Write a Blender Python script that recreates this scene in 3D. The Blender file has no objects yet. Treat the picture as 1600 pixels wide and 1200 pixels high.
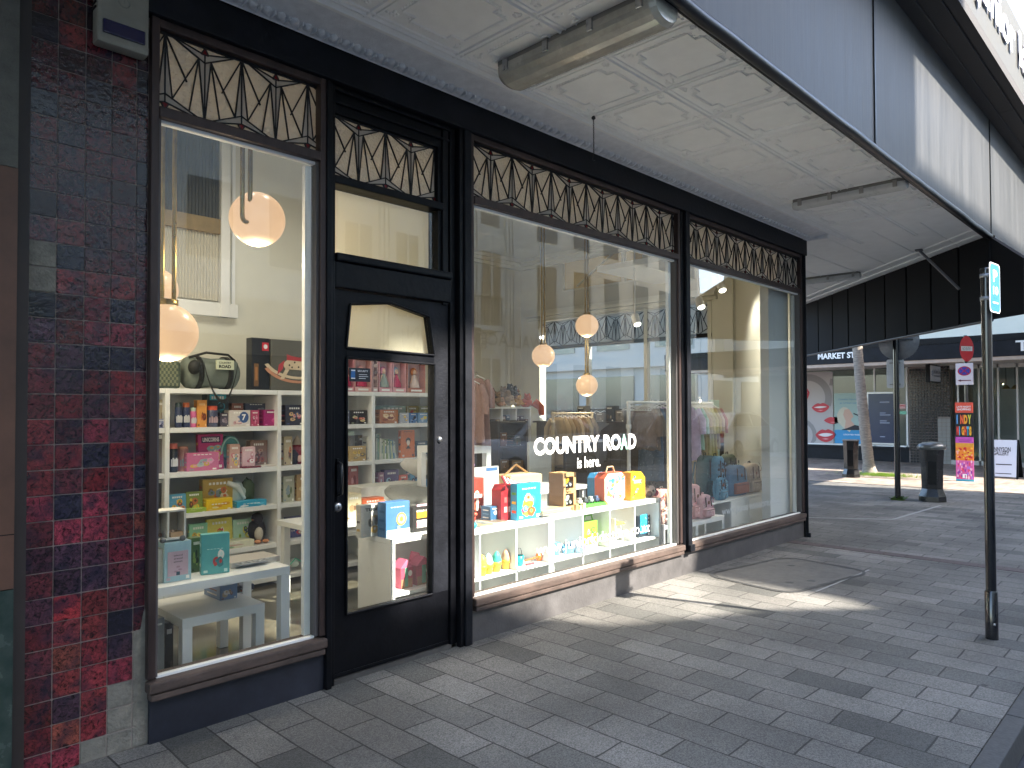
import bpy, bmesh, math, random
from mathutils import Vector, Matrix
from math import sin, cos, pi, radians
RND = random.Random(7)
S = bpy.context.scene
COL = S.collection
# ------------------------------------------------------------------ camera
HEAD, PITCH, ROLL = radians(44.1), 0.0213, -0.0034
EYE = Vector((0, -3.45, 1.485)); FPX = 1130.0; CY = 615.7
_f0 = Vector((cos(HEAD), sin(HEAD), 0)); _r0 = Vector((sin(HEAD), -cos(HEAD), 0)); _u0 = Vector((0, 0, 1))
_f = _f0*cos(PITCH) + _u0*sin(PITCH); _u = _u0*cos(PITCH) - _f0*sin(PITCH)
_r = _r0*cos(ROLL) + _u*sin(ROLL); _up = _u*cos(ROLL) - _r0*sin(ROLL)
cd = bpy.data.cameras.new('camera'); cam = bpy.data.objects.new('camera', cd); COL.objects.link(cam)
cd.sensor_fit = 'HORIZONTAL'; cd.sensor_width = 36; cd.lens = 36*FPX/1600; cd.shift_y = (CY-600)/1600
cd.clip_start = .05; cd.clip_end = 500
m3 = Matrix((_r, _up, -_f)).transposed()
cam.matrix_world = Matrix.Translation(EYE) @ m3.to_4x4()
S.camera = cam
# ------------------------------------------------------------------ light
SUN = Vector((.28, -1.0, .90)).normalized()
W = bpy.data.worlds.new('World'); S.world = W; W.use_nodes = True
wn = W.node_tree.nodes; wl = W.node_tree.links; wn.clear()
sky = wn.new('ShaderNodeTexSky'); sky.sky_type = 'NISHITA'; sky.sun_disc = False
sky.sun_elevation = math.asin(SUN.z); sky.sun_rotation = math.atan2(SUN.x, SUN.y)
sky.dust_density = 1.6; sky.ozone_density = .8
bg = wn.new('ShaderNodeBackground'); bg.inputs[1].default_value = .15
wo = wn.new('ShaderNodeOutputWorld'); wl.new(sky.outputs[0], bg.inputs[0]); wl.new(bg.outputs[0], wo.inputs[0])
sl = bpy.data.lights.new('sun', 'SUN'); sl.energy = 3.4; sl.angle = radians(.5); sl.color = (1, .93, .82)
so = bpy.data.objects.new('sun', sl); COL.objects.link(so); so.rotation_euler = SUN.to_track_quat('Z', 'Y').to_euler(); so.location = (0, -20, 20)
S.view_settings.view_transform = 'Standard'; S.view_settings.look = 'None'; S.view_settings.gamma = 1
S.view_settings.exposure = 2.74
try:
    S.cycles.transparent_max_bounces = 16; S.cycles.max_bounces = 9; S.cycles.diffuse_bounces = 4; S.cycles.glossy_bounces = 5
    S.cycles.use_light_tree = True
except Exception: pass

# ------------------------------------------------------------------ helpers
def ray(px, py): return _f*FPX + _r*(px-800) - _up*(py-CY)
def at(px, py, x=None, y=None, z=None):        # where the line of sight through a photo point meets a known real plane
    d = ray(px, py)
    t = (y-EYE.y)/d.y if y is not None else ((x-EYE.x)/d.x if x is not None else (z-EYE.z)/d.z)
    return EYE + d*t
def srgb(c):
    if isinstance(c, str): c = tuple(int(c[i:i+2], 16)/255 for i in (0, 2, 4))
    return tuple(((v/12.92) if v <= .04045 else ((v+.055)/1.055)**2.4) for v in c[:3])
MATS = {}
def M(name, col=(.5,.5,.5), rough=.5, metal=0, var=0, vs=4, bump=0, bs=60, spec=.5, emis=0, ecol=None, coat=0, stretch=None, detail=5, alpha=1, trans=0, col2=None):
    if name in MATS: return MATS[name]
    m = bpy.data.materials.new(name); m.use_nodes = True; MATS[name] = m
    n = m.node_tree.nodes; l = m.node_tree.links; b = n['Principled BSDF']
    c = srgb(col) if isinstance(col, str) else col
    b.inputs['Base Color'].default_value = (*c, 1); b.inputs['Roughness'].default_value = rough
    b.inputs['Metallic'].default_value = metal; b.inputs['Specular IOR Level'].default_value = spec
    if coat: b.inputs['Coat Weight'].default_value = coat; b.inputs['Coat Roughness'].default_value = .08
    if emis: b.inputs['Emission Strength'].default_value = emis; b.inputs['Emission Color'].default_value = (*(srgb(ecol) if isinstance(ecol, str) else (ecol or c)), 1)
    if trans: b.inputs['Transmission Weight'].default_value = trans
    if var or bump or col2:
        tc = n.new('ShaderNodeTexCoord'); mp = n.new('ShaderNodeMapping'); l.new(tc.outputs['Object'], mp.inputs[0])
        if stretch: mp.inputs['Scale'].default_value = stretch
    if var or col2:
        t = n.new('ShaderNodeTexNoise'); t.inputs['Scale'].default_value = vs; t.inputs['Detail'].default_value = detail; t.inputs['Roughness'].default_value = .65
        l.new(mp.outputs[0], t.inputs[0]); r = n.new('ShaderNodeValToRGB')
        k = var or .5
        c1 = srgb(col2) if isinstance(col2, str) else col2
        lo = tuple(max(0, v*(1-k)) for v in c); hi = c1 or tuple(min(1, v*(1+k*.7)) for v in c)
        r.color_ramp.elements[0].position = .3; r.color_ramp.elements[1].position = .7
        r.color_ramp.elements[0].color = (*(lo if not c1 else c), 1); r.color_ramp.elements[1].color = (*hi, 1)
        l.new(t.outputs[0], r.inputs[0]); l.new(r.outputs[0], b.inputs['Base Color'])
        rr = n.new('ShaderNodeMapRange'); rr.inputs[3].default_value = max(.02, rough-.12); rr.inputs[4].default_value = min(1, rough+.12)
        l.new(t.outputs[0], rr.inputs[0]); l.new(rr.outputs[0], b.inputs['Roughness'])
    if bump:
        t2 = n.new('ShaderNodeTexNoise'); t2.inputs['Scale'].default_value = bs; t2.inputs['Detail'].default_value = 3
        l.new(mp.outputs[0], t2.inputs[0]); bp = n.new('ShaderNodeBump'); bp.inputs['Strength'].default_value = bump; bp.inputs['Distance'].default_value = .01
        l.new(t2.outputs[0], bp.inputs['Height']); l.new(bp.outputs[0], b.inputs['Normal'])
    return m
_cc = {}
def C(hexs, rough=.45, **k):           # plain printed / painted colour
    key = 'paint_'+hexs+str(int(rough*100))
    return M(key, hexs, rough, var=.10, vs=18, **k)

class MB:
    def __init__(s): s.v = []; s.f = []; s.m = []; s.mats = []; s.sm = []
    def mi(s, m):
        if m not in s.mats: s.mats.append(m)
        return s.mats.index(m)
    def add(s, vs, fs, m, smooth=False):
        o = len(s.v); s.v += [Vector(p) for p in vs]; i = s.mi(m)
        for f in fs: s.f.append([o+k for k in f]); s.m.append(i); s.sm.append(smooth)
    def box(s, x0, x1, y0, y1, z0, z1, m, T=None):
        vs = [Vector((x, y, z)) for x in (x0, x1) for y in (y0, y1) for z in (z0, z1)]
        if T: vs = [T @ v for v in vs]
        s.add(vs, [(0,1,3,2),(4,6,7,5),(0,4,5,1),(2,3,7,6),(0,2,6,4),(1,5,7,3)], m)
    def bbox(s, x0, x1, y0, y1, z0, z1, m, b=.004, T=None):      # bevelled box
        bm = bmesh.new(); bmesh.ops.create_cube(bm, size=1)
        for v in bm.verts: v.co = Vector(((x0+x1)/2+v.co.x*(x1-x0), (y0+y1)/2+v.co.y*(y1-y0), (z0+z1)/2+v.co.z*(z1-z0)))
        b = min(b, .45*min(abs(x1-x0), abs(y1-y0), abs(z1-z0)))
        bmesh.ops.bevel(bm, geom=list(bm.edges), offset=b, segments=2, affect='EDGES', profile=.6)
        s.bm(bm, m, T)
    def bm(s, bm, m, T=None, smooth=False):
        bm.verts.ensure_lookup_table(); vs = [v.co.copy() for v in bm.verts]
        if T: vs = [T @ v for v in vs]
        s.add(vs, [[v.index for v in f.verts] for f in bm.faces], m, smooth); bm.free()
    def prism(s, pts, d, m, smooth=False):            # polygon (3D points) pushed along d
        d = Vector(d); n = len(pts); a = [Vector(p) for p in pts]
        s.add(a+[p+d for p in a], [list(range(n))[::-1], list(range(n, 2*n))]+[(i, (i+1)%n, n+(i+1)%n, n+i) for i in range(n)], m, smooth)
    def tube(s, pts, r, m, n=10, caps=True):
        pts = [Vector(p) for p in pts]; rs = r if isinstance(r, (list, tuple)) else [r]*len(pts)
        vs = []; fs = []; prev = None
        for i, p in enumerate(pts):
            d = (pts[min(i+1, len(pts)-1)]-pts[max(i-1, 0)]).normalized()
            a = (prev - d*prev.dot(d)) if prev else d.orthogonal()
            if a.length < 1e-5: a = d.orthogonal()
            a.normalize(); prev = a; b = d.cross(a)
            for k in range(n): vs.append(p + (a*cos(2*pi*k/n)+b*sin(2*pi*k/n))*rs[i])
        for i in range(len(pts)-1):
            for k in range(n): fs.append((i*n+k, i*n+(k+1)%n, (i+1)*n+(k+1)%n, (i+1)*n+k))
        s.add(vs, fs, m, True)
        if caps: s.add(vs[:n], [list(range(n))[::-1]], m); s.add(vs[-n:], [list(range(n))], m)
    def lathe(s, c, prof, m, n=20, axis='z', sx=1, sy=1):
        c = Vector(c); vs = []; fs = []
        for r, h in prof:
            for k in range(n):
                a = 2*pi*k/n
                if axis == 'z': vs.append(c+Vector((r*cos(a)*sx, r*sin(a)*sy, h)))
                elif axis == 'y': vs.append(c+Vector((r*cos(a)*sx, h, r*sin(a)*sy)))
                else: vs.append(c+Vector((h, r*cos(a)*sx, r*sin(a)*sy)))
        for i in range(len(prof)-1):
            for k in range(n): fs.append((i*n+k, i*n+(k+1)%n, (i+1)*n+(k+1)%n, (i+1)*n+k))
        s.add(vs, fs, m, True)
    def ball(s, c, rx, ry, rz, m, n=14, noise=0):
        vs = []; fs = []; k2 = n//2+1; c = Vector(c)
        for i in range(k2+1):
            t = pi*i/k2
            for k in range(n):
                a = 2*pi*k/n; q = 1+noise*RND.uniform(-1, 1)
                vs.append(c+Vector((rx*sin(t)*cos(a)*q, ry*sin(t)*sin(a)*q, rz*cos(t)*q)))
        for i in range(k2):
            for k in range(n): fs.append((i*n+k, (i+1)*n+k, (i+1)*n+(k+1)%n, i*n+(k+1)%n))
        s.add(vs, fs, m, True)
    def disc(s, c, u, v, m, n=16, off=(0,0,0)):       # flat ellipse with half axes u, v
        c = Vector(c)+Vector(off); u = Vector(u); v = Vector(v)
        s.add([c+u*cos(2*pi*k/n)+v*sin(2*pi*k/n) for k in range(n)], [list(range(n))], m)
    def text(s, t, o, u, v, m, thick=.001, bold=0, fit=None, shear=0, mono=False):   # text from lower-left o; u, v full width / height vectors
        cu = bpy.data.curves.new('t', 'FONT'); cu.body = t; cu.size = 1; cu.offset = bold; cu.shear = shear; cu.resolution_u = 3
        ob = bpy.data.objects.new('t', cu); COL.objects.link(ob)
        me = ob.to_mesh() if False else bpy.data.meshes.new_from_object(ob)
        vs = [x.co.copy() for x in me.vertices]; fs = [list(p.vertices) for p in me.polygons]
        bpy.data.objects.remove(ob); bpy.data.curves.remove(cu)
        if not vs: return
        x0 = min(p.x for p in vs); x1 = max(p.x for p in vs); y0 = min(p.y for p in vs); y1 = max(p.y for p in vs)
        o = Vector(o); u = Vector(u); v = Vector(v); nn = u.cross(v).normalized()*thick
        P = [o+u*((p.x-x0)/(x1-x0))+v*((p.y-y0)/(y1-y0))+nn for p in vs]
        s.add(P, fs, m); bpy.data.meshes.remove(me)
    def build(s, name, parent=None, local=False, bevel=0, seg=2):
        me = bpy.data.meshes.new(name); off = Vector((0,0,0))
        if parent and not local:
            off = parent.location.copy()
            if parent.parent: off += parent.parent.location
        vs = [p-off for p in s.v]
        if not parent and not local and s.v:      # put origin at the base
            c = Vector((sum(p.x for p in vs)/len(vs), sum(p.y for p in vs)/len(vs), min(p.z for p in vs))); vs = [p-c for p in vs]
        me.from_pydata([tuple(p) for p in vs], [], s.f)
        for m in s.mats: me.materials.append(m)
        for p, i, sm in zip(me.polygons, s.m, s.sm): p.material_index = i; p.use_smooth = sm
        me.update(); o = bpy.data.objects.new(name, me); COL.objects.link(o)
        if not parent and not local and s.v: o.location = c
        if parent: o.parent = parent
        if bevel:
            b = o.modifiers.new('b', 'BEVEL'); b.width = bevel; b.segments = seg; b.limit_method = 'ANGLE'
        return o
def tag(o, label=None, cat=None, group=None, kind=None):
    if label: o['label'] = label
    if cat: o['category'] = cat
    if group: o['group'] = group
    if kind: o['kind'] = kind
    return o
def thing(name, label, cat, loc=(0,0,0), rz=0, group=None):
    o = bpy.data.objects.new(name, None); COL.objects.link(o); o.empty_display_size = .1
    o.location = loc; o.rotation_euler = (0, 0, rz); return tag(o, label, cat, group)
SPLIT = {'clips':'clip','key_hole':'key_hole','cover_strip':'cover_strip','jambs':'jamb','rails':'rail','windows':'window','ledges':'ledge','pilasters':'pilaster_shaft','legs':'leg','brass_pendants':'pendant','round_portraits':'portrait','bracket':'bracket','strap':'strap','toy_cars':'toy_car','grey_door_frames':'frame','door_frames':'frame_post','straps_':'strap','vent_slots':'vent_slot','edge_trim':'edge_trim','glazing_bars':'glazing_bar'}
def split_build(b, name, parent, **k):          # one object for each connected piece
    par = list(range(len(b.v)))
    def fd(i):
        while par[i] != i: par[i] = par[par[i]]; i = par[i]
        return i
    for f in b.f:
        for q in f[1:]: par[fd(q)] = fd(f[0])
    gr = {}
    for i, f in enumerate(b.f): gr.setdefault(fd(f[0]), []).append(i)
    out = None
    for ids in gr.values():
        c = MB(); mp = {}
        for i in ids:
            g = []
            for q in b.f[i]:
                if q not in mp: mp[q] = len(c.v); c.v.append(b.v[q])
                g.append(mp[q])
            c.f.append(g); c.m.append(c.mi(b.mats[b.m[i]])); c.sm.append(b.sm[i])
        out = c.build(name, parent, **k)
    return out
def part(name, parent, fn, **k):
    b = MB(); fn(b)
    if name in SPLIT: return split_build(b, SPLIT[name], parent, **k)
    return b.build(name, parent, **k)
def copy_tree(o, loc, label=None, rz=None):
    c = o.copy(); COL.objects.link(c); c.location = loc
    if rz is not None: c.rotation_euler = (0, 0, rz)
    if label: c['label'] = label
    for ch in list(o.children):
        d = ch.copy(); COL.objects.link(d); d.parent = c
        for g in list(ch.children):
            e = g.copy(); COL.objects.link(e); e.parent = d
    return c

# ------------------------------------------------------------------ special materials
def mat_pavers(name, cols, scale_u, scale_v, mortar, rot=True, ms=.004, bumpy=.35):
    m = bpy.data.materials.new(name); m.use_nodes = True; n = m.node_tree.nodes; l = m.node_tree.links; b = n['Principled BSDF']
    g = n.new('ShaderNodeTexCoord'); sp = n.new('ShaderNodeSeparateXYZ'); l.new(g.outputs['Object'], sp.inputs[0])
    cb = n.new('ShaderNodeCombineXYZ')
    l.new(sp.outputs[1 if rot else 0], cb.inputs[0]); l.new(sp.outputs[0 if rot else 1], cb.inputs[1])
    wob = n.new('ShaderNodeTexNoise'); wob.inputs['Scale'].default_value = 1.7; l.new(g.outputs['Object'], wob.inputs[0])
    wm = n.new('ShaderNodeVectorMath'); wm.operation = 'MULTIPLY_ADD'; wm.inputs[1].default_value = (.05, .035, 0)
    l.new(wob.outputs['Color'], wm.inputs[0]); l.new(cb.outputs[0], wm.inputs[2])
    br = n.new('ShaderNodeTexBrick'); br.inputs['Scale'].default_value = 1; br.inputs['Brick Width'].default_value = scale_u; br.inputs['Row Height'].default_value = scale_v
    br.inputs['Mortar Size'].default_value = ms; br.inputs['Mortar Smooth'].default_value = .2; br.offset = .5; br.inputs['Bias'].default_value = 0
    br.inputs['Color1'].default_value = (0,0,0,1); br.inputs['Color2'].default_value = (1,1,1,1); br.inputs['Mortar'].default_value = (.5,.5,.5,1)
    l.new(wm.outputs[0], br.inputs[0])
    r = n.new('ShaderNodeValToRGB'); r.color_ramp.interpolation = 'LINEAR'
    for i, c in enumerate(cols):
        e = r.color_ramp.elements[i] if i < 2 else r.color_ramp.elements.new(.3+.1*i)
    for i, e in enumerate(r.color_ramp.elements): e.position = i/(len(cols)-1); e.color = (*cols[i], 1)
    l.new(br.outputs['Color'], r.inputs[0])
    gr = n.new('ShaderNodeTexNoise'); gr.inputs['Scale'].default_value = 150; gr.inputs['Detail'].default_value = 4; gr.inputs['Roughness'].default_value = .9; l.new(g.outputs['Object'], gr.inputs[0])
    grr = n.new('ShaderNodeMapRange'); grr.inputs[1].default_value = .40; grr.inputs[2].default_value = .60; grr.inputs[3].default_value = .45; grr.inputs[4].default_value = 1.6; l.new(gr.outputs[0], grr.inputs[0])
    st = n.new('ShaderNodeTexNoise'); st.inputs['Scale'].default_value = 1.1; st.inputs['Detail'].default_value = 6; l.new(g.outputs['Object'], st.inputs[0])
    str_ = n.new('ShaderNodeMapRange'); str_.inputs[1].default_value = .35; str_.inputs[2].default_value = .7; str_.inputs[3].default_value = .62; str_.inputs[4].default_value = 1.2; l.new(st.outputs[0], str_.inputs[0])
    vo = n.new('ShaderNodeTexVoronoi'); vo.inputs['Scale'].default_value = 3.1; l.new(g.outputs['Object'], vo.inputs[0])      # chewing gum spots
    vr = n.new('ShaderNodeMapRange'); vr.inputs[1].default_value = .045; vr.inputs[2].default_value = .065; vr.inputs[3].default_value = .45; vr.inputs[4].default_value = 1; l.new(vo.outputs['Distance'], vr.inputs[0])
    mu = n.new('ShaderNodeMath'); mu.operation = 'MULTIPLY'; l.new(grr.outputs[0], mu.inputs[0]); l.new(str_.outputs[0], mu.inputs[1])
    mu2 = n.new('ShaderNodeMath'); mu2.operation = 'MULTIPLY'; l.new(mu.outputs[0], mu2.inputs[0]); l.new(vr.outputs[0], mu2.inputs[1])
    mx = n.new('ShaderNodeMix'); mx.data_type = 'RGBA'; mx.inputs[7].default_value = (*mortar, 1); l.new(br.outputs['Fac'], mx.inputs[0]); l.new(r.outputs[0], mx.inputs[6])
    vm = n.new('ShaderNodeVectorMath'); vm.operation = 'SCALE'; l.new(mx.outputs[2], vm.inputs[0]); l.new(mu2.outputs[0], vm.inputs['Scale'])
    l.new(vm.outputs[0], b.inputs['Base Color']); b.inputs['Roughness'].default_value = .82
    ad = n.new('ShaderNodeMath'); ad.operation = 'MULTIPLY_ADD'; ad.inputs[1].default_value = -1.6; l.new(br.outputs['Fac'], ad.inputs[0]); l.new(gr.outputs[0], ad.inputs[2])
    bp = n.new('ShaderNodeBump'); bp.inputs['Strength'].default_value = bumpy; bp.inputs['Distance'].default_value = .006; l.new(ad.outputs[0], bp.inputs['Height']); l.new(bp.outputs[0], b.inputs['Normal'])
    return m
def mat_glass(name, k=1.7, tint=(1,1,1), dirt=.0):
    m = bpy.data.materials.new(name); m.use_nodes = True; n = m.node_tree.nodes; l = m.node_tree.links; n.clear()
    o = n.new('ShaderNodeOutputMaterial'); t = n.new('ShaderNodeBsdfTransparent'); t.inputs[0].default_value = (*tint, 1)
    g = n.new('ShaderNodeBsdfGlossy'); g.inputs['Roughness'].default_value = .0
    fr = n.new('ShaderNodeFresnel'); fr.inputs[0].default_value = 1.5
    ge = n.new('ShaderNodeNewGeometry'); iv = n.new('ShaderNodeMath'); iv.operation = 'SUBTRACT'; iv.inputs[0].default_value = 1; l.new(ge.outputs['Backfacing'], iv.inputs[1])
    a = n.new('ShaderNodeMath'); a.operation = 'MULTIPLY'; a.inputs[1].default_value = k; l.new(fr.outputs[0], a.inputs[0])
    c = n.new('ShaderNodeMath'); c.operation = 'MULTIPLY'; c.use_clamp = True; l.new(a.outputs[0], c.inputs[0]); l.new(iv.outputs[0], c.inputs[1])
    # old float glass is slightly wavy
    tc = n.new('ShaderNodeTexCoord'); nz = n.new('ShaderNodeTexNoise'); nz.inputs['Scale'].default_value = 1.3; nz.inputs['Detail'].default_value = 0; l.new(tc.outputs['Object'], nz.inputs[0])
    bp = n.new('ShaderNodeBump'); bp.inputs['Strength'].default_value = .06; bp.inputs['Distance'].default_value = .02; l.new(nz.outputs[0], bp.inputs['Height']); l.new(bp.outputs[0], g.inputs['Normal'])
    mx = n.new('ShaderNodeMixShader'); l.new(c.outputs[0], mx.inputs[0]); l.new(t.outputs[0], mx.inputs[1]); l.new(g.outputs[0], mx.inputs[2])
    if dirt:
        d = n.new('ShaderNodeBsdfDiffuse'); d.inputs[0].default_value = (.8,.8,.78,1); m2 = n.new('ShaderNodeMixShader')
        n2 = n.new('ShaderNodeTexNoise'); n2.inputs['Scale'].default_value = 3; n2.inputs['Detail'].default_value = 6; l.new(tc.outputs['Object'], n2.inputs[0])
        q = n.new('ShaderNodeMapRange'); q.inputs[1].default_value = .4; q.inputs[2].default_value = .8; q.inputs[3].default_value = dirt*.4; q.inputs[4].default_value = dirt*1.6; l.new(n2.outputs[0], q.inputs[0])
        l.new(q.outputs[0], m2.inputs[0]); l.new(mx.outputs[0], m2.inputs[1]); l.new(d.outputs[0], m2.inputs[2]); l.new(m2.outputs[0], o.inputs[0])
    else: l.new(mx.outputs[0], o.inputs[0])
    return m
def mat_lit_glass(name, col, bump, sc, gl=.12):      # obscured leadlight glass: passes and scatters the light of the shop behind
    m = bpy.data.materials.new(name); m.use_nodes = True; n = m.node_tree.nodes; l = m.node_tree.links; n.clear()
    o = n.new('ShaderNodeOutputMaterial'); d = n.new('ShaderNodeBsdfDiffuse'); t = n.new('ShaderNodeBsdfTranslucent'); g = n.new('ShaderNodeBsdfGlossy')
    d.inputs[0].default_value = (*col, 1); t.inputs[0].default_value = (*col, 1); g.inputs['Roughness'].default_value = .18
    tc = n.new('ShaderNodeTexCoord'); v = n.new('ShaderNodeTexVoronoi'); v.feature = 'SMOOTH_F1'; v.inputs['Scale'].default_value = sc; l.new(tc.outputs['Object'], v.inputs[0])
    bp = n.new('ShaderNodeBump'); bp.inputs['Strength'].default_value = bump; bp.inputs['Distance'].default_value = .008; l.new(v.outputs[0], bp.inputs['Height'])
    for q in (d, t, g): l.new(bp.outputs[0], q.inputs['Normal'])
    a = n.new('ShaderNodeMixShader'); a.inputs[0].default_value = .72; l.new(d.outputs[0], a.inputs[1]); l.new(t.outputs[0], a.inputs[2])
    b = n.new('ShaderNodeMixShader'); b.inputs[0].default_value = gl; l.new(a.outputs[0], b.inputs[1]); l.new(g.outputs[0], b.inputs[2]); l.new(b.outputs[0], o.inputs[0])
    return m
def mat_vcol(name, rough=.24, coat=.35):     # glazed tiles: each tile carries its own glaze colour, mottled by noise
    m = bpy.data.materials.new(name); m.use_nodes = True; n = m.node_tree.nodes; l = m.node_tree.links; b = n['Principled BSDF']
    a = n.new('ShaderNodeVertexColor'); a.layer_name = 'glaze'; tc = n.new('ShaderNodeTexCoord')
    t = n.new('ShaderNodeTexNoise'); t.inputs['Scale'].default_value = 55; t.inputs['Detail'].default_value = 7; t.inputs['Roughness'].default_value = .82; t.inputs['Distortion'].default_value = .9; l.new(tc.outputs['Object'], t.inputs[0])
    r = n.new('ShaderNodeMapRange'); r.inputs[1].default_value = .40; r.inputs[2].default_value = .60; r.inputs[3].default_value = .12; r.inputs[4].default_value = 3.0; l.new(t.outputs[0], r.inputs[0])
    v = n.new('ShaderNodeVectorMath'); v.operation = 'SCALE'; l.new(a.outputs[0], v.inputs[0]); l.new(r.outputs[0], v.inputs['Scale'])
    t2 = n.new('ShaderNodeTexNoise'); t2.inputs['Scale'].default_value = 11; t2.inputs['Detail'].default_value = 4; l.new(tc.outputs['Object'], t2.inputs[0])
    r2 = n.new('ShaderNodeMapRange'); r2.inputs[1].default_value = .48; r2.inputs[2].default_value = .66; r2.inputs[3].default_value = 0; r2.inputs[4].default_value = .75; l.new(t2.outputs[0], r2.inputs[0])
    mx = n.new('ShaderNodeMix'); mx.data_type = 'RGBA'; l.new(r2.outputs[0], mx.inputs[0]); l.new(v.outputs[0], mx.inputs[6]); mx.inputs[7].default_value = (.014,.012,.026,1)
    l.new(mx.outputs[2], b.inputs['Base Color']); b.inputs['Roughness'].default_value = rough; b.inputs['Coat Weight'].default_value = coat; b.inputs['Coat Roughness'].default_value = .1
    bp = n.new('ShaderNodeBump'); bp.inputs['Strength'].default_value = .55; bp.inputs['Distance'].default_value = .006; t3 = n.new('ShaderNodeTexNoise'); t3.inputs['Scale'].default_value = 34; t3.inputs['Detail'].default_value = 3; l.new(tc.outputs['Object'], t3.inputs[0]); l.new(t3.outputs[0], bp.inputs['Height'])
    l.new(bp.outputs[0], b.inputs['Normal']); l.new(bp.outputs[0], b.inputs['Coat Normal'])
    return m
PAVE = mat_pavers('basalt_pavers', [(.066,.066,.060), (.168,.160,.145), (.122,.117,.106), (.138,.130,.117)], .40, .205, (.03,.028,.025), ms=.005)
PAVE2 = mat_pavers('tan_brick_pavers', [(.24,.19,.15), (.31,.25,.20), (.20,.145,.115)], .22, .11, (.2,.15,.11), rot=False)
ASPH = M('asphalt', (.045,.045,.05), .9, var=.4, vs=160, bump=.6, bs=220)
KERB = M('kerb_stone', (.065,.064,.062), .8, var=.3, vs=30, bump=.2)
BLK = M('black_gloss_paint', (.004,.0043,.006), .36, var=.35, vs=7, bump=.2, bs=26, spec=.2)
BLK2 = M('black_scuffed_panel', (.010,.011,.015), .5, var=.55, vs=5, bump=.2, bs=40, spec=.2)
WOOD = M('dark_bronze_frame', (.062,.040,.036), .42, var=.4, vs=9, stretch=(1,1,.3), bump=.08, metal=.3)
SILL = M('weathered_sill', (.078,.053,.043), .7, var=.5, vs=14, stretch=(.4,1,1), bump=.25, bs=90)
STONE = M('grey_stone_plinth', (.26,.235,.21), .8, var=.3, vs=12, bump=.3, bs=80)
WHITE = M('white_paint', (.80,.80,.78), .5, var=.06, vs=4)
LAM = M('white_laminate', (.82,.83,.82), .32, var=.05, vs=3)
CREAM = M('cream_plaster', (.70,.68,.58), .75, var=.05, vs=2, bump=.05)
CREAMD = M('olive_cream_wall', (.58,.55,.44), .75, var=.06, vs=2)
CEILW = M('pressed_tin_white', (.88,.88,.86), .55, var=.05, vs=6, bump=.18, bs=150)
CORN = M('cornice_white', (.78,.79,.81), .5, var=.12, vs=14, bump=.5, bs=170)
GLASS = mat_glass('window_glass', 2.1, (.97,.985,.975), .006)
GLASS2 = mat_glass('far_glass', 1.3, (.93,.96,.95))
PEB = mat_lit_glass('pebbled_glass', (.86,.80,.70), .9, 75)
OPAL = mat_lit_glass('opal_lead_glass', (.80,.77,.72), .1, 20, .06)
REDG = M('red_lead_glass', (.22,.012,.015), .15)
LEAD = M('lead_came', (.012,.012,.014), .5, metal=.3)
VINYL = M('white_vinyl', (.86,.86,.85), .45)
BRASS = M('aged_brass', (.36,.25,.08), .32, metal=.9, var=.3, vs=20)
GLOBE = M('opal_globe_light', (.34,.28,.20), .3, emis=.115, ecol=(1.0,.60,.34))
SPOTG = M('spot_lamp_face', (.9,.9,.85), .3, emis=1.5, ecol=(1,.93,.8))
STEEL = M('brushed_steel', (.45,.45,.46), .3, metal=.95, var=.2, vs=30)
GREYM = M('galvanised_sign_back', (.33,.34,.36), .45, metal=.5, var=.15, vs=20)
FLOORM = M('shop_concrete_floor', (.075,.065,.045), .14, var=.35, vs=5, col2=(.14,.125,.09), coat=.5)
TILEM = mat_vcol('glazed_oxblood_tile')
GROUT = M('tile_grout', (.23,.19,.17), .85, var=.3, vs=40)
PLB = M('black_plastic', (.012,.012,.014), .35, var=.3, vs=20)

# ================================================================== GROUND
def sheet(name, x0, x1, y0, y1, z, m, label=None):
    b = MB(); nx = max(1, int((x1-x0)/2)); b.add([(x0,y0,z),(x1,y0,z),(x1,y1,z),(x0,y1,z)], [(0,1,2,3)], m)
    return tag(b.build(name), kind='structure')
sheet('ground', -250, 350, -250, 250, -.14, ASPH)
sheet('road', -60, 9.5, -9.0, -2.79, -.135, ASPH)
b = MB(); b.box(-30, 19.0, -2.70, .3, -.13, 0, PAVE); b.box(8.0, 19.0, .3, 30, -.13, -.0005, PAVE); b.box(9.5, 19.0, -9, -2.705, -.13, -.001, PAVE)
tag(b.build('pavement'), kind='structure')
b = MB()
for i in range(44): b.bbox(-30+i*.9, -30+i*.9+.894, -2.79, -2.704, -.13, .004, KERB, .008)
tag(b.build('kerb'), kind='structure')
b = MB(); b.box(15.0, 60, -40, 60, -.12, .008, PAVE2); tag(b.build('far_pavement'), kind='structure')
b = MB(); b.box(-60, 60, -15, -9.0, -.13, .0, PAVE2); b.box(-60, 60, -9.12, -9.004, -.13, .01, KERB); tag(b.build('opposite_pavement'), kind='structure')
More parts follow.
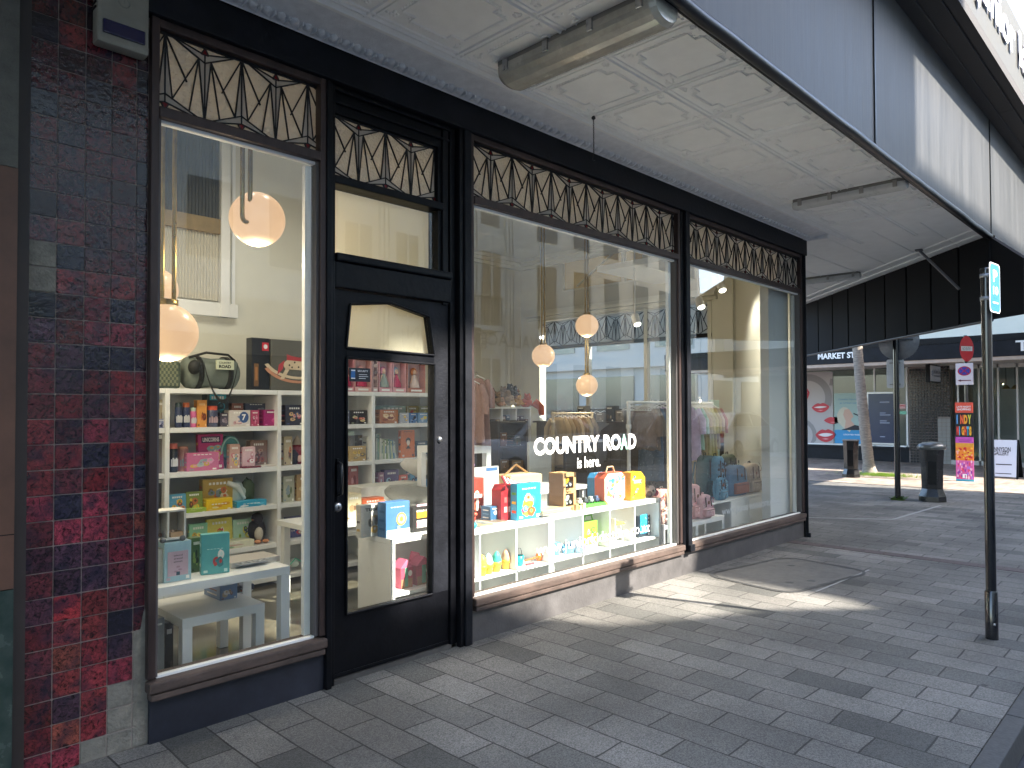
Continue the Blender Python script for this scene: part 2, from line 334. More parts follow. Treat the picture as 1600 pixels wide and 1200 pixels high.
# red brick course crossing the pavement beyond the shop corner, thin slab joints
REDB = M('red_brick_paver', (.082,.062,.058), .8, var=.35, vs=30, bump=.3)
b = MB()
for i in range(14): b.bbox(7.90, 8.06, -2.65+i*.205, -2.65+i*.205+.2, -.05, .004, REDB, .004)
tag(b.build('brick_course'), kind='structure')
b = MB(); 
SLAB = M('pale_concrete_joint', (.26,.26,.25), .8)
def strip(p, q, w, z=.004):
    p = Vector(p); q = Vector(q); n = (q-p).cross(Vector((0,0,1))).normalized()*w/2
    b.add([p-n+Vector((0,0,z)), q-n+Vector((0,0,z)), q+n+Vector((0,0,z)), p+n+Vector((0,0,z))], [(0,1,2,3)], SLAB)
strip(at(1275,925,z=0), at(1358,891,z=0), .018); strip(at(1395,812,z=0), at(1470,790,z=0), .04); strip(at(1262,809,z=0), at(1395,812,z=0), .05)
tag(b.build('pavement_joint'), kind='structure')
# manhole
t = thing('manhole_cover', 'large rectangular metal utility cover with rounded corners set in the pavers near the shop corner', 'manhole cover', (6.42, -.68, 0), radians(-9))
def rrect(w, d, r, n=5):
    P = []
    for cx, cy, a0 in ((w-r, d-r, 0), (-w+r, d-r, pi/2), (-w+r, -d+r, pi), (w-r, -d+r, 3*pi/2)):
        for k in range(n+1): a = a0+k*pi/2/n; P.append((cx+r*cos(a), cy+r*sin(a)))
    return P
IRON = M('cast_iron_lid', (.125,.120,.112), .62, var=.35, vs=14, bump=.35, bs=120, metal=.3)
bb = MB(); bb.prism([(x, y, -.02) for x, y in rrect(.62, .40, .16)], (0,0,.024), IRON); bb.build('lid', t, local=True)
bb = MB(); P1 = rrect(.66, .44, .18); P2 = rrect(.635, .415, .17)
n_ = len(P1); bb.add([(x,y,.0055) for x,y in P1]+[(x,y,.0055) for x,y in P2], [(i,(i+1)%n_,n_+(i+1)%n_,n_+i) for i in range(n_)], M('rim_dark', (.05,.05,.05), .6)); bb.build('rim', t, local=True)
bb = MB()
for dx, dy in ((-.3,-.2),(.32,.17),(-.1,-.28)): bb.lathe((dx,dy,.0052), [(0,0),(.035,0),(.038,-.002)], M('rim_dark'), 12)
split_build(bb, 'key_hole', t, local=True)

# ================================================================== SHOP BUILDING SHELL
ZC = 3.5; XR = 8.40; DX0, DX1 = 2.09, 3.115
shop = thing('shop_building', 'long single storey shopfront building shell with cream interior walls behind the display windows', 'building', (4.5, 2.0, 0))
mat_blind = mat_lit_glass('cream_blind', (.88,.83,.70), 0, 3, .0)
def prt(name, fn, par=None, **k): return part(name, par or shop, fn, **k)
def f(b):   # walls: back, partition, side, chamfer
    b.box(.70, 4.75, 2.80, 2.95, 0, 4.3, CREAM)
    b.box(4.62, 4.75, 2.95, 6.0, 0, 4.3, CREAM)
    b.box(4.62, 10.2, 6.0, 6.15, 0, 4.3, CREAMD)
prt('back_wall', f)
def f(b):
    b.box(.70, 1.16, .06, 2.80, 0, 4.3, CREAM)
prt('party_wall', f)
def f(b):
    # side wall at x = 10: piers, dado, head with a window band
    b.box(10.0, 10.2, 1.60, 2.0, 0, 4.3, CREAM)
    b.box(10.0, 10.2, 5.55, 6.0, 0, 4.3, CREAM)
    b.box(10.0, 10.2, 2.0, 5.55, 3.12, 3.62, CREAMD)
    b.box(10.0, 10.2, 2.0, 5.55, 0, .35, CREAM)
    b.box(10.0, 10.2, 2.0, 3.25, 3.62, 4.3, CREAMD); b.box(10.0, 10.2, 4.95, 5.55, 3.62, 4.3, CREAMD); b.box(10.0, 10.2, 3.25, 4.95, 4.22, 4.3, CREAMD)
prt('side_wall', f)
def f(b):   # chamfered corner wall, blank cream inside
    b.prism([(8.36,.10,0),(9.98,1.6,0),(10.2,1.6,0),(8.50,.02,0)], (0,0,4.3), CREAM)
prt('corner_wall', f)
def f(b): b.box(.70, 10.2, .2, 6.15, 4.3, 4.4, M('inside_ceiling', (.62,.60,.52), .8, var=.05))
prt('inside_ceiling', f)
b = MB(); b.prism([(.9,.12,-.05),(8.42,.12,-.05),(9.98,1.6,-.05),(10.1,1.6,-.05),(10.1,6.1,-.05),(.9,6.1,-.05)], (0,0,.068), FLOORM); tag(b.build('shop_floor'), kind='structure')
def f(b):   # inside cornice run and side-window heads
    for z, d in ((4.12,.06),(4.18,.10),(4.24,.15)): b.box(4.76, 10, 6-d, 6, z, z+.06, CREAM); b.box(10-d, 9.998, 1.7, 6-d-.002, z, z+.06, CREAM)
    for z, d in ((3.14,.07),(3.20,.12),(3.26,.06)): b.box(10-d, 9.998, 1.9, 5.8, z, z+.05, CREAM)
prt('inside_cornice', f)
def f(b):   # high hopper opening; outside light painted as a glow on its ochre blind
    b.box(10.05, 10.08, 3.25, 4.95, 3.62, 4.22, M('ochre_blind_glow', (.40,.29,.11), .7, var=.2, vs=18, stretch=(1,.3,4), emis=.012, ecol=(.9,.65,.25)))
    b.box(9.99, 10.1, 3.60, 3.66, 3.62, 4.22, CREAM); b.box(9.99,10.1,3.25,4.95,3.60,3.63,CREAM)
    b.tube([(9.97,3.7,4.2),(9.97,4.6,3.66)], .018, CREAMD, 6)
prt('side_hopper_window', f)
# above-door-height structure at front: black fascia beam, wall above
def f(b):
    b.bbox(.70, XR+.06, -.07, .12, 3.27, 3.445, BLK2, .006)
    b.box(.70, XR+.04, -.03, .10, 3.445, 4.3, BLK2)
prt('fascia_beam', f)
def f(b): b.box(.60, 10.4, -.02, .2, 4.3, 9.0, CREAM)
prt('upper_wall', f)
# ribbed panel high on the inner wall, dark opening above with gold beam
t = thing('ribbed_wall_screen', 'white-framed ribbed panel below an ochre beam high on the inner wall', 'wall panel', (2.2, 2.78, 2.1))
def f(b):
    RB = M('ribbed_sheet', (.55,.52,.44), .5, var=.04)
    n = 56; x0, x1 = 1.30, 2.74; z0, z1 = 2.44, 3.02
    for i in range(n):
        xa = x0+(x1-x0)*i/n; xb = x0+(x1-x0)*(i+1)/n; xm = (xa+xb)/2
        b.add([(xa,2.775,z0),(xm,2.762,z0),(xb,2.775,z0),(xa,2.775,z1),(xm,2.762,z1),(xb,2.775,z1)], [(0,1,4,3),(1,2,5,4)], RB)
part('ribbed_panel', t, f)
def f(b): b.box(1.16, 2.76, 2.735, 2.78, 3.02, 3.15, M('ochre_beam', (.26,.18,.07), .5, var=.3, vs=6))
part('beam', t, f)
def f(b):
    DK = M('dark_louvre', (.07,.07,.055), .7, var=.3, vs=5)
    b.box(1.16, 2.74, 2.77, 2.79, 3.15, 4.0, DK)
    for i in range(54): b.box(1.17+i*.029, 1.176+i*.029, 2.762, 2.772, 3.15, 4.0, DK)
part('dark_opening', t, f)
def f(b):
    b.bbox(2.74, 2.82, 2.72, 2.795, 2.30, 4.0, WHITE, .005); b.bbox(1.16, 2.90, 2.73, 2.795, 2.30, 2.42, WHITE, .005); b.bbox(2.86,2.89,2.77,2.798,2.42,4.0,WHITE,.004)
part('frame', t, f)

# ------------------------------------------------------------------ left neighbour wall
t = thing('neighbouring_pier', 'neighbouring wall strip at the far left, grey render above brown stone and green marble', 'wall', (-.3, -.05, 0))
def f(b): b.box(-2.0, .685, -.06, .2, 2.45, 9, M('rough_grey_render', (.12,.115,.10), .9, var=.2, vs=20, bump=.5, bs=120))
part('render', t, f)
def f(b): b.box(-2.0, .685, -.063, .2, .79, 2.447, M('brown_stone_slab', (.115,.055,.035), .55, var=.25, vs=6)); b.box(-2,.685,-.0635,-.05,1.0,1.004,BLK)
part('stone_slab', t, f)
def f(b):
    mm = M('green_marble', (.012,.03,.024), .25, var=.0, col2=(.06,.08,.07), vs=9, detail=9); b.box(-2.0, .685, -.064, .2, .04, .787, mm)
part('marble_base', t, f)
def f(b): b.box(-2.0, .70, -.075, .2, 0, .038, STONE)
part('plinth', t, f)
def f(b): b.box(.687, .729, -.045, .1, 0, 3.44, M('dark_joint_strip', (.03,.022,.02), .6, var=.3))
part('joint_strip', t, f)

# ------------------------------------------------------------------ tiled pilaster
t = thing('tiled_pilaster', 'pilaster clad in mottled oxblood red and navy glazed square tiles with a few lost', 'pilaster', (.95, 0, 0))
def f(b): b.box(.73, 1.205, -.008, .12, 0, 3.44, GROUT)
part('wall_core', t, f)
XS = [.731, .832, .936, 1.038, 1.140, 1.190]; PH = .1045
b = MB(); cols = []; cem = MB(); tr = random.Random(11)
pal = [(.085,.011,.014),(.060,.009,.011),(.120,.012,.014),(.045,.010,.013),(.011,.009,.016),(.034,.012,.018),(.080,.020,.014),(.105,.014,.022),(.030,.014,.022),(.075,.012,.012),(.12,.018,.020),(.060,.012,.015),(.09,.016,.018)]
lost = {(4,1),(4,2),(4,3),(4,4),(3,1),(3,2),(3,0),(2,0),(4,0)}
for r in range(33):
    for c in range(5):
        z0 = -.012+r*PH; x0, x1 = XS[c]+.002, XS[c+1]-.002
        if z0+PH > 3.44: continue
        if r == 22 and c == 2: pass
        zz = max(0, z0)
        if (c, r) in lost or (c == 0 and r in (19, 20)):
            cem.bbox(x0, x1, -.0105-(.003 if r > 10 else 0), 0, zz+.002, z0+PH-.003, M('bared_cement', (.20,.185,.155), .9, var=.35, vs=16, bump=.7, bs=60), .003); continue
        bm = bmesh.new(); bmesh.ops.create_cube(bm, size=1)
        x1b, x0b, za, zb = x1, x0, zz+.002, z0+PH-.002; yo = -.0125+tr.uniform(-.0012, .0012)
        ti = tr.uniform(-.0012, .0012); tj = tr.uniform(-.0012, .0012)
        for v in bm.verts:
            v.co = Vector(((x0b+x1b)/2+v.co.x*(x1b-x0b), yo/2+v.co.y*yo*-1+(v.co.x*ti+v.co.z*tj if v.co.y < 0 else 0), (za+zb)/2+v.co.z*(zb-za)))
        bmesh.ops.bevel(bm, geom=list(bm.edges), offset=.0022, segments=2, affect='EDGES')
        nf = len(bm.faces); b.bm(bm, TILEM)
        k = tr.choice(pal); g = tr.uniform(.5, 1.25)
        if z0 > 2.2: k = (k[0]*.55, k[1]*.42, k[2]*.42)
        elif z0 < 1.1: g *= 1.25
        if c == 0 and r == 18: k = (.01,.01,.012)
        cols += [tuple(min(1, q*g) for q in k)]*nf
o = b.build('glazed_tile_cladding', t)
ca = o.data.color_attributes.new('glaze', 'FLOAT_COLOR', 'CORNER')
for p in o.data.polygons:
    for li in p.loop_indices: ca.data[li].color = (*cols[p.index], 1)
split_build(cem, 'bared_cement', t)
def f(b): b.bbox(1.192, 1.212, -.03, .05, .30, 3.27, WOOD, .003); b.bbox(1.15, 1.212, -.012, .02, 0, .60, M('bared_cement'), .008)
part('edge_trim', t, f)
# alarm box
t = thing('alarm_box', 'cream alarm sounder box with a dark blue strobe lens on the tiled pilaster', 'alarm box', (1.07, -.013, 3.05))
def f(b): b.bbox(.955, 1.165, -.088, -.0135, 3.055, 3.40, M('aged_cream_plastic', (.27,.255,.21), .45, var=.15, vs=9), .016)
part('casing', t, f)
def f(b): b.bbox(.975, 1.145, -.100, -.086, 3.095, 3.155, M('blue_lens', (.004,.006,.055), .15, coat=.4), .012)
part('strobe_lens', t, f)
def f(b):
    for i in range(7): b.box(.950, .957, -.075, -.03, 3.20+i*.022, 3.208+i*.022, BLK)
part('vent_slots', t, f)
def f(b): b.lathe((1.06,-.0885,3.255), [(.022,0),(.024,-.0015),(.020,-.0015),(.018,0)], M('grey_emblem', (.22,.21,.18), .5), 20, axis='y'); b.box(1.058,1.062,-.0905,-.088,3.25,3.275,M('grey_emblem'))
part('emblem', t, f)

# ------------------------------------------------------------------ leadlight
def leadlight(par, xA, Wd, x0, x1, z0, z1, y, wid=.0058, name='leadlight'):
    """motif repeats every Wd from xA; clipped to x0..x1"""
    H = z1-z0; lines = []; polys = []; red = []
    segs = [((.06,1),(.5,.89)),((.5,.89),(.94,1)),((.10,.985),(.5,.78)),((.5,.78),(.90,.985)),((.5,.89),(.5,.02)),((.42,.82),(.495,.02)),((.58,.82),(.505,.02)),
            ((.0,1),(.27,.45)),((1,1),(.73,.45)),((.42,.82),(.09,.17)),((.58,.82),(.91,.17)),((.42,.82),(.30,.07)),((.58,.82),(.70,.07)),
            ((.0,1),(.09,.16)),((1,1),(.91,.16)),((0,1),(0,.10)),((0,.21),(.45,.0)),((1,.21),(.55,.0)),((0,.10),(.42,.0)),((1,.10),(.58,.0)),
            ((.45,.89),(.5,.985)),((.55,.89),(.5,.985)),((.05,.09),(0,.0)),((.95,.09),(1,.0))]
    pol = [[(.06,1),(.5,.89),(.5,.78),(.10,.985)],[(.94,1),(.5,.89),(.5,.78),(.90,.985)],[(.42,.82),(.5,.78),(.5,.02)],[(.58,.82),(.5,.78),(.5,.02)],
           [(0,1),(.09,.16),(0,.21)],[(1,1),(.91,.16),(1,.21)],[(0,.21),(.45,0),(.42,0),(0,.10)],[(1,.21),(.55,0),(.58,0),(1,.10)]]
    rd = [[(.455,.885),(.545,.885),(.5,.98)],[(0,.005),(.05,.095),(0,.10)],[(1,.005),(.95,.095),(1,.10)]]
    def clip(pts):
        for lim, sg in ((x0, 1), (x1, -1)):
            out = []
            for i in range(len(pts)):
                p, q = pts[i], pts[(i+1) % len(pts)]; a = (p[0]-lim)*sg >= 0; c_ = (q[0]-lim)*sg >= 0
                if a: out.append(p)
                if a != c_: tt = (lim-p[0])/(q[0]-p[0]); out.append((lim, p[1]+tt*(q[1]-p[1])))
            pts = out
            if len(pts) < 3: return None
        return pts
    lead = MB(); op = MB(); rg = MB()
    k = math.floor((x0-xA)/Wd)
    while xA+k*Wd < x1:
        X0 = xA+k*Wd
        for (a, c_) in segs:
            p = (X0+a[0]*Wd, z0+a[1]*H); q = (X0+c_[0]*Wd, z0+c_[1]*H)
            d = Vector((q[0]-p[0], q[1]-p[1])); L = d.length; d /= L; nn = Vector((-d.y, d.x))*wid/2
            quad = clip([(p[0]+nn.x, p[1]+nn.y), (p[0]-nn.x, p[1]-nn.y), (q[0]-nn.x, q[1]-nn.y), (q[0]+nn.x, q[1]+nn.y)])
            if quad: 
                yy = y-.008-RND.uniform(0, .0015)
                lead.prism([(u, yy, w) for u, w in quad], (0, .010, 0), LEAD)
        for P in pol:
            c_ = clip([(X0+u*Wd, z0+w*H) for u, w in P])
            if c_: op.prism([(u, y-.0045, w) for u, w in c_], (0, .003, 0), OPAL)
        for P in rd:
            c_ = clip([(X0+u*Wd, z0+w*H) for u, w in P])
            if c_: rg.prism([(u, y-.006, w) for u, w in c_], (0, .003, 0), REDG)
        k += 1
    lead.box(x0-.002, x1+.002, y-.0095, y+.004, z0-.004, z0+.008, LEAD); lead.box(x0-.002, x1+.002, y-.0095, y+.004, z1-.008, z1+.004, LEAD)
    g = MB(); g.box(x0, x1, y-.001, y+.003, z0, z1, PEB); o = g.build(name, par)
    def sub(mb, nm):
        if not mb.v: return
        ob = mb.build(nm, par); ob.parent = o; ob.location = (0,0,0)
        o.location = (0,0,0)
    lead.build('lead_lines', o); op.build('opal_pieces', o)
    if rg.v: rg.build('red_pieces', o)
    return o
# fix for sub-part origin: parent mesh object sits at the thing's origin, so world offset = thing's location (handled in MB.build)

RISER = M('navy_render_riser', (.085,.080,.080), .5, var=.3, vs=6, bump=.15, bs=60)
NAVY = M('navy_painted_riser', (.020,.022,.032), .42, var=.4, vs=5, bump=.12, bs=50)
def window(nm, label, x0, x1, xA, Wd, sill_l, sill_r, riser0, riser1, fl=.0):
    t = thing(nm, label, 'shop window', ((x0+x1)/2, 0, 0))
    def f(b):   # frame members
        for a, c_ in ((x0-.035, x0), (x1, x1+.035)): b.bbox(a, c_, -.045, .05, .29, 3.27, WOOD, .005)
        b.bbox(x0, x1, -.043, .05, 3.23, 3.268, WOOD, .004); b.bbox(x0, x1, -.050, .05, 2.818, 2.868, WOOD, .006)
        for a, c_ in ((x0, x0+.014), (x1-.014, x1)): b.box(a, c_, -.025, .03, .29, 2.818, M('inner_bead', (.10,.09,.09), .5))
        b.box(x0+.014, x1-.014, -.012, .02, 2.803, 2.818, WHITE); b.box(x0+.014, x1-.014, -.012, .02, .279, .290, WHITE)
        b.box(x1-.05, x1-.014, .03, .06, .29, 2.80, WHITE)
    part('frame', t, f)
    def f(b): b.bbox(x0-sill_l, x1+sill_r, -.070, .10, .229, .279, SILL, .010); b.bbox(x0-sill_l+.01, x1+sill_r-.01, -.062, .02, .195, .225, SILL, .006)
    part('sill', t, f)
    def f(b): b.box(riser0, riser1, -.03, .10, .0, .196, RISER if x0 > 2 else NAVY)
    part('stall_riser', t, f)
    def f(b): b.box(x0+.014, x1-.014, -.003, .003, .29, 2.803, GLASS)
    part('glass_pane', t, f)
    leadlight(t, xA, Wd, x0+.006, x1-.006, 2.872, 3.228, 0)
    return t
win1 = window('shop_window', 'narrow left display window beside the red tiles, looking in on toy shelves and nesting tables', 1.226, 2.05, 1.262, .366, .035, .035, 1.205, 2.082)
win2 = window('shop_window', 'widest middle display window with white lettering and a low white cube shelf behind it', 3.168, 5.655, 3.150, .4115, .01, .045, 3.118, 5.70)
win3 = window('shop_window', 'right-hand display window at the corner with clothes and backpacks behind its glass', 5.845, 8.335, 5.838, .395, .045, .03, 5.701, 8.38)
# lettering on the middle and right windows
def f(b):
    p = at(833,716,y=-.004); q = at(993,698,y=-.004); zt = at(833,684,y=-.004).z
    TEAL = M('teal_vinyl', '8fc7ae', .5)
    full = [('COUNTRY', 835, 937), ('RO', 944, 970)]
    z0 = (p.z+q.z)/2; h = .128
    X = lambda px: at(px, 705, y=-.004).x
    b.text('COUNTRY', (X(834),-.0045,z0), (X(937)-X(834),0,0), (0,0,h), VINYL, 0, .042)
    b.text('RO', (X(943),-.0045,z0), (X(970)-X(943),0,0), (0,0,h), VINYL, 0, .042)
    b.text('A', (X(969.5),-.0045,z0), (X(981)-X(969.5),0,0), (0,0,h*.97), TEAL, 0, .042)
    b.text('D', (X(982),-.0045,z0), (X(994)-X(982),0,0), (0,0,h*.97), VINYL, 0, .042)
part('lettering', win2, f)
def f(b):
    a = at(902,732,y=-.004); c_ = at(938,729,y=-.004); zz = a.z
    b.text('is here.', (a.x,-.0045,zz), (c_.x-a.x,0,0), (0,0,.085), VINYL, 0, .012)
part('lettering', win2, f)
def f(b):
    a = at(838,872,y=-.004); c_ = at(1009,840,y=-.004)
    b.text('www.juniorkidsstore.co.nz', (a.x,-.0045,a.z-.012), (c_.x-a.x+.06,0,0), (0,0,.105), VINYL, 0, .0)
part('web_address', win2, f)
def f(b):
    a = at(1128,808,y=-.004); c_ = at(1219,788,y=-.004)
    b.text('www.juniorkidsstore.co.nz', (a.x,-.0045,a.z-.012), (c_.x-a.x,0,0), (0,0,.105), M('faded_vinyl', (.42,.45,.46), .5), 0, .0)
part('web_address', win3, f)
# mullion posts
def post_(label, x0, x1, z0=0, cap=False):
    t = thing('mullion_post', label, 'post', ((x0+x1)/2, 0, 0))
    def f(b):
        w = (x1-x0); b.bbox(x0, x0+w*.40, -.05, .09, z0, 3.268, BLK, .006); b.bbox(x0+w*.44, x1, -.075, .09, z0, 3.268, BLK2, .006); b.box(x0+w*.4, x0+w*.44, -.03, .08, z0, 3.268, BLK)
    part('shaft', t, f)
    def f(b): b.bbox(x0+(x1-x0)*.42, x1+.012, -.095, .02, z0-.012, z0+.05, BLK2, .006)
    part('foot', t, f)
post_('black square post between the middle and right display windows', 5.692, 5.808, .222)
post_('black corner post at the far right end of the shopfront', 8.372, 8.405, .0)
# ------------------------------------------------------------------ door frame and door
t = thing('door_frame', 'black timber door frame with leaded fanlight and clear light over the shop door', 'door frame', (2.6, 0, 0))
def f(b):
    b.bbox(2.084, 2.118, -.055, .12, 0, 3.268, BLK, .006); b.bbox(2.118, 2.150, -.03, .12, 0, 3.268, BLK, .005)
    b.bbox(2.93, 2.975, -.015, .12, 2.14, 3.268, BLK, .004); b.bbox(2.985, 3.03, -.02, .12, 0, 3.268, BLK, .005); b.bbox(3.035, 3.065, -.055, .12, 0, 3.268, BLK, .005); b.bbox(3.07, 3.128, -.068, .12, 0, 3.268, BLK2, .006)
part('jambs', t, f)
def f(b):
    b.box(2.15, 2.985, -.0, .12, 3.125, 3.268, BLK); b.bbox(2.15, 2.985, -.02, .10, 3.175, 3.19, BLK, .004); b.bbox(2.15, 2.985, -.03, .10, 3.24, 3.266, BLK, .004)
    b.bbox(2.15, 2.93, -.028, .10, 2.728, 2.775, BLK, .008); b.bbox(2.15, 2.985, -.030, .10, 2.155, 2.30, BLK, .008); b.bbox(2.15, 2.985, -.048, .10, 2.300, 2.345, BLK, .010)
    b.box(2.902, 2.93, 0, .1, 2.345, 3.125, BLK)
part('rails', t, f)
def f(b): b.box(2.15, 2.905, .030, .036, 2.345, 2.73, GLASS); b.box(2.16,2.90,.09,.10,2.345,2.73,mat_blind)
part('fanlight_pane', t, f)
leadlight(t, 2.148, .374, 2.155, 2.90, 2.778, 3.122, .03)
def f(b): b.box(2.11, 3.04, -.02, .12, 0, .024, M('worn_threshold', (.07,.065,.06), .7, var=.4))
part('threshold', t, f)

t = thing('shop_door', 'black painted shop door with a tapered upper light and a tall glass panel', 'door', (2.56, .02, .03))
DO = [(2.239,.36),(2.851,.36),(2.868,1.765),(2.239,1.775)]
UP = [(2.236,1.83),(2.866,1.82),(2.826,2.055),(2.545,2.11),(2.262,2.075)]
YD = .0
def f(b):   # leaf as pieces around the two openings
    x0, x1, z0, z1 = 2.152, 2.983, .03, 2.15
    d = (0,.055,0)
    b.prism([(x0,YD,z0),(x1,YD,z0),(x1,YD,.36),(x0,YD,.36)], d, BLK)
    b.prism([(x0,YD,.36),(2.239,YD,.36),(2.239,YD,1.83),(2.262,YD,2.075),(2.262,YD,z1),(x0,YD,z1)], d, BLK)
    b.prism([(2.851,YD,.36),(x1,YD,.36),(x1,YD,z1),(2.826,YD,z1),(2.826,YD,2.055),(2.866,YD,1.82)], d, BLK2)
    b.prism([(2.262,YD,2.075),(2.545,YD,2.11),(2.826,YD,2.055),(2.826,YD,z1),(2.262,YD,z1)], d, BLK)
    b.prism([(2.239,YD-.002,1.775),(2.867,YD-.002,1.765),(2.867,YD-.002,1.822),(2.239,YD-.002,1.83)], d, BLK)
    b.bbox(x0,x1,YD-.008,YD,.03,.05,BLK,.003)
part('leaf', t, f)
def f(b):
    def bead(P, w=.014):
        for i in range(len(P)):
            p = Vector((P[i][0], YD-.006, P[i][1])); q = Vector((P[(i+1)%len(P)][0], YD-.006, P[(i+1)%len(P)][1])); b.tube([p, q], w*.55, BLK, 6)
    bead(DO); bead(UP)
part('beading', t, f)
def f(b): b.prism([(x, .022, z) for x, z in DO], (0,.005,0), GLASS); 
part('lower_pane', t, f)
def f(b): b.prism([(x, .022, z) for x, z in UP], (0,.005,0), GLASS); b.prism([(x, .050, z) for x, z in UP], (0,.004,0), mat_blind)
part('upper_pane', t, f)
def f(b):
    b.bbox(2.172, 2.188, -.012, .0, .99, 1.22, BLK, .004); b.tube([(2.180,-.01,1.20),(2.180,-.045,1.19),(2.180,-.052,1.12),(2.180,-.045,1.03),(2.180,-.01,1.02)], .009, PLB, 8); b.ball((2.18,-.045,1.17), .014,.01,.01, PLB, 8)
part('handle', t, f)
def f(b):
    b.lathe((2.182,0,.955), [(0,-.018),(.020,-.018),(.026,-.008),(.028,0)], STEEL, 18, axis='y'); b.box(2.179,2.185,-.0195,-.017,.945,.965,BLK)
part('lock', t, f)
def f(b): b.lathe((2.912,0,1.30), [(0,-.014),(.014,-.014),(.018,-.006),(.020,0)], STEEL, 18, axis='y')
part('lock', t, f)
# sticker on the door glass
t = thing('door_sticker', 'dark alarm notice sticker with blue logo near the top of the door glass', 'sticker', (2.34,.02,1.65))
def f(b):
    b.bbox(2.268, 2.408, .012, .016, 1.645, 1.722, M('sticker_dark', (.02,.023,.03), .4), .001)
    bl = M('sticker_blue', '2f6fb0', .4)
    b.prism([(2.278,.0112,1.66),(2.305,.0112,1.66),(2.305,.0112,1.712),(2.278,.0112,1.70)], (0,.001,0), bl)
    b.box(2.278,2.305,.0105,.0112,1.66,1.666,VINYL); b.box(2.278,2.305,.0105,.0112,1.704,1.711,VINYL)
    b.text('SECURITY', (2.322,.0115,1.700), (.07,0,0), (0,0,.011), VINYL, 0, .02)
    for i, w in enumerate((.055,.062,.045)): b.box(2.33, 2.33+w, .0108, .0115, 1.684-i*.011, 1.687-i*.011, VINYL)
part('card', t, f)

# ================================================================== CANOPY
can = thing('street_canopy', 'deep shop canopy over the pavement with white pressed tin soffit and pale streaked fascia', 'canopy', (5, -.8, 3.4))
YE = -1.59
XEND = lambda y: 9.95+(y-YE)*1.07     # diagonal end of the canopy at the street corner
def f(b):
    b.prism([(-6,YE,ZC),(XEND(YE),YE,ZC),(XEND(3.0),3.0,ZC),(8.46,3.0,ZC),(8.46,.0,ZC),(-6,0,ZC)], (0,0,.08), CEILW)
prt('soffit', f, can)
def ridge(b, p, q, w=.022, h=.010, m=CEILW):
    h *= 1.15
    p = Vector(p); q = Vector(q); d = (q-p); n = Vector((-d.y, d.x, 0)).normalized()*w/2
    b.add([p-n, q-n, q+n, p+n, p-n*.45-Vector((0,0,h)), q-n*.45-Vector((0,0,h)), q+n*.45-Vector((0,0,h)), p+n*.45-Vector((0,0,h))], [(0,1,5,4),(1,2,6,5),(2,3,7,6),(3,0,4,7),(4,5,6,7)], m)
def f(b):
    z = ZC; PX = .602; X0 = 3.305-PX*10
    ys = [-.39, -.985, YE+.01]
    nx = 22
    for i in range(nx):
        x = X0+i*PX
        if x > 8.6: break
        ridge(b, (x,-.37,z),(x,YE,z), .016, .009); ridge(b, (x+.035,-.37,z),(x+.035,YE,z), .012, .006)
    for y in ys[:2]: ridge(b, (-3,y,z),(9.3,y,z), .020, .011); ridge(b, (-3,y-.035,z),(9.3,y-.035,z), .012, .006)
    ridge(b, (-3,-.34,z),(8.9,-.34,z), .05, .02)
    # stepped ornamental borders inside every panel
    for i in range(nx):
        for j in range(2):
            x0 = X0+i*PX+.035; x1 = X0+(i+1)*PX; y1 = ys[j]-.035; y0 = ys[j+1]
            if x1 > 8.6 or x1 < .2: continue
            m = .075; s = .085
            P = [(x0+m+s,y0+m),(x1-m-s,y0+m),(x1-m-s,y0+m+s*.55),(x1-m,y0+m+s*.55),(x1-m,y1-m-s*.55),(x1-m-s,y1-m-s*.55),(x1-m-s,y1-m),(x0+m+s,y1-m),(x0+m+s,y1-m-s*.55),(x0+m,y1-m-s*.55),(x0+m,y0+m+s*.55),(x0+m+s,y0+m+s*.55)]
            for k in range(12):
                p, q = P[k], P[(k+1)%12]; ridge(b, (*p,z), (*q,z), .012, .007)
                L = math.dist(p, q); nn = int(L/.022)
                for c_ in range(nn):
                    tt = (c_+.5)/nn; xx = p[0]+(q[0]-p[0])*tt; yy = p[1]+(q[1]-p[1])*tt
                    dx, dy = (q[1]-p[1])/L*.013, -(q[0]-p[0])/L*.013
                    b.box(xx+dx-.005, xx+dx+.005, yy+dy-.005, yy+dy+.005, z-.005, z, CEILW)
            for cx, cy in ((x0+.06,y0+.06),(x1-.06,y0+.06),(x0+.06,y1-.06),(x1-.06,y1-.06)):      # corner foliage bosses
                for k in range(7):
                    a = RND.uniform(0, 6.28); rr = RND.uniform(.008, .035); b.ball((cx+rr*cos(a), cy+rr*sin(a), z), .012, .009, .007, CEILW, 6)
    # wide panels after the shop corner
    for k in range(8):
        y = 2.3-k*.5; ridge(b, (8.7,y,z), (XEND(y)-.1,y,z), .015, .006)
    for off in (.25, .55): ridge(b, (XEND(YE)-off,YE,z), (XEND(2.5)-off,2.5,z), .03, .012)
prt('pressed_pattern', f, can)
def f(b):   # cove cornice
    prof = [(-.075,3.446),(-.085,3.452),(-.10,3.455),(-.115,3.462),(-.125,3.470),(-.14,3.474),(-.20,3.480),(-.27,3.486),(-.29,3.490),(-.31,3.492),(-.32,3.4995)]
    vs = []; 
    for x in (-3, 8.52): vs += [(x, y, z) for y, z in prof]
    n = len(prof); b.add(vs, [(i, i+1, n+i+1, n+i) for i in range(n-1)], CORN, False)
    b.box(8.46, 8.50, -.3, .0, 3.446, 3.5, CORN)
prt('cornice', f, can)
def f(b):
    x = .5
    while x < 8.45:
        b.ball((x, -.116, 3.468), .026, .034, .020, CORN, 10)
        b.box(x+.034, x+.040, -.146, -.088, 3.447, 3.468, CORN); x += .075
prt('egg_and_dart', f, can)
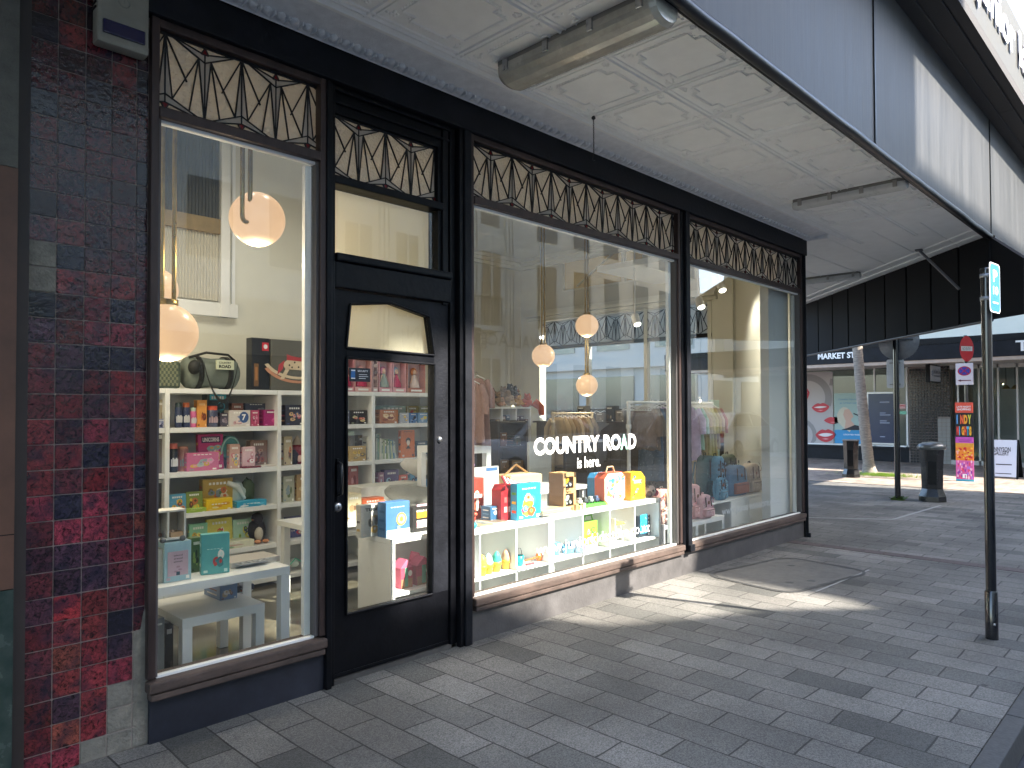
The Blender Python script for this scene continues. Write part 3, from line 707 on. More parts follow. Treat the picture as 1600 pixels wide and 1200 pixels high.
FAS = M('streaked_fascia', (.060,.061,.063), .5, spec=.22, var=.45, vs=5.5, stretch=(3.2,1,.10), bump=.1, bs=14, detail=4)
def f(b):
    # folded sheets: shallow vertical ribs
    for xa, xb in ((-6, .4), (.42, 3.0), (3.01, 5.9), (5.91, 9.93), (9.96, 13.2), (13.22, 19)):
        n = 1
        for i in range(n):
            x0 = xa+(xb-xa)*i/n; x1 = xa+(xb-xa)*(i+1)/n; d = 0
            b.box(x0, x1, YE-.03-d, YE+.01, 3.51, 4.86, FAS)
prt('fascia', f, can)
def f(b):
    n = 60; P = [(-6+i*(9.95+6)/n, YE-.02+RND.uniform(-.004,.004), 3.482+RND.uniform(-.005,.005)) for i in range(n+1)]
    b.tube(P, .034, PLB, 8); P = [(9.98+i*.3, YE-.02, 3.485) for i in range(31)]; b.tube(P, .034, PLB, 8)
    b.box(-6, 9.95, YE-.005, YE+.03, 3.47, 3.50, BLK)
prt('rubber_edge', f, can)
def f(b):
    for x in (9.945, 13.21, 5.905): b.box(x-.012, x+.012, YE-.04, YE-.028, 3.52, 4.86, BLK)
prt('cover_strip', f, can)
def f(b): b.box(-6, 19, YE, 0, 4.80, 4.86, BLK2)
prt('roof', f, can)
# sign box projecting above the fascia
t = thing('shop_sign', 'cream sign box with white raised shop letters on a grey soffit above the canopy', 'sign', (9, -1.9, 4.86))
SOF = M('grey_brown_soffit', (.06,.055,.053), .8, var=.12, vs=3, bump=.35, bs=45)
def f(b):
    b.box(-6, 11.85, -1.73, YE, 4.862, 5.0, SOF); b.box(-6, 9.85, -1.875, -1.735, 4.885, 5.0, SOF); b.box(9.86, 19, -1.875, -1.735, 4.885, 5.0, SOF); b.box(11.86, 19, -1.73, YE, 4.862, 5.0, SOF)
    b.box(-6, 19, -1.88, -1.873, 4.91, 5.0, BLK)
    b.box(-6, 19, -1.975, -1.885, 4.905, 5.0, SOF)
part('soffit', t, f)
def f(b): b.box(-6, 19, -1.975, YE, 5.001, 5.75, M('cream_sign_face', (.085,.082,.072), .6, spec=.2, var=.08, vs=3)); 
part('sign_face', t, f)
def f(b):
    x = 7.50; zz = 5.10
    b.text('junior kids', (x,-1.998,zz), (3.1,0,0), (0,0,.52), VINYL, 0, .02)
    b.text('junior kids', (x,-1.978,zz), (3.1,0,0), (0,0,.52), M('letter_shadow', (.10,.09,.10), .6), 0, .04)  # dark copy behind the letters, painted as their shadow on the face
part('lettering', t, f)

# fluorescent battens
def batten(label, x, y0, y1, z, w, h, dif, yellow):
    t = thing('fluorescent_batten', label, 'ceiling light', (x, (y0+y1)/2, z-h), 0, 'fluorescent battens under the canopy')
    D = M('yellowed_diffuser', (.44,.42,.36), .25, var=.22, vs=7, coat=.3) if yellow else M('grey_diffuser', (.52,.52,.51), .3, var=.1, vs=9)
    def f(b):
        n = 9; pr = [(-w/2, 0)]+[(-w/2*cos(pi*k/n)*1.0, -h*(.35+.65*sin(pi*k/n))) for k in range(n+1)]+[(w/2, 0)]
        ring = []
        for y in (y0, y0+.03, y1-.03, y1):
            s_ = .86 if y in (y0, y1) else 1
            ring.append([(x+px*s_, y, z-.03+pz*s_) for px, pz in pr])
        vs = sum(ring, []); m = len(pr); fs = []
        for i in range(3):
            for k in range(m-1): fs.append((i*m+k, i*m+k+1, (i+1)*m+k+1, (i+1)*m+k))
        fs += [list(range(m)), list(range(3*m, 4*m))[::-1]]
        b.add(vs, fs, D, False)
    part('diffuser', t, f)
    def f(b): b.bbox(x-w*.48, x+w*.48, y0+.01, y1-.01, z-.032, z, M('batten_tray', (.20,.19,.17), .5), .004)
    part('tray', t, f)
    def f(b):
        for k in range(4):
            yy = y0+.08+(y1-y0-.16)*k/3; b.bbox(x-w/2-.012, x-w/2+.002, yy-.018, yy+.018, z-.075, z-.012, STEEL if yellow else M('clip_grey', (.3,.28,.26), .5), .003)
            b.bbox(x+w/2-.002, x+w/2+.012, yy-.018, yy+.018, z-.075, z-.012, STEEL, .003)
    part('clips', t, f)
batten('nearest fluorescent batten, broad yellowed diffuser, above the door end of the windows', 3.035, -1.57, -.50, ZC, .23, .105, .2, True)
batten('slim fluorescent batten with grey diffuser in the middle of the canopy soffit', 6.93, -1.56, -.56, ZC, .12, .07, .1, False)
t = batten('farthest fluorescent batten, seen past the shop corner under the canopy', 11.2, .25, 1.5, ZC, .12, .07, .1, False)
# hanging chain
t = thing('hanging_chain', 'short dark chain with an open hook hanging from the canopy soffit', 'chain', (3.93, -.43, 3.19))
def f(b):
    z = 3.485
    b.lathe((3.93,-.43,3.478), [(.008,.02),(.014,.01),(.014,0),(.006,-.006)], PLB, 8)
    i = 0
    while z > 3.245:
        a = i % 2; r = .007; P = []
        for k in range(9):
            an = 2*pi*k/8; dx = r*.65*cos(an); dz = r*1.35*sin(an); P.append((3.93+(dx if a else 0), -.43+(0 if a else dx), z-.012+dz))
        b.tube(P, .0019, PLB, 5, caps=False); z -= .0165; i += 1
    b.tube([(3.93,-.43,3.24),(3.925,-.43,3.22),(3.918,-.43,3.195),(3.93,-.43,3.188),(3.944,-.43,3.195)], .002, PLB, 5)
part('links', t, f)
# black panelled awning front behind the canopy corner
P0 = at(1557, 500, y=-1.66); dA = Vector((cos(radians(43)), sin(radians(43)), 0))
def onplane(px, py):    # hit on the awning's vertical plane
    n = Vector((-dA.y, dA.x, 0)); d = ray(px, py); return EYE + d*((P0-EYE).dot(n)/d.dot(n))
zb = onplane(1450, 519).z; sL = (onplane(1235, 555)-P0).dot(dA)
t = thing('black_awning', 'black panelled awning wall hanging across the corner beyond the white canopy', 'awning', tuple(P0.xy)+(zb,))
PIT = M('awning_joint', (.003,.003,.003), .9, spec=.05)
AWN = M('black_awning_sheet', (.008,.008,.009), .8, spec=.15, var=.35, vs=4, stretch=(2,2,.3))
def f(b):
    step = .62; s = 0.0; n = Vector((-dA.y, dA.x, 0))
    e0 = onplane(1606, 403); e1 = onplane(1606, 490)
    b.prism([Vector((P0.x,P0.y,zb)), Vector((e1.x,e1.y,e1.z)), Vector((e0.x,e0.y,e0.z)), Vector((P0.x,P0.y,3.47))], n*.05, AWN)
    while s < sL:
        e = min(s+step-.04, sL); p = P0+dA*s; q = P0+dA*e; zt = 3.495
        b.prism([Vector((p.x,p.y,zb)), Vector((q.x,q.y,zb)), Vector((q.x,q.y,zt)), Vector((p.x,p.y,zt))], n*.07, AWN)
        if e < sL:
            g0 = P0+dA*e+n*.003; g1 = P0+dA*(e+.04)+n*.003
            b.prism([Vector((g0.x,g0.y,zb)), Vector((g1.x,g1.y,zb)), Vector((g1.x,g1.y,zt)), Vector((g0.x,g0.y,zt))], n*.04, PIT)
        s += step
part('panels', t, f)
def f(b):
    p = P0+Vector((-dA.y,dA.x,0))*.05; q = p+dA*sL; b.tube([(p.x,p.y,zb-.01),(q.x,q.y,zb-.01)], .02, PLB, 8)
part('bottom_rail', t, f)
t = thing('tie_rod', 'thin grey diagonal stay rod running under the canopy end', 'rod', tuple(onplane(1510, 458)-Vector((.5,0,0))))
def f(b):
    a = at(1436,391, z=3.49); c_ = onplane(1510,457)-Vector((.35,0,0)); b.tube([a, c_], .016, M('grey_rod', (.16,.16,.17), .45, metal=.5), 8); b.bbox(a.x-.04,a.x+.04,a.y-.04,a.y+.04,3.48,3.5,M('grey_rod'),.004)
part('rod', t, f)

# ================================================================== OPPOSITE STREET SIDE (seen in the glass; shapes the sunlight)
DECO = M('deco_cream_render', (.70,.68,.61), .8, var=.08, vs=1.5)
WING = M('dark_window_glass', (.03,.035,.04), .08, coat=.5)
def zs(Z, Y=0): return Z+.9*(14+Y)
def xs(X, Y=0): return X+.28*(14+Y)
YO = -14.0
t = thing('tall_building', 'tall cream rendered building across the street with shop name lettering over its verandah', 'building', (-8, -18, 0))
def f(b): b.box(-30, 6.5, -24, YO, 0, 24, DECO)
part('wall', t, f)
def f(b):
    for i in range(14):
        for z in (5.2, 8.8, 12.4): b.box(-26+i*2.3, -24.9+i*2.3, YO, YO+.03, z, z+1.9, WING)
part('windows', t, f)
def f(b):
    for i in range(14):
        for z in (5.2, 8.8): b.box(-26.1+i*2.3, -24.8+i*2.3, YO+.03, YO+.16, z-.14, z, DECO)
    b.box(-30,6.5,YO,YO+.25,4.4,4.6,DECO); b.box(-30,6.5,YO,YO+.3,10.9,11.2,DECO)
part('ledges', t, f)
# gabled parapet block through whose notch the low sun reaches the shopfront
t = thing('gabled_building', 'cream building across the street with a stepped and notched parapet and leadlight shop windows', 'building', (8.5, -17, 0))
NOT = [(xs(2.65), zs(.30)), (xs(3.087), zs(.287)), (xs(3.35), zs(.235)), (xs(3.553), zs(.14)), (xs(3.75), zs(.05)), (xs(3.88), zs(0)), (xs(4.05,-.44), zs(0,-.44)), (xs(4.54,-.72), zs(0,-.72)), (xs(5.18,-1.06), zs(0,-1.06)), (xs(5.74,-1.6), zs(0,-1.6)),
       (xs(5.97,-1.155), zs(0,-1.155)), (xs(6.09,-.64), zs(0,-.64)), (xs(6.15), zs(0)), (xs(6.45), zs(.36)), (xs(6.72), zs(1.2)), (xs(6.9), zs(2.1))]
def f(b):
    P = [(6.5,YO,4.4),(xs(6.9),YO,4.4)] + [(x,YO,z) for x, z in reversed(NOT)]; P.append((6.5,YO,NOT[0][1]))
    b.prism(P, (0,-1.2,0), DECO); b.box(6.5, xs(6.9), -24, YO, 0, 4.4, DECO)
part('wall', t, f)
def f(b):
    for x in (6.9, 9.0):
        for z in (5.2, 8.6): b.box(x, x+1.1, YO, YO+.03, z, z+1.9, WING)
    b.box(6.8, 10.2, YO, YO+.04, .5, 2.9, WING)
part('windows', t, f)
t = thing('rooftop_blocker', 'unseen added pale tank raised on legs on a roof across the street', 'blocker', (8, -14.5, 14.3))  # added out of view to keep sun off the left canopy fascia
def f(b): b.box(5.2, xs(7.0,-1.6)-.0, -14.4, -14.0, zs(2.25,0), 18.2, GREYM)
part('blocker', t, f)
def f(b): 
    for x in (5.4, 6.4): b.box(x, x+.08, -14.3, -14.2, 10, zs(2.25), STEEL)
part('legs', t, f)
XC0, XC1 = xs(7.0,-1.6), xs(14.85)
t = thing('deco_building', 'cream art deco building across the street with fluted pilasters, balcony and tall windows', 'building', (14.5, -18, 0))
def f(b): b.box(XC0, XC1, -24, YO, 0, zs(2.2), DECO)
part('wall', t, f)
def f(b):
    x = XC0+.2
    while x < XC1-.3:
        for k in range(3): b.box(x+k*.16, x+k*.16+.1, YO, YO+.12, 0, 10.5, DECO)
        x += 1.75
part('pilasters', t, f)
def f(b):
    x = XC0+.85
    while x < XC1-.9:
        for z, h in ((.9,2.3),(4.3,2.5),(7.7,2.2)): b.box(x, x+.85, YO, YO+.03, z, z+h, WING)
        x += 1.75
part('windows', t, f)
def f(b):
    x = XC0+.85
    while x < XC1-.9: b.box(x+.38, x+.44, YO+.03, YO+.06, .9, 3.2, DECO); b.box(x+.38, x+.44, YO+.03, YO+.06, 4.3, 6.8, DECO); b.box(x+.2,x+.65,YO+.02,YO+.07,3.45,3.9,DECO); x += 1.75
part('glazing_bars', t, f)
def f(b):
    b.box(14.0, 16.6, YO, YO+1.0, 4.0, 4.15, DECO); b.prism([(14.3,YO,3.7),(16.3,YO,3.7),(16.6,YO,4.0),(14.0,YO,4.0)], (0,.7,0), DECO)
    for k in range(18): b.box(14.02+k*.148, 14.04+k*.148, YO+.96, YO+.98, 4.15, 5.05, BLK)
    b.box(14.0,16.6,YO+.95,YO+.99,5.02,5.07,BLK)
    for k in range(6): b.box(14.01, 14.03, YO+.1+k*.16, YO+.12+k*.16, 4.15, 5.05, BLK)
part('balcony', t, f)
t = thing('sky_gap_wing', 'lower cream wing added to fill the sky gap beside the deco building across the street', 'building', (25, -18, 0))  # added to hide the sky gap reflected in the middle window
part('wall', t, lambda b: b.box(XC1+.01, 30.9, -24, YO, 0, 10.2, DECO))
def f(b):
    for k in range(6):
        for z, h in ((.9,2.3),(4.3,2.4),(7.6,1.6)): b.box(XC1+.6+k*2, XC1+1.6+k*2, YO, YO+.03, z, z+h, WING)
part('windows', t, f)
t = thing('corner_store', 'low cream building beyond the side street, seen only in the window reflections', 'building', (40, -18, 0))
def f(b): b.box(31, 60, -24, YO, 0, 7.0, DECO)
part('wall', t, f)
def f(b):
    for k in range(9): b.box(32+k*3, 34+k*3, YO, YO+.03, .8, 2.9, WING); b.box(32.3+k*3, 33.5+k*3, YO, YO+.03, 4.2, 6.0, WING)
part('windows', t, f)
# verandah and shop name on the tall building, read reversed in the glass
t = thing('verandah', 'pale verandah fascia with dark shop name lettering across the street', 'verandah', (5, -12, 3.0))
def f(b): b.box(-20, XC0-.3, -14, -11.4, 3.35, 3.45, DECO); b.box(-20, XC0-.3, -11.45, -11.35, 3.1, 3.9, M('pale_verandah', (.60,.56,.46), .7))
part('fascia', t, f)
def f(b):
    a = at(838, 600, y=11.35); c_ = at(735, 600, y=11.35); b.text('WALLACE COTTON', (a.x+.3,-11.34,3.32), (-5.2,0,0), (0,0,.36), M('sign_dark', (.05,.05,.045), .6), 0, .0)
part('lettering', t, f)
# parked cars across the street
def make_car(col, label):
    t = thing('parked_car', label, 'car', (0,0,0), 0, 'cars parked across the street')
    P = M('car_paint_'+col, col, .25, coat=.8); R = M('tyre_rubber', (.02,.02,.02), .8); G = M('car_glass', (.025,.03,.035), .05, coat=.6)
    body = [(-2.05,.32),(-2.1,.62),(-2.0,.86),(-1.25,.98),(1.35,1.02),(1.95,.94),(2.02,.55),(1.98,.30)]
    roof = [(-1.25,.98),(-.55,1.40),(.1,1.50),(1.0,1.46),(1.75,1.0)]
    def f(b):
        bm = bmesh.new(); v1 = [bm.verts.new((x, -.84, z)) for x, z in body]; bm.faces.new(v1)
        r = bmesh.ops.extrude_face_region(bm, geom=list(bm.faces)); bmesh.ops.translate(bm, vec=(0,1.68,0), verts=[g for g in r['geom'] if isinstance(g, bmesh.types.BMVert)])
        bmesh.ops.bevel(bm, geom=list(bm.edges), offset=.07, segments=3, affect='EDGES'); b.bm(bm, P, smooth=True)
        vs = [(x, -.80+(.14 if z > 1.1 else 0), z) for x, z in roof]+[(x, .80-(.14 if z > 1.1 else 0), z) for x, z in roof]; n = len(roof)
        b.add([Vector(v) for v in vs], [(i, i+1, n+i+1, n+i) for i in range(n-1)]+[list(range(n)), list(range(n, 2*n))[::-1]], P)
    part('body', t, f, local=True)
    def f(b):
        for s in (-1, 1):
            q = lambda x, z: (x, s*(.81-(.14*(z-1.0)/.42 if z > 1 else 0)), z)
            b.add([q(-1.0,1.04), q(-.5,1.36), q(.15,1.43), q(.15,1.04)], [(0,1,2,3)], G); b.add([q(.22,1.04), q(.22,1.43), q(.95,1.40), q(1.45,1.05)], [(0,1,2,3)], G)
        b.add([(-1.27,-.70,1.0),(-1.27,.70,1.0),(-.60,.62,1.40),(-.60,-.62,1.40)], [(0,1,2,3)], G); b.add([(1.72,-.68,1.05),(1.72,.68,1.05),(1.07,.60,1.44),(1.07,-.60,1.44)], [(0,1,2,3)], G)
    part('windows', t, f, local=True)
    for sx in (-1.3, 1.25):
        for sy in (-.80, .80):
            w = part('wheel', t, lambda b: b.lathe((sx, sy-.09*0, .31), [(.0,-.09),(.24,-.09),(.31,-.07),(.31,.07),(.24,.09),(0,.09)], R, 20, axis='y'), local=True)
            part('rim', w, lambda b: b.lathe((sx, sy+(.095 if sy > 0 else -.095), .31), [(0,0),(.19,0),(.21,-.01)], STEEL, 12, axis='y'), local=True)
    for sy in (-.6, .6): part('headlight', t, lambda b: b.ball((-2.02, sy, .72), .06, .16, .08, M('lamp_glass', (.7,.7,.7), .1), 8), local=True)
    for sy in (-.68, .68): part('tail_light', t, lambda b: b.ball((1.97, sy, .82), .05, .10, .12, M('tail_red', (.4,.01,.01), .2), 8), local=True)
    return t
c1 = make_car('d8dade', 'white hatchback parked across the street, facing left, nearest in the middle window reflection'); c1.location = (12.4, -8.1, -.13)
c2 = copy_tree(c1, (22.5, -8.1, -.13), 'white hatchback across the street, first of the two reflected in the corner window', pi)
c3 = copy_tree(c1, (27.4, -8.1, -.13), 'white hatchback across the street, second of the two reflected in the corner window', pi)
c4 = make_car('20303c', 'dark blue hatchback parked across the street between the white ones'); c4.location = (17.5, -8.1, -.13)
c5 = make_car('5a6d86', 'steel blue hatchback parked across the street opposite the shop door'); c5.location = (4.2, -8.1, -.13)

# ================================================================== MARKET STREET SIDE
XM = 21.7; XF = 19.0
t = thing('corner_shop_building', 'single storey black-fronted corner shop facing the pavement, cream wall above its verandah', 'building', (XM, 1, 0))
BT = M('black_mosaic', (.012,.012,.014), .25, coat=.3)
def mosaic(b, x, y0, y1, z0, z1, s, m):
    n = int((y1-y0)/s); k = int((z1-z0)/s)
    for i in range(n):
        for j in range(k):
            b.box(x-.008+RND.uniform(-.001,.001), x, y0+i*s+.005, y0+(i+1)*s-.005, z0+j*s+.005, z0+(j+1)*s-.005, m)
y_p0 = at(1485,650,x=XM).y; y_p1 = at(1420,650,x=XM).y
def f(b):
    b.box(XM+.1, 30, -8, 8.2, 3.1, 9.5, CREAM); b.box(XM, XM+.3, -8, 8.2, 2.60, 3.1, BLK2)
    b.box(XM, XM+.3, y_p1, 8.2, 0, .42, BLK2); b.box(XM-.06, XM, y_p1, 8.2, .36, .42, BLK2)
    b.box(XM+.002, XM+.3, y_p0, y_p1, 0, 2.6, GROUT)
    b.box(30, 30.2, -8, 8.2, 0, 3.1, CREAM)
part('wall', t, f)
def f(b): mosaic(b, XM, y_p0+.3, y_p1, .0, 2.6, .075, BT)
part('black_mosaic_pier', t, f)
def f(b): mosaic(b, XM, y_p0, y_p0+.3, .0, 1.25, .1, M('grey_tile', (.25,.24,.22), .4)); mosaic(b, XM, y_p0, y_p0+.3, 1.25, 2.6, .075, BT)
part('grey_tile_panel', t, f)
def f(b):
    b.box(XM+.02, XM+.03, y_p1, 8.2, .42, 2.60, GLASS2)
part('display_glass', t, f)
def f(b):
    for y in (y_p1+.02, at(1368,640,x=XM).y): b.box(XM-.02, XM+.04, y, y+.04, .42, 2.6, WHITE)
    b.box(XM-.02, XM+.04, y_p1, 8.2, .42, .46, WHITE)
part('window_frame', t, f)
def f(b):
    b.box(XM+.05, XM+.06, -8, y_p0, .12, 2.6, GLASS2)
    b.box(XM+2.5, XM+2.6, -8, y_p0, 0, 3, M('pale_green_wall', (.36,.37,.35), .7, var=.08)); b.box(XM+.1,30,-8,8.2,3.0,3.1,WHITE)
    b.box(XM+2.0, XM+2.1, y_p1, 8.2, 0, 3, CREAM)
part('shop_interior', t, f)
def f(b):
    for px in (1497, 1530, 1560, 1590): y = at(px,640,x=XM).y; b.box(XM, XM+.06, y-.02, y+.02, 0, 2.6, M('alu_frame', (.5,.5,.5), .35, metal=.6))
    b.box(XM, XM+.06, -8, y_p0, 2.50, 2.6, M('alu_frame')); b.box(XM,XM+.08,-8,y_p0,0,.12,M('alu_frame'))
part('door_frames', t, f)
def f(b):
    for k, px in enumerate((1572, 1586)):
        p = at(px, 604, x=XM+1.2); b.tube([(p.x,p.y,2.9),(p.x,p.y,p.z)], .006, BLK, 5); b.lathe((p.x,p.y,p.z-.06), [(.02,.1),(.06,.06),(.10,0)], BRASS, 10)
part('brass_pendants', t, f)
part('floor', t, lambda b: b.box(XM+.1, 30, -8, 8.2, 0, .02, M('far_shop_floor', (.3,.3,.28), .5)))
# verandah of the far shop
t = thing('far_verandah', 'black verandah fascia with white street name lettering and pale underside edge', 'verandah', (XF, 1, 2.5))
def f(b):
    b.bbox(XF, XF+.15, -8, 8.5, 2.62, 3.12, BLK2, .01); b.box(XF-.02, XF, -8, 8.5, 2.98, 3.12, BLK); b.box(XF+.15, XM+.3, -8, 8.5, 2.95, 3.12, BLK2)
part('fascia', t, f)
def f(b): b.box(XF+.02, XF+.12, -8, 8.5, 2.54, 2.62, M('tan_trim', (.42,.33,.27), .7, var=.2)); b.box(XF+.12, XM, -8, 8.5, 2.60, 2.66, M('far_soffit', (.5,.46,.42), .7))
part('soffit_edge', t, f)
def f(b):
    a = at(1278,562,x=XF); c_ = at(1336,559,x=XF); b.text('MARKET ST', (XF-.004,a.y,a.z-.0), (0,c_.y-a.y,0), (0,0,.155), VINYL, 0, .035)
    a = at(1587,549,x=XF-.02); b.text('TENNYSON', (XF-.025,a.y,a.z), (0,-2.1,0), (0,0,.24), VINYL, 0, .02)
part('lettering', t, f)
t = thing('far_grey_building', 'pale grey two storey building with a dentil cornice seen through the shop', 'building', (24, 20, 0))
GB = M('pale_grey_render', (.30,.30,.30), .75, var=.06, vs=1)
def f(b): b.box(22.2, 32, 8.6, 40, 0, 6.6, GB); b.box(21.9, 22.2, 8.6, 40, 5.6, 6.0, GB); b.box(22.0, 22.2, 8.6, 40, 3.0, 3.3, GB)
part('wall', t, f)
def f(b):
    for k in range(60): b.box(22.02, 22.2, 8.8+k*.5, 8.98+k*.5, 5.35, 5.6, GB)
part('dentils', t, f)
def f(b):
    for k in range(9): b.box(22.17, 22.2, 9.4+k*2.6, 10.9+k*2.6, 3.7, 5.0, WING); b.box(22.17, 22.2, 9.2+k*2.6, 11.3+k*2.6, .4, 2.7, WING)
part('windows', t, f)

# lips poster, woman poster, blue poster in the far shop window
RED = M('lip_red', (.50,.015,.03), .45)
def lips(b, x, cy, cz, w, h, op=.5, rot=0):
    def P(u, v): 
        a = u*cos(rot)-v*sin(rot); c_ = u*sin(rot)+v*cos(rot); return (x, cy-a, cz+c_)
    n = 16; up = []; lo = []; iu = []; il = []
    for k in range(n+1):
        u = -1+2*k/n; s_ = (1-abs(u)**2.2)
        up.append(P(u*w/2, h*(.42*s_-.10*math.exp(-(u/.18)**2)+0))); lo.append(P(u*w/2, -h*.55*max(0,1-abs(u)**2.0)**.8))
        iu.append((u*w*.36, h*.16*op*(1-u*u))); il.append((u*w*.36, -h*.22*op*(1-u*u)))
    b.add(up+lo[::-1], [list(range(2*n+2))], RED)
    if op > .2:
        X = x-.004; Q = [P(*q) for q in iu]+[P(*q) for q in il[::-1]]; Q = [(q[0]-.004, q[1], q[2]) for q in Q]
        b.add(Q, [list(range(len(Q)))], M('teeth_white', (.75,.70,.70), .4))
    hl = [P(-w*.18, -h*.30), P(0, -h*.36), P(w*.15, -h*.32), P(0,-h*.28)]; b.add([(q[0]-.005, q[1], q[2]) for q in hl], [(0,1,2,3)], M('lip_shine', (.8,.35,.38), .3))
y0_, y1_ = at(1302,640,x=XM).y, 7.0
t = thing('lips_poster', 'grey window poster with grey curved bands and several pairs of red lips', 'poster', (XM-.02, (y0_+y1_)/2, .47))
def f(b):
    b.box(XM-.012, XM+.005, y0_, y1_, .46, 2.56, M('poster_grey', (.46,.42,.41), .6))
    GR = M('poster_band', (.27,.25,.245), .6)
    def arc(cy, cz, r, a0, a1, w=.14):
        n = 20; vs = []
        for k in range(n+1):
            a = a0+(a1-a0)*k/n
            for rr in (r-w/2, r+w/2): vs.append((XM-.015, min(max(cy+rr*cos(a), y0_), y1_), min(max(cz+rr*sin(a), .46), 2.56)))
        b.add(vs, [(2*k, 2*k+1, 2*k+3, 2*k+2) for k in range(n)], GR)
    c1_ = at(1262,622,x=XM); arc(c1_.y, c1_.z, .62, -.9, 3.5, .2); c2_ = at(1296,600,x=XM); arc(c2_.y-.1, c2_.z+.5, .45, 1.6, 4.9, .2); c3_ = at(1250,690,x=XM); arc(c3_.y, c3_.z+.2, .45, 0, 6.28, .12)
part('sheet', t, f)
def f(b):
    for px, py, w, h, o in ((1282,636,.52,.30,.5),(1302,656,.54,.22,.2),(1290,679,.60,.40,.7),(1254,614,.42,.52,.6),(1247,668,.50,.30,.6)):
        p = at(px, py, x=XM-.02); lips(b, XM-.02, p.y, p.z, w, h, o, .05)
part('lips', t, f)
t = thing('clinic_poster', 'pale green window poster of a reclining blonde woman above a bright blue caption band', 'poster', (XM-.02, at(1330,640,x=XM).y, .47))
ya, yb = at(1351,640,x=XM).y, at(1304,640,x=XM).y
def f(b):
    zt = at(1330,614,x=XM).z; zm = at(1330,672,x=XM).z
    b.box(XM-.02, XM-.0, ya, yb, zm, zt, M('poster_green', '9fb5ae', .6)); b.box(XM-.02, XM-.0, ya, yb, .47, zm, M('poster_blue', '2f8fc4', .5))
    SK = M('poster_skin', 'c9a592', .6); HR = M('poster_hair', 'c9c2ad', .6); DKK = M('poster_dark', '23242a', .6)
    def poly(pts, m, d=.003): b.add([(XM-.021-d, at(px,py,x=XM).y, at(px,py,x=XM).z) for px,py in pts], [list(range(len(pts)))], m)
    poly([(1312,640),(1318,636),(1324,637),(1328,642),(1326,650),(1322,660),(1332,668),(1328,675),(1318,668),(1310,660),(1308,648)], HR, .001)
    poly([(1320,640),(1327,639),(1331,645),(1334,651),(1331,654),(1330,658),(1326,660),(1321,656),(1318,648)], SK, .003)
    poly([(1322,656),(1330,657),(1336,664),(1334,671),(1320,671)], SK, .002)
    poly([(1316,671),(1324,669),(1336,664),(1351,667),(1351,672),(1316,672)], DKK, .004)
    poly([(1334,645),(1351,652),(1351,654),(1334,647)], DKK, .004)
part('sheet', t, f)
def f(b):
    p = at(1310,626,x=XM-.03); q = at(1344,625,x=XM-.03); b.text('Cosmetic Injectables', (XM-.024,p.y,p.z), (0,q.y-p.y,0), (0,0,.06), M('print_blue', '5d8db0', .6), 0, 0)
    p = at(1312,631,x=XM-.03); q = at(1342,630,x=XM-.03); b.text('at Urban Lane', (XM-.024,p.y,p.z), (0,q.y-p.y,0), (0,0,.055), M('print_blue'), 0, 0)
    p = at(1318,680,x=XM-.03); q = at(1346,679,x=XM-.03); b.text('LOCATED INSIDE', (XM-.024,p.y,p.z), (0,q.y-p.y,0), (0,0,.04), VINYL, 0, .02)
part('lettering', t, f)
t = thing('navy_poster', 'navy blue lit poster in a grey frame behind the palm trunk', 'poster', (XM-.02, at(1380,640,x=XM).y, .6))
ya, yb = at(1398,640,x=XM).y, at(1358,640,x=XM).y; za, zb_ = at(1380,692,x=XM).z, at(1380,615,x=XM).z
part('frame', t, lambda b: b.bbox(XM-.06, XM+.0, ya-.06, yb+.06, za-.05, zb_+.05, M('alu_frame'), .006))
def f(b):
    b.box(XM-.065, XM-.06, ya, yb, za, zb_, M('navy_print', (.006,.02,.07), .25))
    for i, (w, z) in enumerate(((.5,.82),(.3,.60),(.55,.56),(.35,.44),(.5,.40),(.25,.12))): b.box(XM-.068, XM-.065, yb-.3-w*.5, yb-.3, za+(zb_-za)*z, za+(zb_-za)*z+.018, M('pale_print', (.4,.45,.6), .5))
part('print', t, f)
t = thing('notice_sticker', 'small red and white notice above a green one on the far shop window edge', 'sticker', (XM-.03, at(1410,640,x=XM).y, 1.5))
def f(b):
    p = at(1407,635,x=XM-.03); b.box(XM-.04, XM-.03, p.y-.13, p.y+.03, p.z-.06, p.z+.06, M('notice_pink', 'd9a9a6', .5)); b.box(XM-.042, XM-.04, p.y-.11, p.y+.01, p.z+.0, p.z+.03, M('notice_red', 'b03a3f', .5))
    p = at(1407,644,x=XM-.03); b.box(XM-.04, XM-.03, p.y-.15, p.y+.03, p.z-.06, p.z+.03, M('notice_green', '7fc4a6', .5))
part('card', t, f)
# hanging blade sign
p0 = at(1446,577,x=20.2); 
t = thing('blade_sign', 'small black box sign with white face and blue flower emblem hanging under the far verandah', 'sign', (20.2, p0.y, 2.2))
yy0 = at(1446,577,x=20.2).y; 
def f(b): b.bbox(20.2, 21.15, yy0-.10, yy0, 2.13, 2.58, BLK, .01)
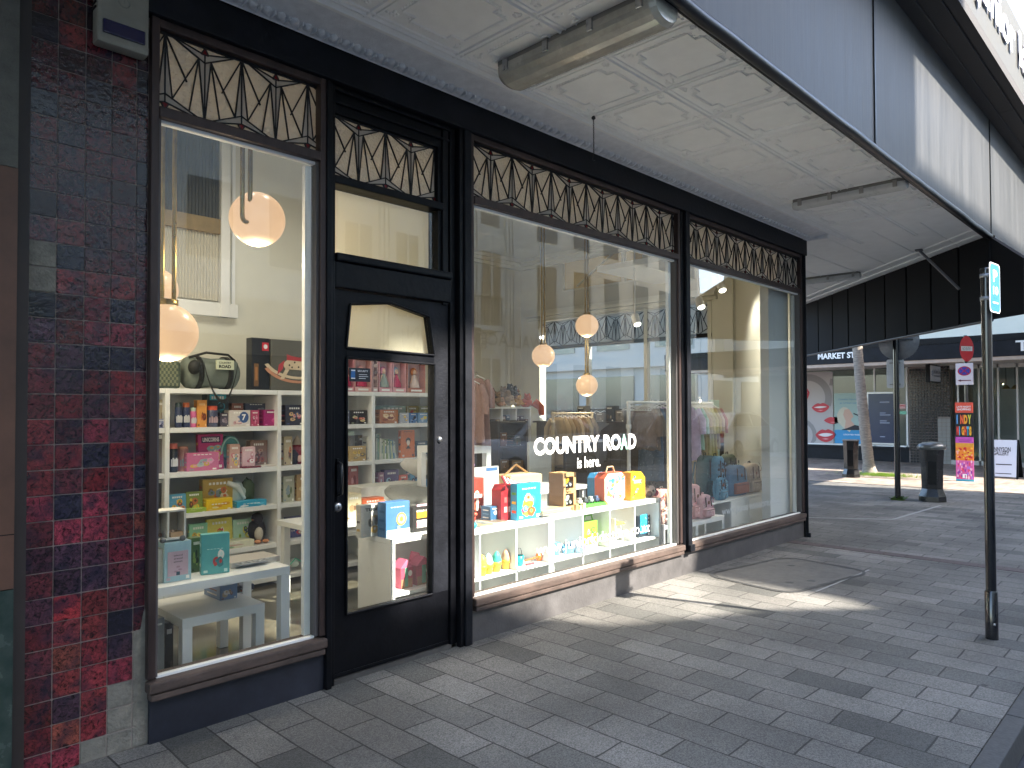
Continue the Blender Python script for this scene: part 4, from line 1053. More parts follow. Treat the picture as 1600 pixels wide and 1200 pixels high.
# the face looks toward -y and the camera
part('case', t, f)
FX0, FX1 = 20.23, 21.12
def f(b):
    b.box(FX0, FX1, yy0-.112, yy0-.10, 2.16, 2.55, M('sign_white', (.62,.65,.70), .4))
    bl = M('emblem_blue', '4f7cab', .5)
    for k in range(5): a = 2*pi*k/5; b.disc((FX0+.12+.05*cos(a), yy0-.114, 2.36+.05*sin(a)), (.024,0,0), (0,0,.024), bl, 10)
    b.text('The Cosmetic Clinic', (FX0+.24, yy0-.114, 2.36), (.60,0,0), (0,0,.11), M('sign_text', '55585e', .5), 0, .0)
    b.box(FX0+.26, FX0+.80, yy0-.1135, yy0-.1125, 2.29, 2.305, M('sign_text'))
part('face', t, f)
def f(b):
    for x in (20.35, 21.0): b.box(x, x+.02, yy0-.06, yy0-.04, 2.57, 2.64, BLK)
part('bracket', t, f)

# ================================================================== STREET FURNITURE
def post_at(px, py): p = at(px, py, z=0); return Vector((p.x, p.y, 0))
# parking sign on its black post
q = post_at(1550, 998)
t = thing('parking_sign_post', 'tall black post at the kerb carrying a narrow blue and white parking sign', 'sign post', tuple(q))
def f(b):
    zt = at(1540, 420, x=q.x).z
    b.tube([(q.x,q.y,0),(q.x,q.y,zt)], .030, M('post_black', (.012,.012,.013), .18, coat=.7, var=.3), 20); b.lathe((q.x,q.y,0), [(.037,.0),(.037,.30),(.030,.31)], M('post_black'), 20)
    b.lathe((q.x,q.y,zt), [(.031,-.01),(.031,.004),(0,.008)], M('post_black'), 20); b.ball((q.x-.03,q.y-.02,.10), .008,.008,.008, STEEL, 8)
part('post', t, f)
sd = Vector((cos(radians(8)), sin(radians(8)), 0))    # plate hangs out along the street
sp = Vector((q.x+.06, q.y-.046, 0))
zt_, zb2 = at(1553,413,y=sp.y).z, at(1553,489,y=sp.y).z
def f(b):
    A = at(1546.5,450,y=sp.y); B = at(1562.5,450,y=sp.y-.02); w = (B-A); w.z = 0
    n = Vector((w.y, -w.x, 0)).normalized()*.003
    rr = []
    wl_ = w.length; h = zt_-zb2; wu = w.normalized()
    def RR(s_, off): return [A.xy.to_3d()+wu*(wl_/2+x)+Vector((0,0,(zt_+zb2)/2+z))+n*off for x, z in rrect(wl_/2*s_[0], h/2*s_[1], .03)]
    b.prism(RR((1,1), 0), n*-1, M('sign_edge_white', (.75,.77,.8), .4)); b.prism(RR((.90,.95), .2), n*.4, M('parking_blue', '1d6aa6', .35, emis=0))
    o_ = A.xy.to_3d()+n*.9
    b.text('P', o_+wu*wl_*.30+Vector((0,0,zb2+h*.62)), wu*wl_*.40, (0,0,h*.24), VINYL, 0, .02); b.text('10', o_+wu*wl_*.28+Vector((0,0,zb2+h*.36)), wu*wl_*.48, (0,0,h*.17), VINYL, 0, .01)
    b.text('-', o_+wu*wl_*.22+Vector((0,0,zb2+h*.18)), wu*wl_*.52, (0,0,h*.03), VINYL)
part('plate', t, f)
def f(b):
    for z in (zt_-.07, zb2+.10): b.lathe((q.x,q.y,z), [(.030,-.012),(.035,-.012),(.035,.012),(.030,.012)], GREYM, 16); b.box(q.x+.02, q.x+.10, q.y-.045, q.y-.03, z-.01, z+.01, GREYM)
part('bracket', t, f)

# second post with the backs of two traffic signs
q2 = post_at(1403, 781)
t = thing('traffic_sign_post', 'black post beside the litter bin with two signs seen from behind', 'sign post', tuple(q2))
part('post', t, lambda b: b.tube([tuple(q2), (q2.x,q2.y,3.6)], .045, M('post_black'), 14))
def f(b):
    p = at(1404,532,x=q2.x+.06); r = .31; b.lathe((p.x,p.y,at(1404,533,x=p.x).z), [(0,0),(r,0),(r,.004),(0,.004)], GREYM, 30, axis='x'); b.box(p.x-.02,p.x-.003,p.y-.22,p.y+.22,p.z-.01,p.z+.012,STEEL)
part('round_plate', t, f)
def f(b):
    a = at(1385,562,x=q2.x+.06); c_ = at(1413,606,x=q2.x+.06)
    pts = [(a.x, (a.y+c_.y)/2+x, (a.z+c_.z)/2+z) for x, z in rrect(abs(a.y-c_.y)/2, abs(a.z-c_.z)/2, .03)]; b.prism(pts, (.004,0,0), M('sign_back_white', (.75,.77,.8), .35))
    for z in (a.z-.06, c_.z+.06): b.box(a.x-.02, a.x-.003, c_.y+.05, a.y-.05, z-.01, z+.01, STEEL)
part('square_plate', t, f)
part('weed_tuft', t, lambda b: [b.add([(q2.x+RND.uniform(-.08,.08), q2.y+RND.uniform(-.1,.1), 0), (q2.x+RND.uniform(-.12,.12), q2.y+RND.uniform(-.14,.14), RND.uniform(.03,.08)), (q2.x+RND.uniform(-.08,.08), q2.y+RND.uniform(-.1,.1), .0)], [(0,1,2)], M('weed_green', (.08,.13,.03), .8)) for _ in range(60)])

# litter bins
def bin_(q, ht, wd, lid, label, lean=0):
    t = thing('litter_bin', label, 'litter bin', tuple(q), radians(14))
    GB_ = M('bin_black', (.010,.010,.011), .25, coat=.2, var=.2)
    def f(b):
        def ring(w, d, z, ox=0): return [(x+ox, y, z) for x, y in ((-w*.3,-d),(w*.3,-d),(w,-d*.45),(w,d*.45),(w*.3,d),(-w*.3,d),(-w,d*.45),(-w,-d*.45))]
        R = [ring(wd*1.12, wd*1.12, 0), ring(wd*1.1, wd*1.1, ht*.09), ring(wd*.86, wd*.86, ht*.22), ring(wd*.90, wd*.90, ht*.6), ring(wd, wd, ht*.93)]
        vs = sum(R, []); b.add(vs, [(i*8+k, i*8+(k+1)%8, (i+1)*8+(k+1)%8, (i+1)*8+k) for i in range(4) for k in range(8)]+[[32+k for k in range(8)]], GB_)
    part('body', t, f, local=True)
    if lid: part('domed_lid', t, lambda b: b.lathe((0,0,ht*.93), [(wd*1.12,-.03),(wd*1.22,.0),(wd*1.1,.05),(wd*.7,.085),(0,.095)], M('lid_grey', (.16,.16,.155), .3, metal=.5), 24), local=True)
    else: part('lid', t, lambda b: b.bbox(-wd*1.02,wd*1.02,-wd*1.02,wd*1.02,ht*.93,ht*.96,M('lid_grey2', (.2,.2,.2), .3), .01), local=True)
    part('opening', t, lambda b: b.box(-wd*.93,-wd*.89,-wd*.35,wd*.35,ht*.3,ht*.86,BLK), local=True)
qb = post_at(1457, 783); hb = at(1455, 693, x=qb.x).z
bin_(qb, hb*1.0, .172, True, 'black tapered litter bin with a grey domed lid standing near the round sign post')
qb2 = post_at(1330, 746); hb2 = at(1328, 686, x=qb2.x).z
bin_(qb2, hb2*1.03, .155, False, 'black angular litter bin with flat top standing left of the palm trunk')

# palm
qp = post_at(1359, 741)
t = thing('palm_tree', 'palm tree with a slender ringed pale trunk on the far pavement', 'palm tree', tuple(qp))
def f(b):
    P = []; R = []; top = Vector((qp.x-.05, qp.y+.28, 6.5))
    for k in range(90):
        s = k/89; P.append(Vector((qp.x,qp.y,0))+(top-qp)*s+Vector((0,.10*sin(s*3),0))); R.append(.118-.030*s+(.006 if k % 2 else 0)+(.05*max(0, 1-s*25)))
    b.tube(P, R, M('palm_bark', (.27,.23,.19), .9, var=.45, vs=9, stretch=(1,1,5), bump=.6, bs=40), 14)
part('trunk', t, f)
def f(b):
    G1 = M('palm_green', (.05,.09,.025), .6, var=.3)
    for k in range(22):
        a = k*2.4; up = .9-.07*k; L = 2.3
        pts = []
        for i in range(13):
            s = i/12; pts.append(Vector((qp.x-.05, qp.y+.28, 6.45))+Vector((cos(a)*L*s, sin(a)*L*s, up*L*s*.6-1.5*s*s)))
        b.tube(pts, [.02*(1-i/14) for i in range(13)], G1, 4)
        for i in range(1, 12):
            d = (pts[i+1]-pts[i-1]).normalized(); sd_ = d.cross(Vector((0,0,1))).normalized()
            for s_ in (-1, 1):
                for jj in (0, .5):
                    p = pts[i].lerp(pts[i+1], jj); l_ = .55*sin(pi*(i+jj)/13)+.1
                    b.add([p, p+d*.05, p+sd_*s_*l_+d*.25-Vector((0,0,.18))], [(0,1,2)], G1)
part('crown', t, f)
b = MB()
for k in range(1500):
    a = RND.uniform(0, 6.28); r = abs(RND.gauss(0, .4)); x = qp.x-.25+r*cos(a)*.55; y = qp.y-.30+r*sin(a)*1.0
    b.add([(x,y,.0), (x+.02,y+.015,0), (x+RND.uniform(-.03,.03), y+RND.uniform(-.03,.03), RND.uniform(.03,.085))], [(0,1,2)], M('ground_cover_lime', (.30,.40,.06), .8, var=.3, vs=30))
tag(b.build('ground_cover'), 'low lime green ground cover around the palm base', 'ground cover', kind='stuff')

# no-entry post with banner
q3 = at(1512, 752, z=0)
t = thing('no_entry_sign_post', 'post with a red no-entry disc above a no-stopping sign with a left arrow', 'sign post', (q3.x, q3.y, 0))
part('post', t, lambda b: b.tube([(q3.x,q3.y,0),(q3.x,q3.y,at(1510,524,x=q3.x).z)], .035, M('post_black'), 12))
def f(b):
    c_ = at(1510.5,545,x=q3.x-.05); top = at(1510,525,x=q3.x-.05); ry = abs(at(1502.5,545,x=q3.x).y-at(1518.5,545,x=q3.x).y)/2; rz = top.z-c_.z
    v = Vector((.16, -ry, 0)); RD = M('sign_red', 'd3222e', .4); b.disc((c_.x, c_.y, c_.z), v, (0,0,rz), RD, 28)
    b.disc((c_.x+.005, c_.y, c_.z), v, (0,0,rz), GREYM, 28)
    n = Vector((-.02,-.005,0)); a = Vector(c_)+n-v*.8; b.add([a+Vector((0,0,-.045)), a+v*1.6+Vector((0,0,-.045)), a+v*1.6+Vector((0,0,.05)), a+Vector((0,0,.05))], [(0,1,2,3)], VINYL)
    b.text('NO ENTRY', a+Vector((-.004,0,-.03))+v*.2, v*1.2, (0,0,.06), M('print_grey', '888a90', .5), 0, 0)
part('no_entry_disc', t, f)
def f(b):
    x = q3.x-.05; a = at(1493,568,x=x); c_ = at(1521,601,x=x); b.bbox(x, x+.008, c_.y, a.y, c_.z, a.z, M('sign_pink_white', (.70,.62,.63), .4), .003)
    m_ = ((a.y+c_.y)/2, a.z-(a.z-c_.z)*.36); R0 = (a.y-c_.y)*.38
    b.disc((x-.003,m_[0],m_[1]), (0,R0,0), (0,0,R0*.82), RED, 24); b.disc((x-.005,m_[0],m_[1]), (0,R0*.82,0), (0,0,R0*.66), M('sign_blue', '3a3f9a', .4), 24)
    for s_ in (-1, 1): b.prism([(x-.009,m_[0]-R0*.6,m_[1]-s_*R0*.45),(x-.009,m_[0]-R0*.5,m_[1]-s_*R0*.52),(x-.009,m_[0]+R0*.6,m_[1]+s_*R0*.45),(x-.009,m_[0]+R0*.5,m_[1]+s_*R0*.52)], (.002,0,0), RED)
    za = a.z-(a.z-c_.z)*.80; DM = M('arrow_maroon', '6d2230', .5); b.box(x-.006,x-.003,c_.y+.04,a.y-.08,za-.008,za+.008,DM); b.prism([(x-.006,a.y-.03,za),(x-.006,a.y-.09,za+.022),(x-.006,a.y-.09,za-.022)], (.002,0,0), DM)
part('no_stopping_plate', t, f)
x = q3.x-.12; a = at(1492,629,x=x); c_ = at(1522,754,x=x); HH = a.z-c_.z; WW = a.y-c_.y
t = thing('event_banner', 'tall narrow banner on the no-entry post, bold coloured letters over orange and pink', 'banner', (x, (a.y+c_.y)/2, max(.02, c_.z)))
def f(b):
    Z = lambda v: c_.z+HH*v; Y = lambda u: a.y-WW*u
    def band(v0, v1, h, d=0): b.box(x-.002-d, x+.006, c_.y, a.y, Z(v0), Z(v1), C(h, .6))
    band(.87,1,'e0563f'); band(.565,.87,'17171b'); band(.49,.565,'c052b4'); band(.44,.49,'d99a35'); band(.27,.44,'e8862c'); band(.035,.27,'d660a8'); band(0,.035,'53b7cf')
    b.text('LATE NIGHT', (x-.005,Y(.1),Z(.935)), (0,-WW*.8,0), (0,0,HH*.022), VINYL, 0, .03); b.text('SHOPPING', (x-.005,Y(.12),Z(.90)), (0,-WW*.76,0), (0,0,HH*.026), VINYL, 0, .03)
    for row, (s, v0) in enumerate((('INDY', .73), ('NIGHTS', .585))):
        cl = ['4aa3d8','e8553c','f0b23a','4fb05c','e8553c','f0b23a']
        cl = (['5f9fd8','e8643c','f0a030','d8d24a'] if row == 0 else ['e0483c','4fb4d8','f0a030','e8643c','4fb4d8','f0b23a'])
        n = len(s); 
        for k, ch in enumerate(s):
            w_ = .84/n*(.35 if ch == 'I' else .92); b.text(ch, (x-.006,Y(.08+k*.84/n),Z(v0)), (0,-WW*w_,0), (0,0,HH*.115), C(cl[k], .5), 0, .07)
    b.box(x-.004,x-.002,Y(.85),Y(.15),Z(.525),Z(.53),C('5a2a60')); b.box(x-.004,x-.002,Y(.8),Y(.2),Z(.505),Z(.51),C('5a2a60'))
    for i in range(46):
        u, v = RND.uniform(.08,.92), RND.uniform(.28,.43); r = RND.uniform(.018,.045)*WW*2; b.disc((x-.004-i*.0001,Y(u),Z(v)), (0,r,0), (0,0,r*.9), C(RND.choice(['c8202a','f0c040','e8603a','f6b0a0']), .6), 8)
    for i in range(60):
        u, v = RND.uniform(.08,.92), RND.uniform(.05,.26); r = RND.uniform(.018,.05)*WW*2; b.disc((x-.004-i*.0001,Y(u),Z(v)), (0,r*.5,0), (0,0,r*1.2), C(RND.choice(['8a3aa0','f0a8d0','e84a6a','b878d8','f6d0e0']), .6), 8)
    b.box(x-.012,x-.01,Y(.62),Y(.38),Z(.05),Z(.10),VINYL); b.box(x-.014,x-.012,Y(.56),Y(.50),Z(.055),Z(.09),C('b05aa8'))
part('printed_panel', t, f)
part('strap', t, lambda b: [b.box(x+.006, q3.x+.05, q3.y-.05, q3.y+.05, z, z+.03, BLK) for z in (c_.z+HH*.2, c_.z+HH*.8)])

# sandwich board
p0 = at(1556, 748, z=0); 
t = thing('sandwich_board', 'white sandwich board with black side frame, gallery name lettering, standing behind the parking post', 'sandwich board', (p0.x, p0.y-.45, 0))
xl = p0.x
def f(b):
    yl = at(1548,700,x=xl).y; yr = at(1587,700,x=xl).y; zt = at(1570,688,x=xl).z; zb_ = at(1570,749,x=xl).z
    b.prism([(xl,yr,max(.05,zb_)),(xl,yl,max(.05,zb_)),(xl+.18,yl,zt),(xl+.18,yr,zt)], (.012,0,0), M('board_white', (.62,.65,.74), .5))
    sl = .18/(zt-zb_); X = lambda z: xl-.006+(z-zb_)*sl
    DT = M('board_ink', (.03,.03,.04), .6)
    for s_, pxa, pxb, py in (('NNYSON', 1553, 1579, 705), ('GALLERY', 1552, 1577, 711)):
        a = at(pxa,py,x=xl+.12); c_ = at(pxb,py-1,x=xl+.12); z = a.z; b.text(s_, (X(z),a.y,z), (sl*0,c_.y-a.y,0), (sl*.09,0,.09), DT, 0, .02)
    for py in (726, 740): a = at(1556,py,x=xl+.06); b.box(X(a.z)-.004, X(a.z), at(1580,py,x=xl).y, a.y, a.z, a.z+.02, DT)
part('front_panel', t, f)
def f(b):
    yr = at(1587,700,x=xl).y; zt = at(1570,688,x=xl).z
    b.box(xl+.0,xl+.0+.03,yr-.03,yr,0,.08,BLK); b.prism([(xl-.01,yr-.03,0),(xl+.03,yr-.03,0),(xl+.21,yr-.03,zt+.01),(xl+.17,yr-.03,zt+.01)], (0,.03,0), BLK)
part('side_frame', t, f)
def f(b):
    yl = at(1548,700,x=xl).y; yr = at(1587,700,x=xl).y; zt = at(1570,688,x=xl).z
    b.prism([(xl+.60,yr-.03,0),(xl+.60,yl,0),(xl+.21,yl,zt),(xl+.21,yr-.03,zt)], (.012,0,0), BLK)
part('rear_panel', t, f)

# ================================================================== INSIDE THE SHOP
def f(b):
    xa = at(1203,700,y=.12).x; b.box(xa, 8.352, .12, .22, 0, 4.2, M('pale_reveal', (.72,.74,.74), .6))
part('window_reveal', shop, f)
def f(b): b.box(9.96, 10.0, 1.64, at(1130,500,x=9.96).y, 0, 4.28, CREAM)
part('side_pier', shop, f)
# side street windows: leadlight over clear panes
t = thing('side_window', 'side-street windows at the back of the shop with a leadlight strip above', 'window', (10, 3.8, .35))
def f(b):
    for y in (2.0, 3.15, 4.35, 5.5): b.box(9.97, 10.06, y, y+.06, .35, 3.12, CREAM)
    b.box(9.98, 10.05, 2.0, 5.56, 2.58, 2.64, BLK); b.box(9.98, 10.05, 2.0, 5.56, .35, .42, CREAM)
part('frame', t, f)
part('glass_pane', t, lambda b: b.box(10.03, 10.036, 2.0, 5.55, .42, 2.58, M('tinted_far_glass', (.03,.03,.03), .1) if False else GLASS2))
def f(b):   # lead pattern seen from inside, crossing the y axis
    z0, z1 = 2.64, 3.08; n = 9; Wd = 3.5/n
    for k in range(n):
        Y0 = 2.04+k*Wd
        for a, c_ in (((.06,1),(.5,.89)),((.5,.89),(.94,1)),((.5,.78),(.9,.985)),((.1,.985),(.5,.78)),((.5,.89),(.5,.02)),((.42,.82),(.5,.02)),((.58,.82),(.5,.02)),((0,1),(.27,.45)),((1,1),(.73,.45)),((.42,.82),(.09,.17)),((.58,.82),(.91,.17)),((.42,.82),(.3,.07)),((.58,.82),(.7,.07)),((0,1),(0,.1)),((0,1),(.09,.16)),((1,1),(.91,.16)),((0,.21),(.45,0)),((1,.21),(.55,0))):
            b.tube([(10.0,Y0+a[0]*Wd,z0+a[1]*(z1-z0)),(10.0,Y0+c_[0]*Wd,z0+c_[1]*(z1-z0))], .0065, LEAD, 4, caps=False)
part('lead_lines', t, f)
part('pebbled_panes', t, lambda b: b.box(10.02, 10.03, 2.0, 5.55, 2.64, 3.10, M('frosted_far', (.55,.55,.52), .3, trans=.6)))

# ---- lamps
def globe(label, px, py, r_px, D, rod_dx=-.06, two=False, pw=1.7):
    Z = FPX*D/2/r_px; d = ray(px, py); c = EYE + d*(Z/d.dot(_f)); r = D/2
    t = thing('globe_pendant', label, 'pendant lamp', tuple(c-Vector((0,0,r))), 0, 'opal globe pendants on brass rods')
    o = part('glass_globe', t, lambda b: b.ball(tuple(c), r, r, r, GLOBE, 40))
    def f(b):
        if two:
            rx = c.x-r*.72; ry = c.y-r*.60
            for s in (-.022, .022): b.tube([(rx+s,ry,c.z-.02),(rx+s,ry,4.28)], .013, BRASS, 8)
            b.tube([(rx+.022*cos(a), ry, c.z-.02+.03*sin(a)) for a in [pi+pi*k/8 for k in range(9)]], .013, BRASS, 8)
            b.tube([(rx,ry,c.z+.03),(c.x-r*.5,c.y-r*.5,c.z+.02)], .010, BRASS, 8)
        else:
            for s in (-.03, .03): b.tube([(c.x+s,c.y,c.z+r*.98),(c.x+s,c.y,4.28)], .012, BRASS, 8)
            b.lathe((c.x,c.y,c.z+r*.95), [(.05,.0),(.05,.03),(0,.035)], BRASS, 14)
    part('brass_rod', t, f)
    L = bpy.data.lights.new('globe_light', 'POINT'); L.energy = pw; L.color = (1,.84,.62); L.shadow_soft_size = .02
    lo = bpy.data.objects.new('globe_light', L); COL.objects.link(lo); lo.location = c-Vector((0,0,r+.05)); 
    return c
globe('highest globe lamp in the left window, hung beside a looped brass rod', 402, 343, 42, .30, two=True)
globe('largest globe lamp, half hidden by the left edge of the left window frame', 262, 520, 45, .30)
globe('globe lamp just above and behind the largest one, at the left window edge', 243, 452, 33, .30)
globe('highest of three globe lamps in the middle window, under the ochre side opening', 917, 509, 18, .32)
globe('leftmost of three globe lamps in the middle window, at middle height', 849, 556, 18, .32)
globe('lowest of three globe lamps in the middle window, above the white lettering', 917, 602, 17, .32)
SPW = 7.5
def spot(label, x, y, z, dx, dy, cyl=False):
    t = thing('ceiling_spotlight', label, 'spotlight', (x, y, z-.12), 0, 'white track spotlights inside the shop')
    part('housing', t, lambda b: (b.tube([(x,y,z),(x+dx*.13,y+dy*.13,z-.13)], .055, WHITE, 16), b.tube([(x,y,z),(x,y,4.28)], .012, WHITE, 6)))
    d = Vector((dx*.13, dy*.13, -.13)); e = Vector((x,y,z))+d*1.02
    part('lamp_face', t, lambda b: b.tube([e, e+d*.06], .045, SPOTG, 16))
    L = bpy.data.lights.new('spot_light', 'SPOT'); L.energy = SPW*(1.5 if cyl else 1.0); L.spot_size = radians(125); L.spot_blend = .9; L.color = (1,.93,.80); L.shadow_soft_size = .06
    lo = bpy.data.objects.new('spot_light', L); COL.objects.link(lo); lo.location = e+d*.3; lo.rotation_euler = (-d).to_track_quat('Z','Y').to_euler()
for lb, px, py, x in (('small lit spotlight seen left of the three globes in the middle window', 845, 521, 9.0), ('lit spotlight in front of the side leadlight strip, right part of the middle window', 992, 500, 8.6),
                   ('lit spotlight at the top left of the corner window', 1124, 447, 9.2), ('low lit cylindrical spotlight in the corner window', 1091, 473, 8.8)):
    p = at(px, py, x=x); spot(lb, p.x, p.y, p.z+.06, -.25, -.5, x >= 8.8 and px > 1000)
for k, (x, y) in enumerate(((1.9,.9),(3.0,1.2),(2.5,.5),(5.0,2.6),(6.4,1.0),(6.6,4.4))):  # unseen spotlights added to brighten the shop interior
    spot('added unseen spotlight above the window head, number %s from the left along the shop' % ['one','two','three','four','five','six'][k], x, y, 4.1, .0, .35 if k != 2 else .5)

# ---- art on packaging
def blob(b, x, y, z, rx, rz, m, k=9, seed=0):
    r = random.Random(seed); b.add([(x+rx*(.8+.3*r.random())*cos(2*pi*i/k), y, z+rz*(.8+.3*r.random())*sin(2*pi*i/k)) for i in range(k)], [list(range(k))], m)
def art(b, x0, x1, z0, z1, y, pal, seed=1, title=None, tcol='f4f1ea', tbar=None, n=7, tz=.80, th=.12):
    r = random.Random(seed); w = x1-x0; h = z1-z0; e = .0008
    for i in range(n):
        c = C(pal[i % len(pal)]); rx = w*r.uniform(.07,.2); rz = h*r.uniform(.07,.17)
        cx = x0+w*r.uniform(.22,.78); cz = z0+h*r.uniform(.2,.62); blob(b, cx, y-e*(1+i*.25), cz, rx, rz, c, 10, r.random())
        blob(b, cx+rx*.1, y-e*(1.15+i*.25), cz+rz*.15, rx*.4, rz*.4, C(pal[(i+2) % len(pal)]), 8, r.random())
    if tbar: b.box(x0+w*.12, x1-w*.12, y-e*2.6, y-e*.5, z0+h*(tz-.03), z0+h*(tz+th+.03), C(tbar))
    if title: b.text(title, (x0+w*.17, y-e*3.4, z0+h*tz), (w*.66,0,0), (0,0,h*th), C(tcol), 0, .03)
    else:
        for k in range(5): xx = x0+w*(.2+.12*k); b.box(xx, xx+w*.08, y-e*2.9, y-e*2.2, z0+h*tz, z0+h*(tz+th*.7), C(tcol))
    b.box(x0+w*.08, x0+w*.22, y-e*2, y-e, z0+h*.05, z0+h*.11, C(pal[-1])); b.box(x1-w*.2, x1-w*.08, y-e*2, y-e, z0+h*.04, z0+h*.12, C(tcol))
def sideart(b, x, y0, y1, z0, z1, pal, seed):
    r = random.Random(seed); d = y1-y0; h = z1-z0
    for i in range(3):
        zc = z0+h*(.2+.25*i); b.box(x-.0009, x, y0+d*.2, y1-d*.2, zc, zc+h*.07, C(pal[(i+1) % len(pal)]))
def gbox(name, label, cat, w, d, h, base, pal, loc, rz=0, tilt=0, seed=None, group=None, bev=.003, **k):
    seed = seed if seed is not None else hash(label) % 1000
    seed = sum(ord(c)*(i+1) for i, c in enumerate(label)) % 9973
    b = MB(); b.bbox(-w/2, w/2, 0, d, 0, h, C(base, .35), bev)
    art(b, -w/2, w/2, 0, h, -.0002, pal, seed, **k); sideart(b, -w/2-.0002, 0, d, 0, h, pal, seed)
    o = b.build(name, None, local=True); o.location = loc; o.rotation_euler = (tilt, 0, rz)
    return tag(o, label, cat, group)
def SB(name, label, cat, px0, px1, pyt, y, zb, d, base, pal, rz=0, tilt=0, hmin=None, **k):
    pm = (px0+px1)/2; x0 = at(px0, 700, y=y).x; x1 = at(px1, 700, y=y).x; h = max(.012, at(pm, pyt, y=y).z-zb)
    return gbox(name, label, cat, x1-x0, d, h, base, pal, ((x0+x1)/2, y, zb), rz, tilt, **k)

# ---- left wall shelving
YS = 2.25
RZ = [1.655, 1.352, 1.008, .690, .365, .085]       # upper faces of boards
XU = [1.20, at(262,640,y=YS).x, at(437,640,y=YS).x, at(584,640,y=YS).x, at(584,640,y=YS).x+.93]
groupS = 'white open shelving bays along the inner wall'
for k in range(4):
    xa, xb = XU[k], XU[k+1]
    t = thing('shelf_unit', ['narrow end bay of white shelving at the left window edge, behind the globe lamps', 'widest-looking white shelving bay full of toys in the left window', 'white shelving bay crossing behind the left edge of the shop door', 'white shelving bay of books and small toys seen through the door glass'][k], 'shelving', ((xa+xb)/2, YS+.2, .02), 0, groupS)
    part('side_panel', t, lambda b: b.bbox(xa-.018, xa+.017, YS, YS+.45, .02, RZ[0], LAM, .003))
    if k == 3: part('side_panel', t, lambda b: b.bbox(xb-.018, xb+.017, YS, YS+.45, .02, RZ[0], LAM, .003))
    for z in RZ: part('shelf', t, lambda b: b.bbox(xa+.018, xb-.019, YS+.004, YS+.44, z-.038, z, LAM, .003))
    part('back_panel', t, lambda b: b.box(xa+.018, xb-.019, YS+.44, YS+.452, .02, RZ[0]-.04, M('shelf_back', (.70,.70,.66), .5)))
yF = YS+.06; top, r1, r2, r3, r4 = RZ[:5]; top += .0; e = .001
r1 += e; r2 += e; r3 += e; r4 += e; top += e
def duffel():
    x0, x1 = at(300,580,y=YS).x, at(385,580,y=YS).x; xm = (x0+x1)/2; w = x1-x0
    t = thing('duffel_bag', 'grey green duffel bag, black straps drooping over the top shelf edge', 'bag', (xm, YS+.12, top))
    GR = M('sage_canvas', (.16,.19,.165), .85, var=.25, vs=8, bump=.3, bs=30); BK = M('strap_black', (.012,.014,.013), .7)
    part('body', t, lambda b: b.lathe((xm, YS+.19, top+.135), [(0,-w/2),(.09,-w/2),(.125,-w/2+.03),(.135,-w*.3),(.12,0),(.132,w*.3),(.125,w/2-.03),(.08,w/2),(0,w/2)], GR, 22, axis='x', sy=.98))
    def f(b):
        for sx in (-w*.27, w*.27): b.lathe((xm+sx, YS+.19, top+.135), [(.131,-.02),(.138,-.02),(.138,.02),(.131,.02)], BK, 22, axis='x')
        P = [(xm-w*.30+w*.62*s, YS-.015-.03*sin(pi*s), top+.20-.30*sin(pi*s)**.8) for s in [k/16 for k in range(17)]]
        for i in range(16):
            p, q = Vector(P[i]), Vector(P[i+1]); b.prism([p+Vector((0,0,-.014)), q+Vector((0,0,-.014)), q+Vector((0,0,.014)), p+Vector((0,0,.014))], (0,.004,0), BK)
        b.tube([(xm-w*.45,YS+.12,top+.25),(xm-w*.2,YS+.05,top+.29),(xm+w*.2,YS+.05,top+.28),(xm+w*.4,YS+.12,top+.24)], .010, BK, 6)
        b.ball((xm-w*.42, YS+.04, top+.17), .05,.05,.06, BK, 10)
    part('straps', t, f)
    def f(b): b.box(xm-.01, xm+.13, YS+.03, YS+.056, top+.16, top+.235, M('bag_patch', (.60,.64,.48), .7)); b.text('COUNTRY', (xm+.005,YS+.029,top+.205), (.10,0,0), (0,0,.017), BK, 0, .03); b.text('ROAD', (xm+.005,YS+.029,top+.17), (.10,0,0), (0,0,.027), BK, 0, .05)
    part('name_patch', t, f)
duffel()
x0, x1 = at(246,590,y=YS).x, at(290,590,y=YS).x
b = MB(); CK1 = M('check_green', (.035,.055,.035), .8); CK2 = M('check_tan', (.16,.17,.10), .8)
b.bbox(x0,x1,YS+.08,YS+.26,top,top+.215,CK1,.03)
for i in range(10):
    for j in range(8):
        if (i+j) % 2: w_ = (x1-x0-.05)/10; b.box(x0+.025+i*w_, x0+.025+(i+1)*w_, YS+.0785, YS+.0815, top+.02+j*.023, top+.043+j*.023, CK2)
tag(b.build('checked_bag'), 'dark green and tan chequered bag on the shelf top beneath the largest globe lamp', 'bag')
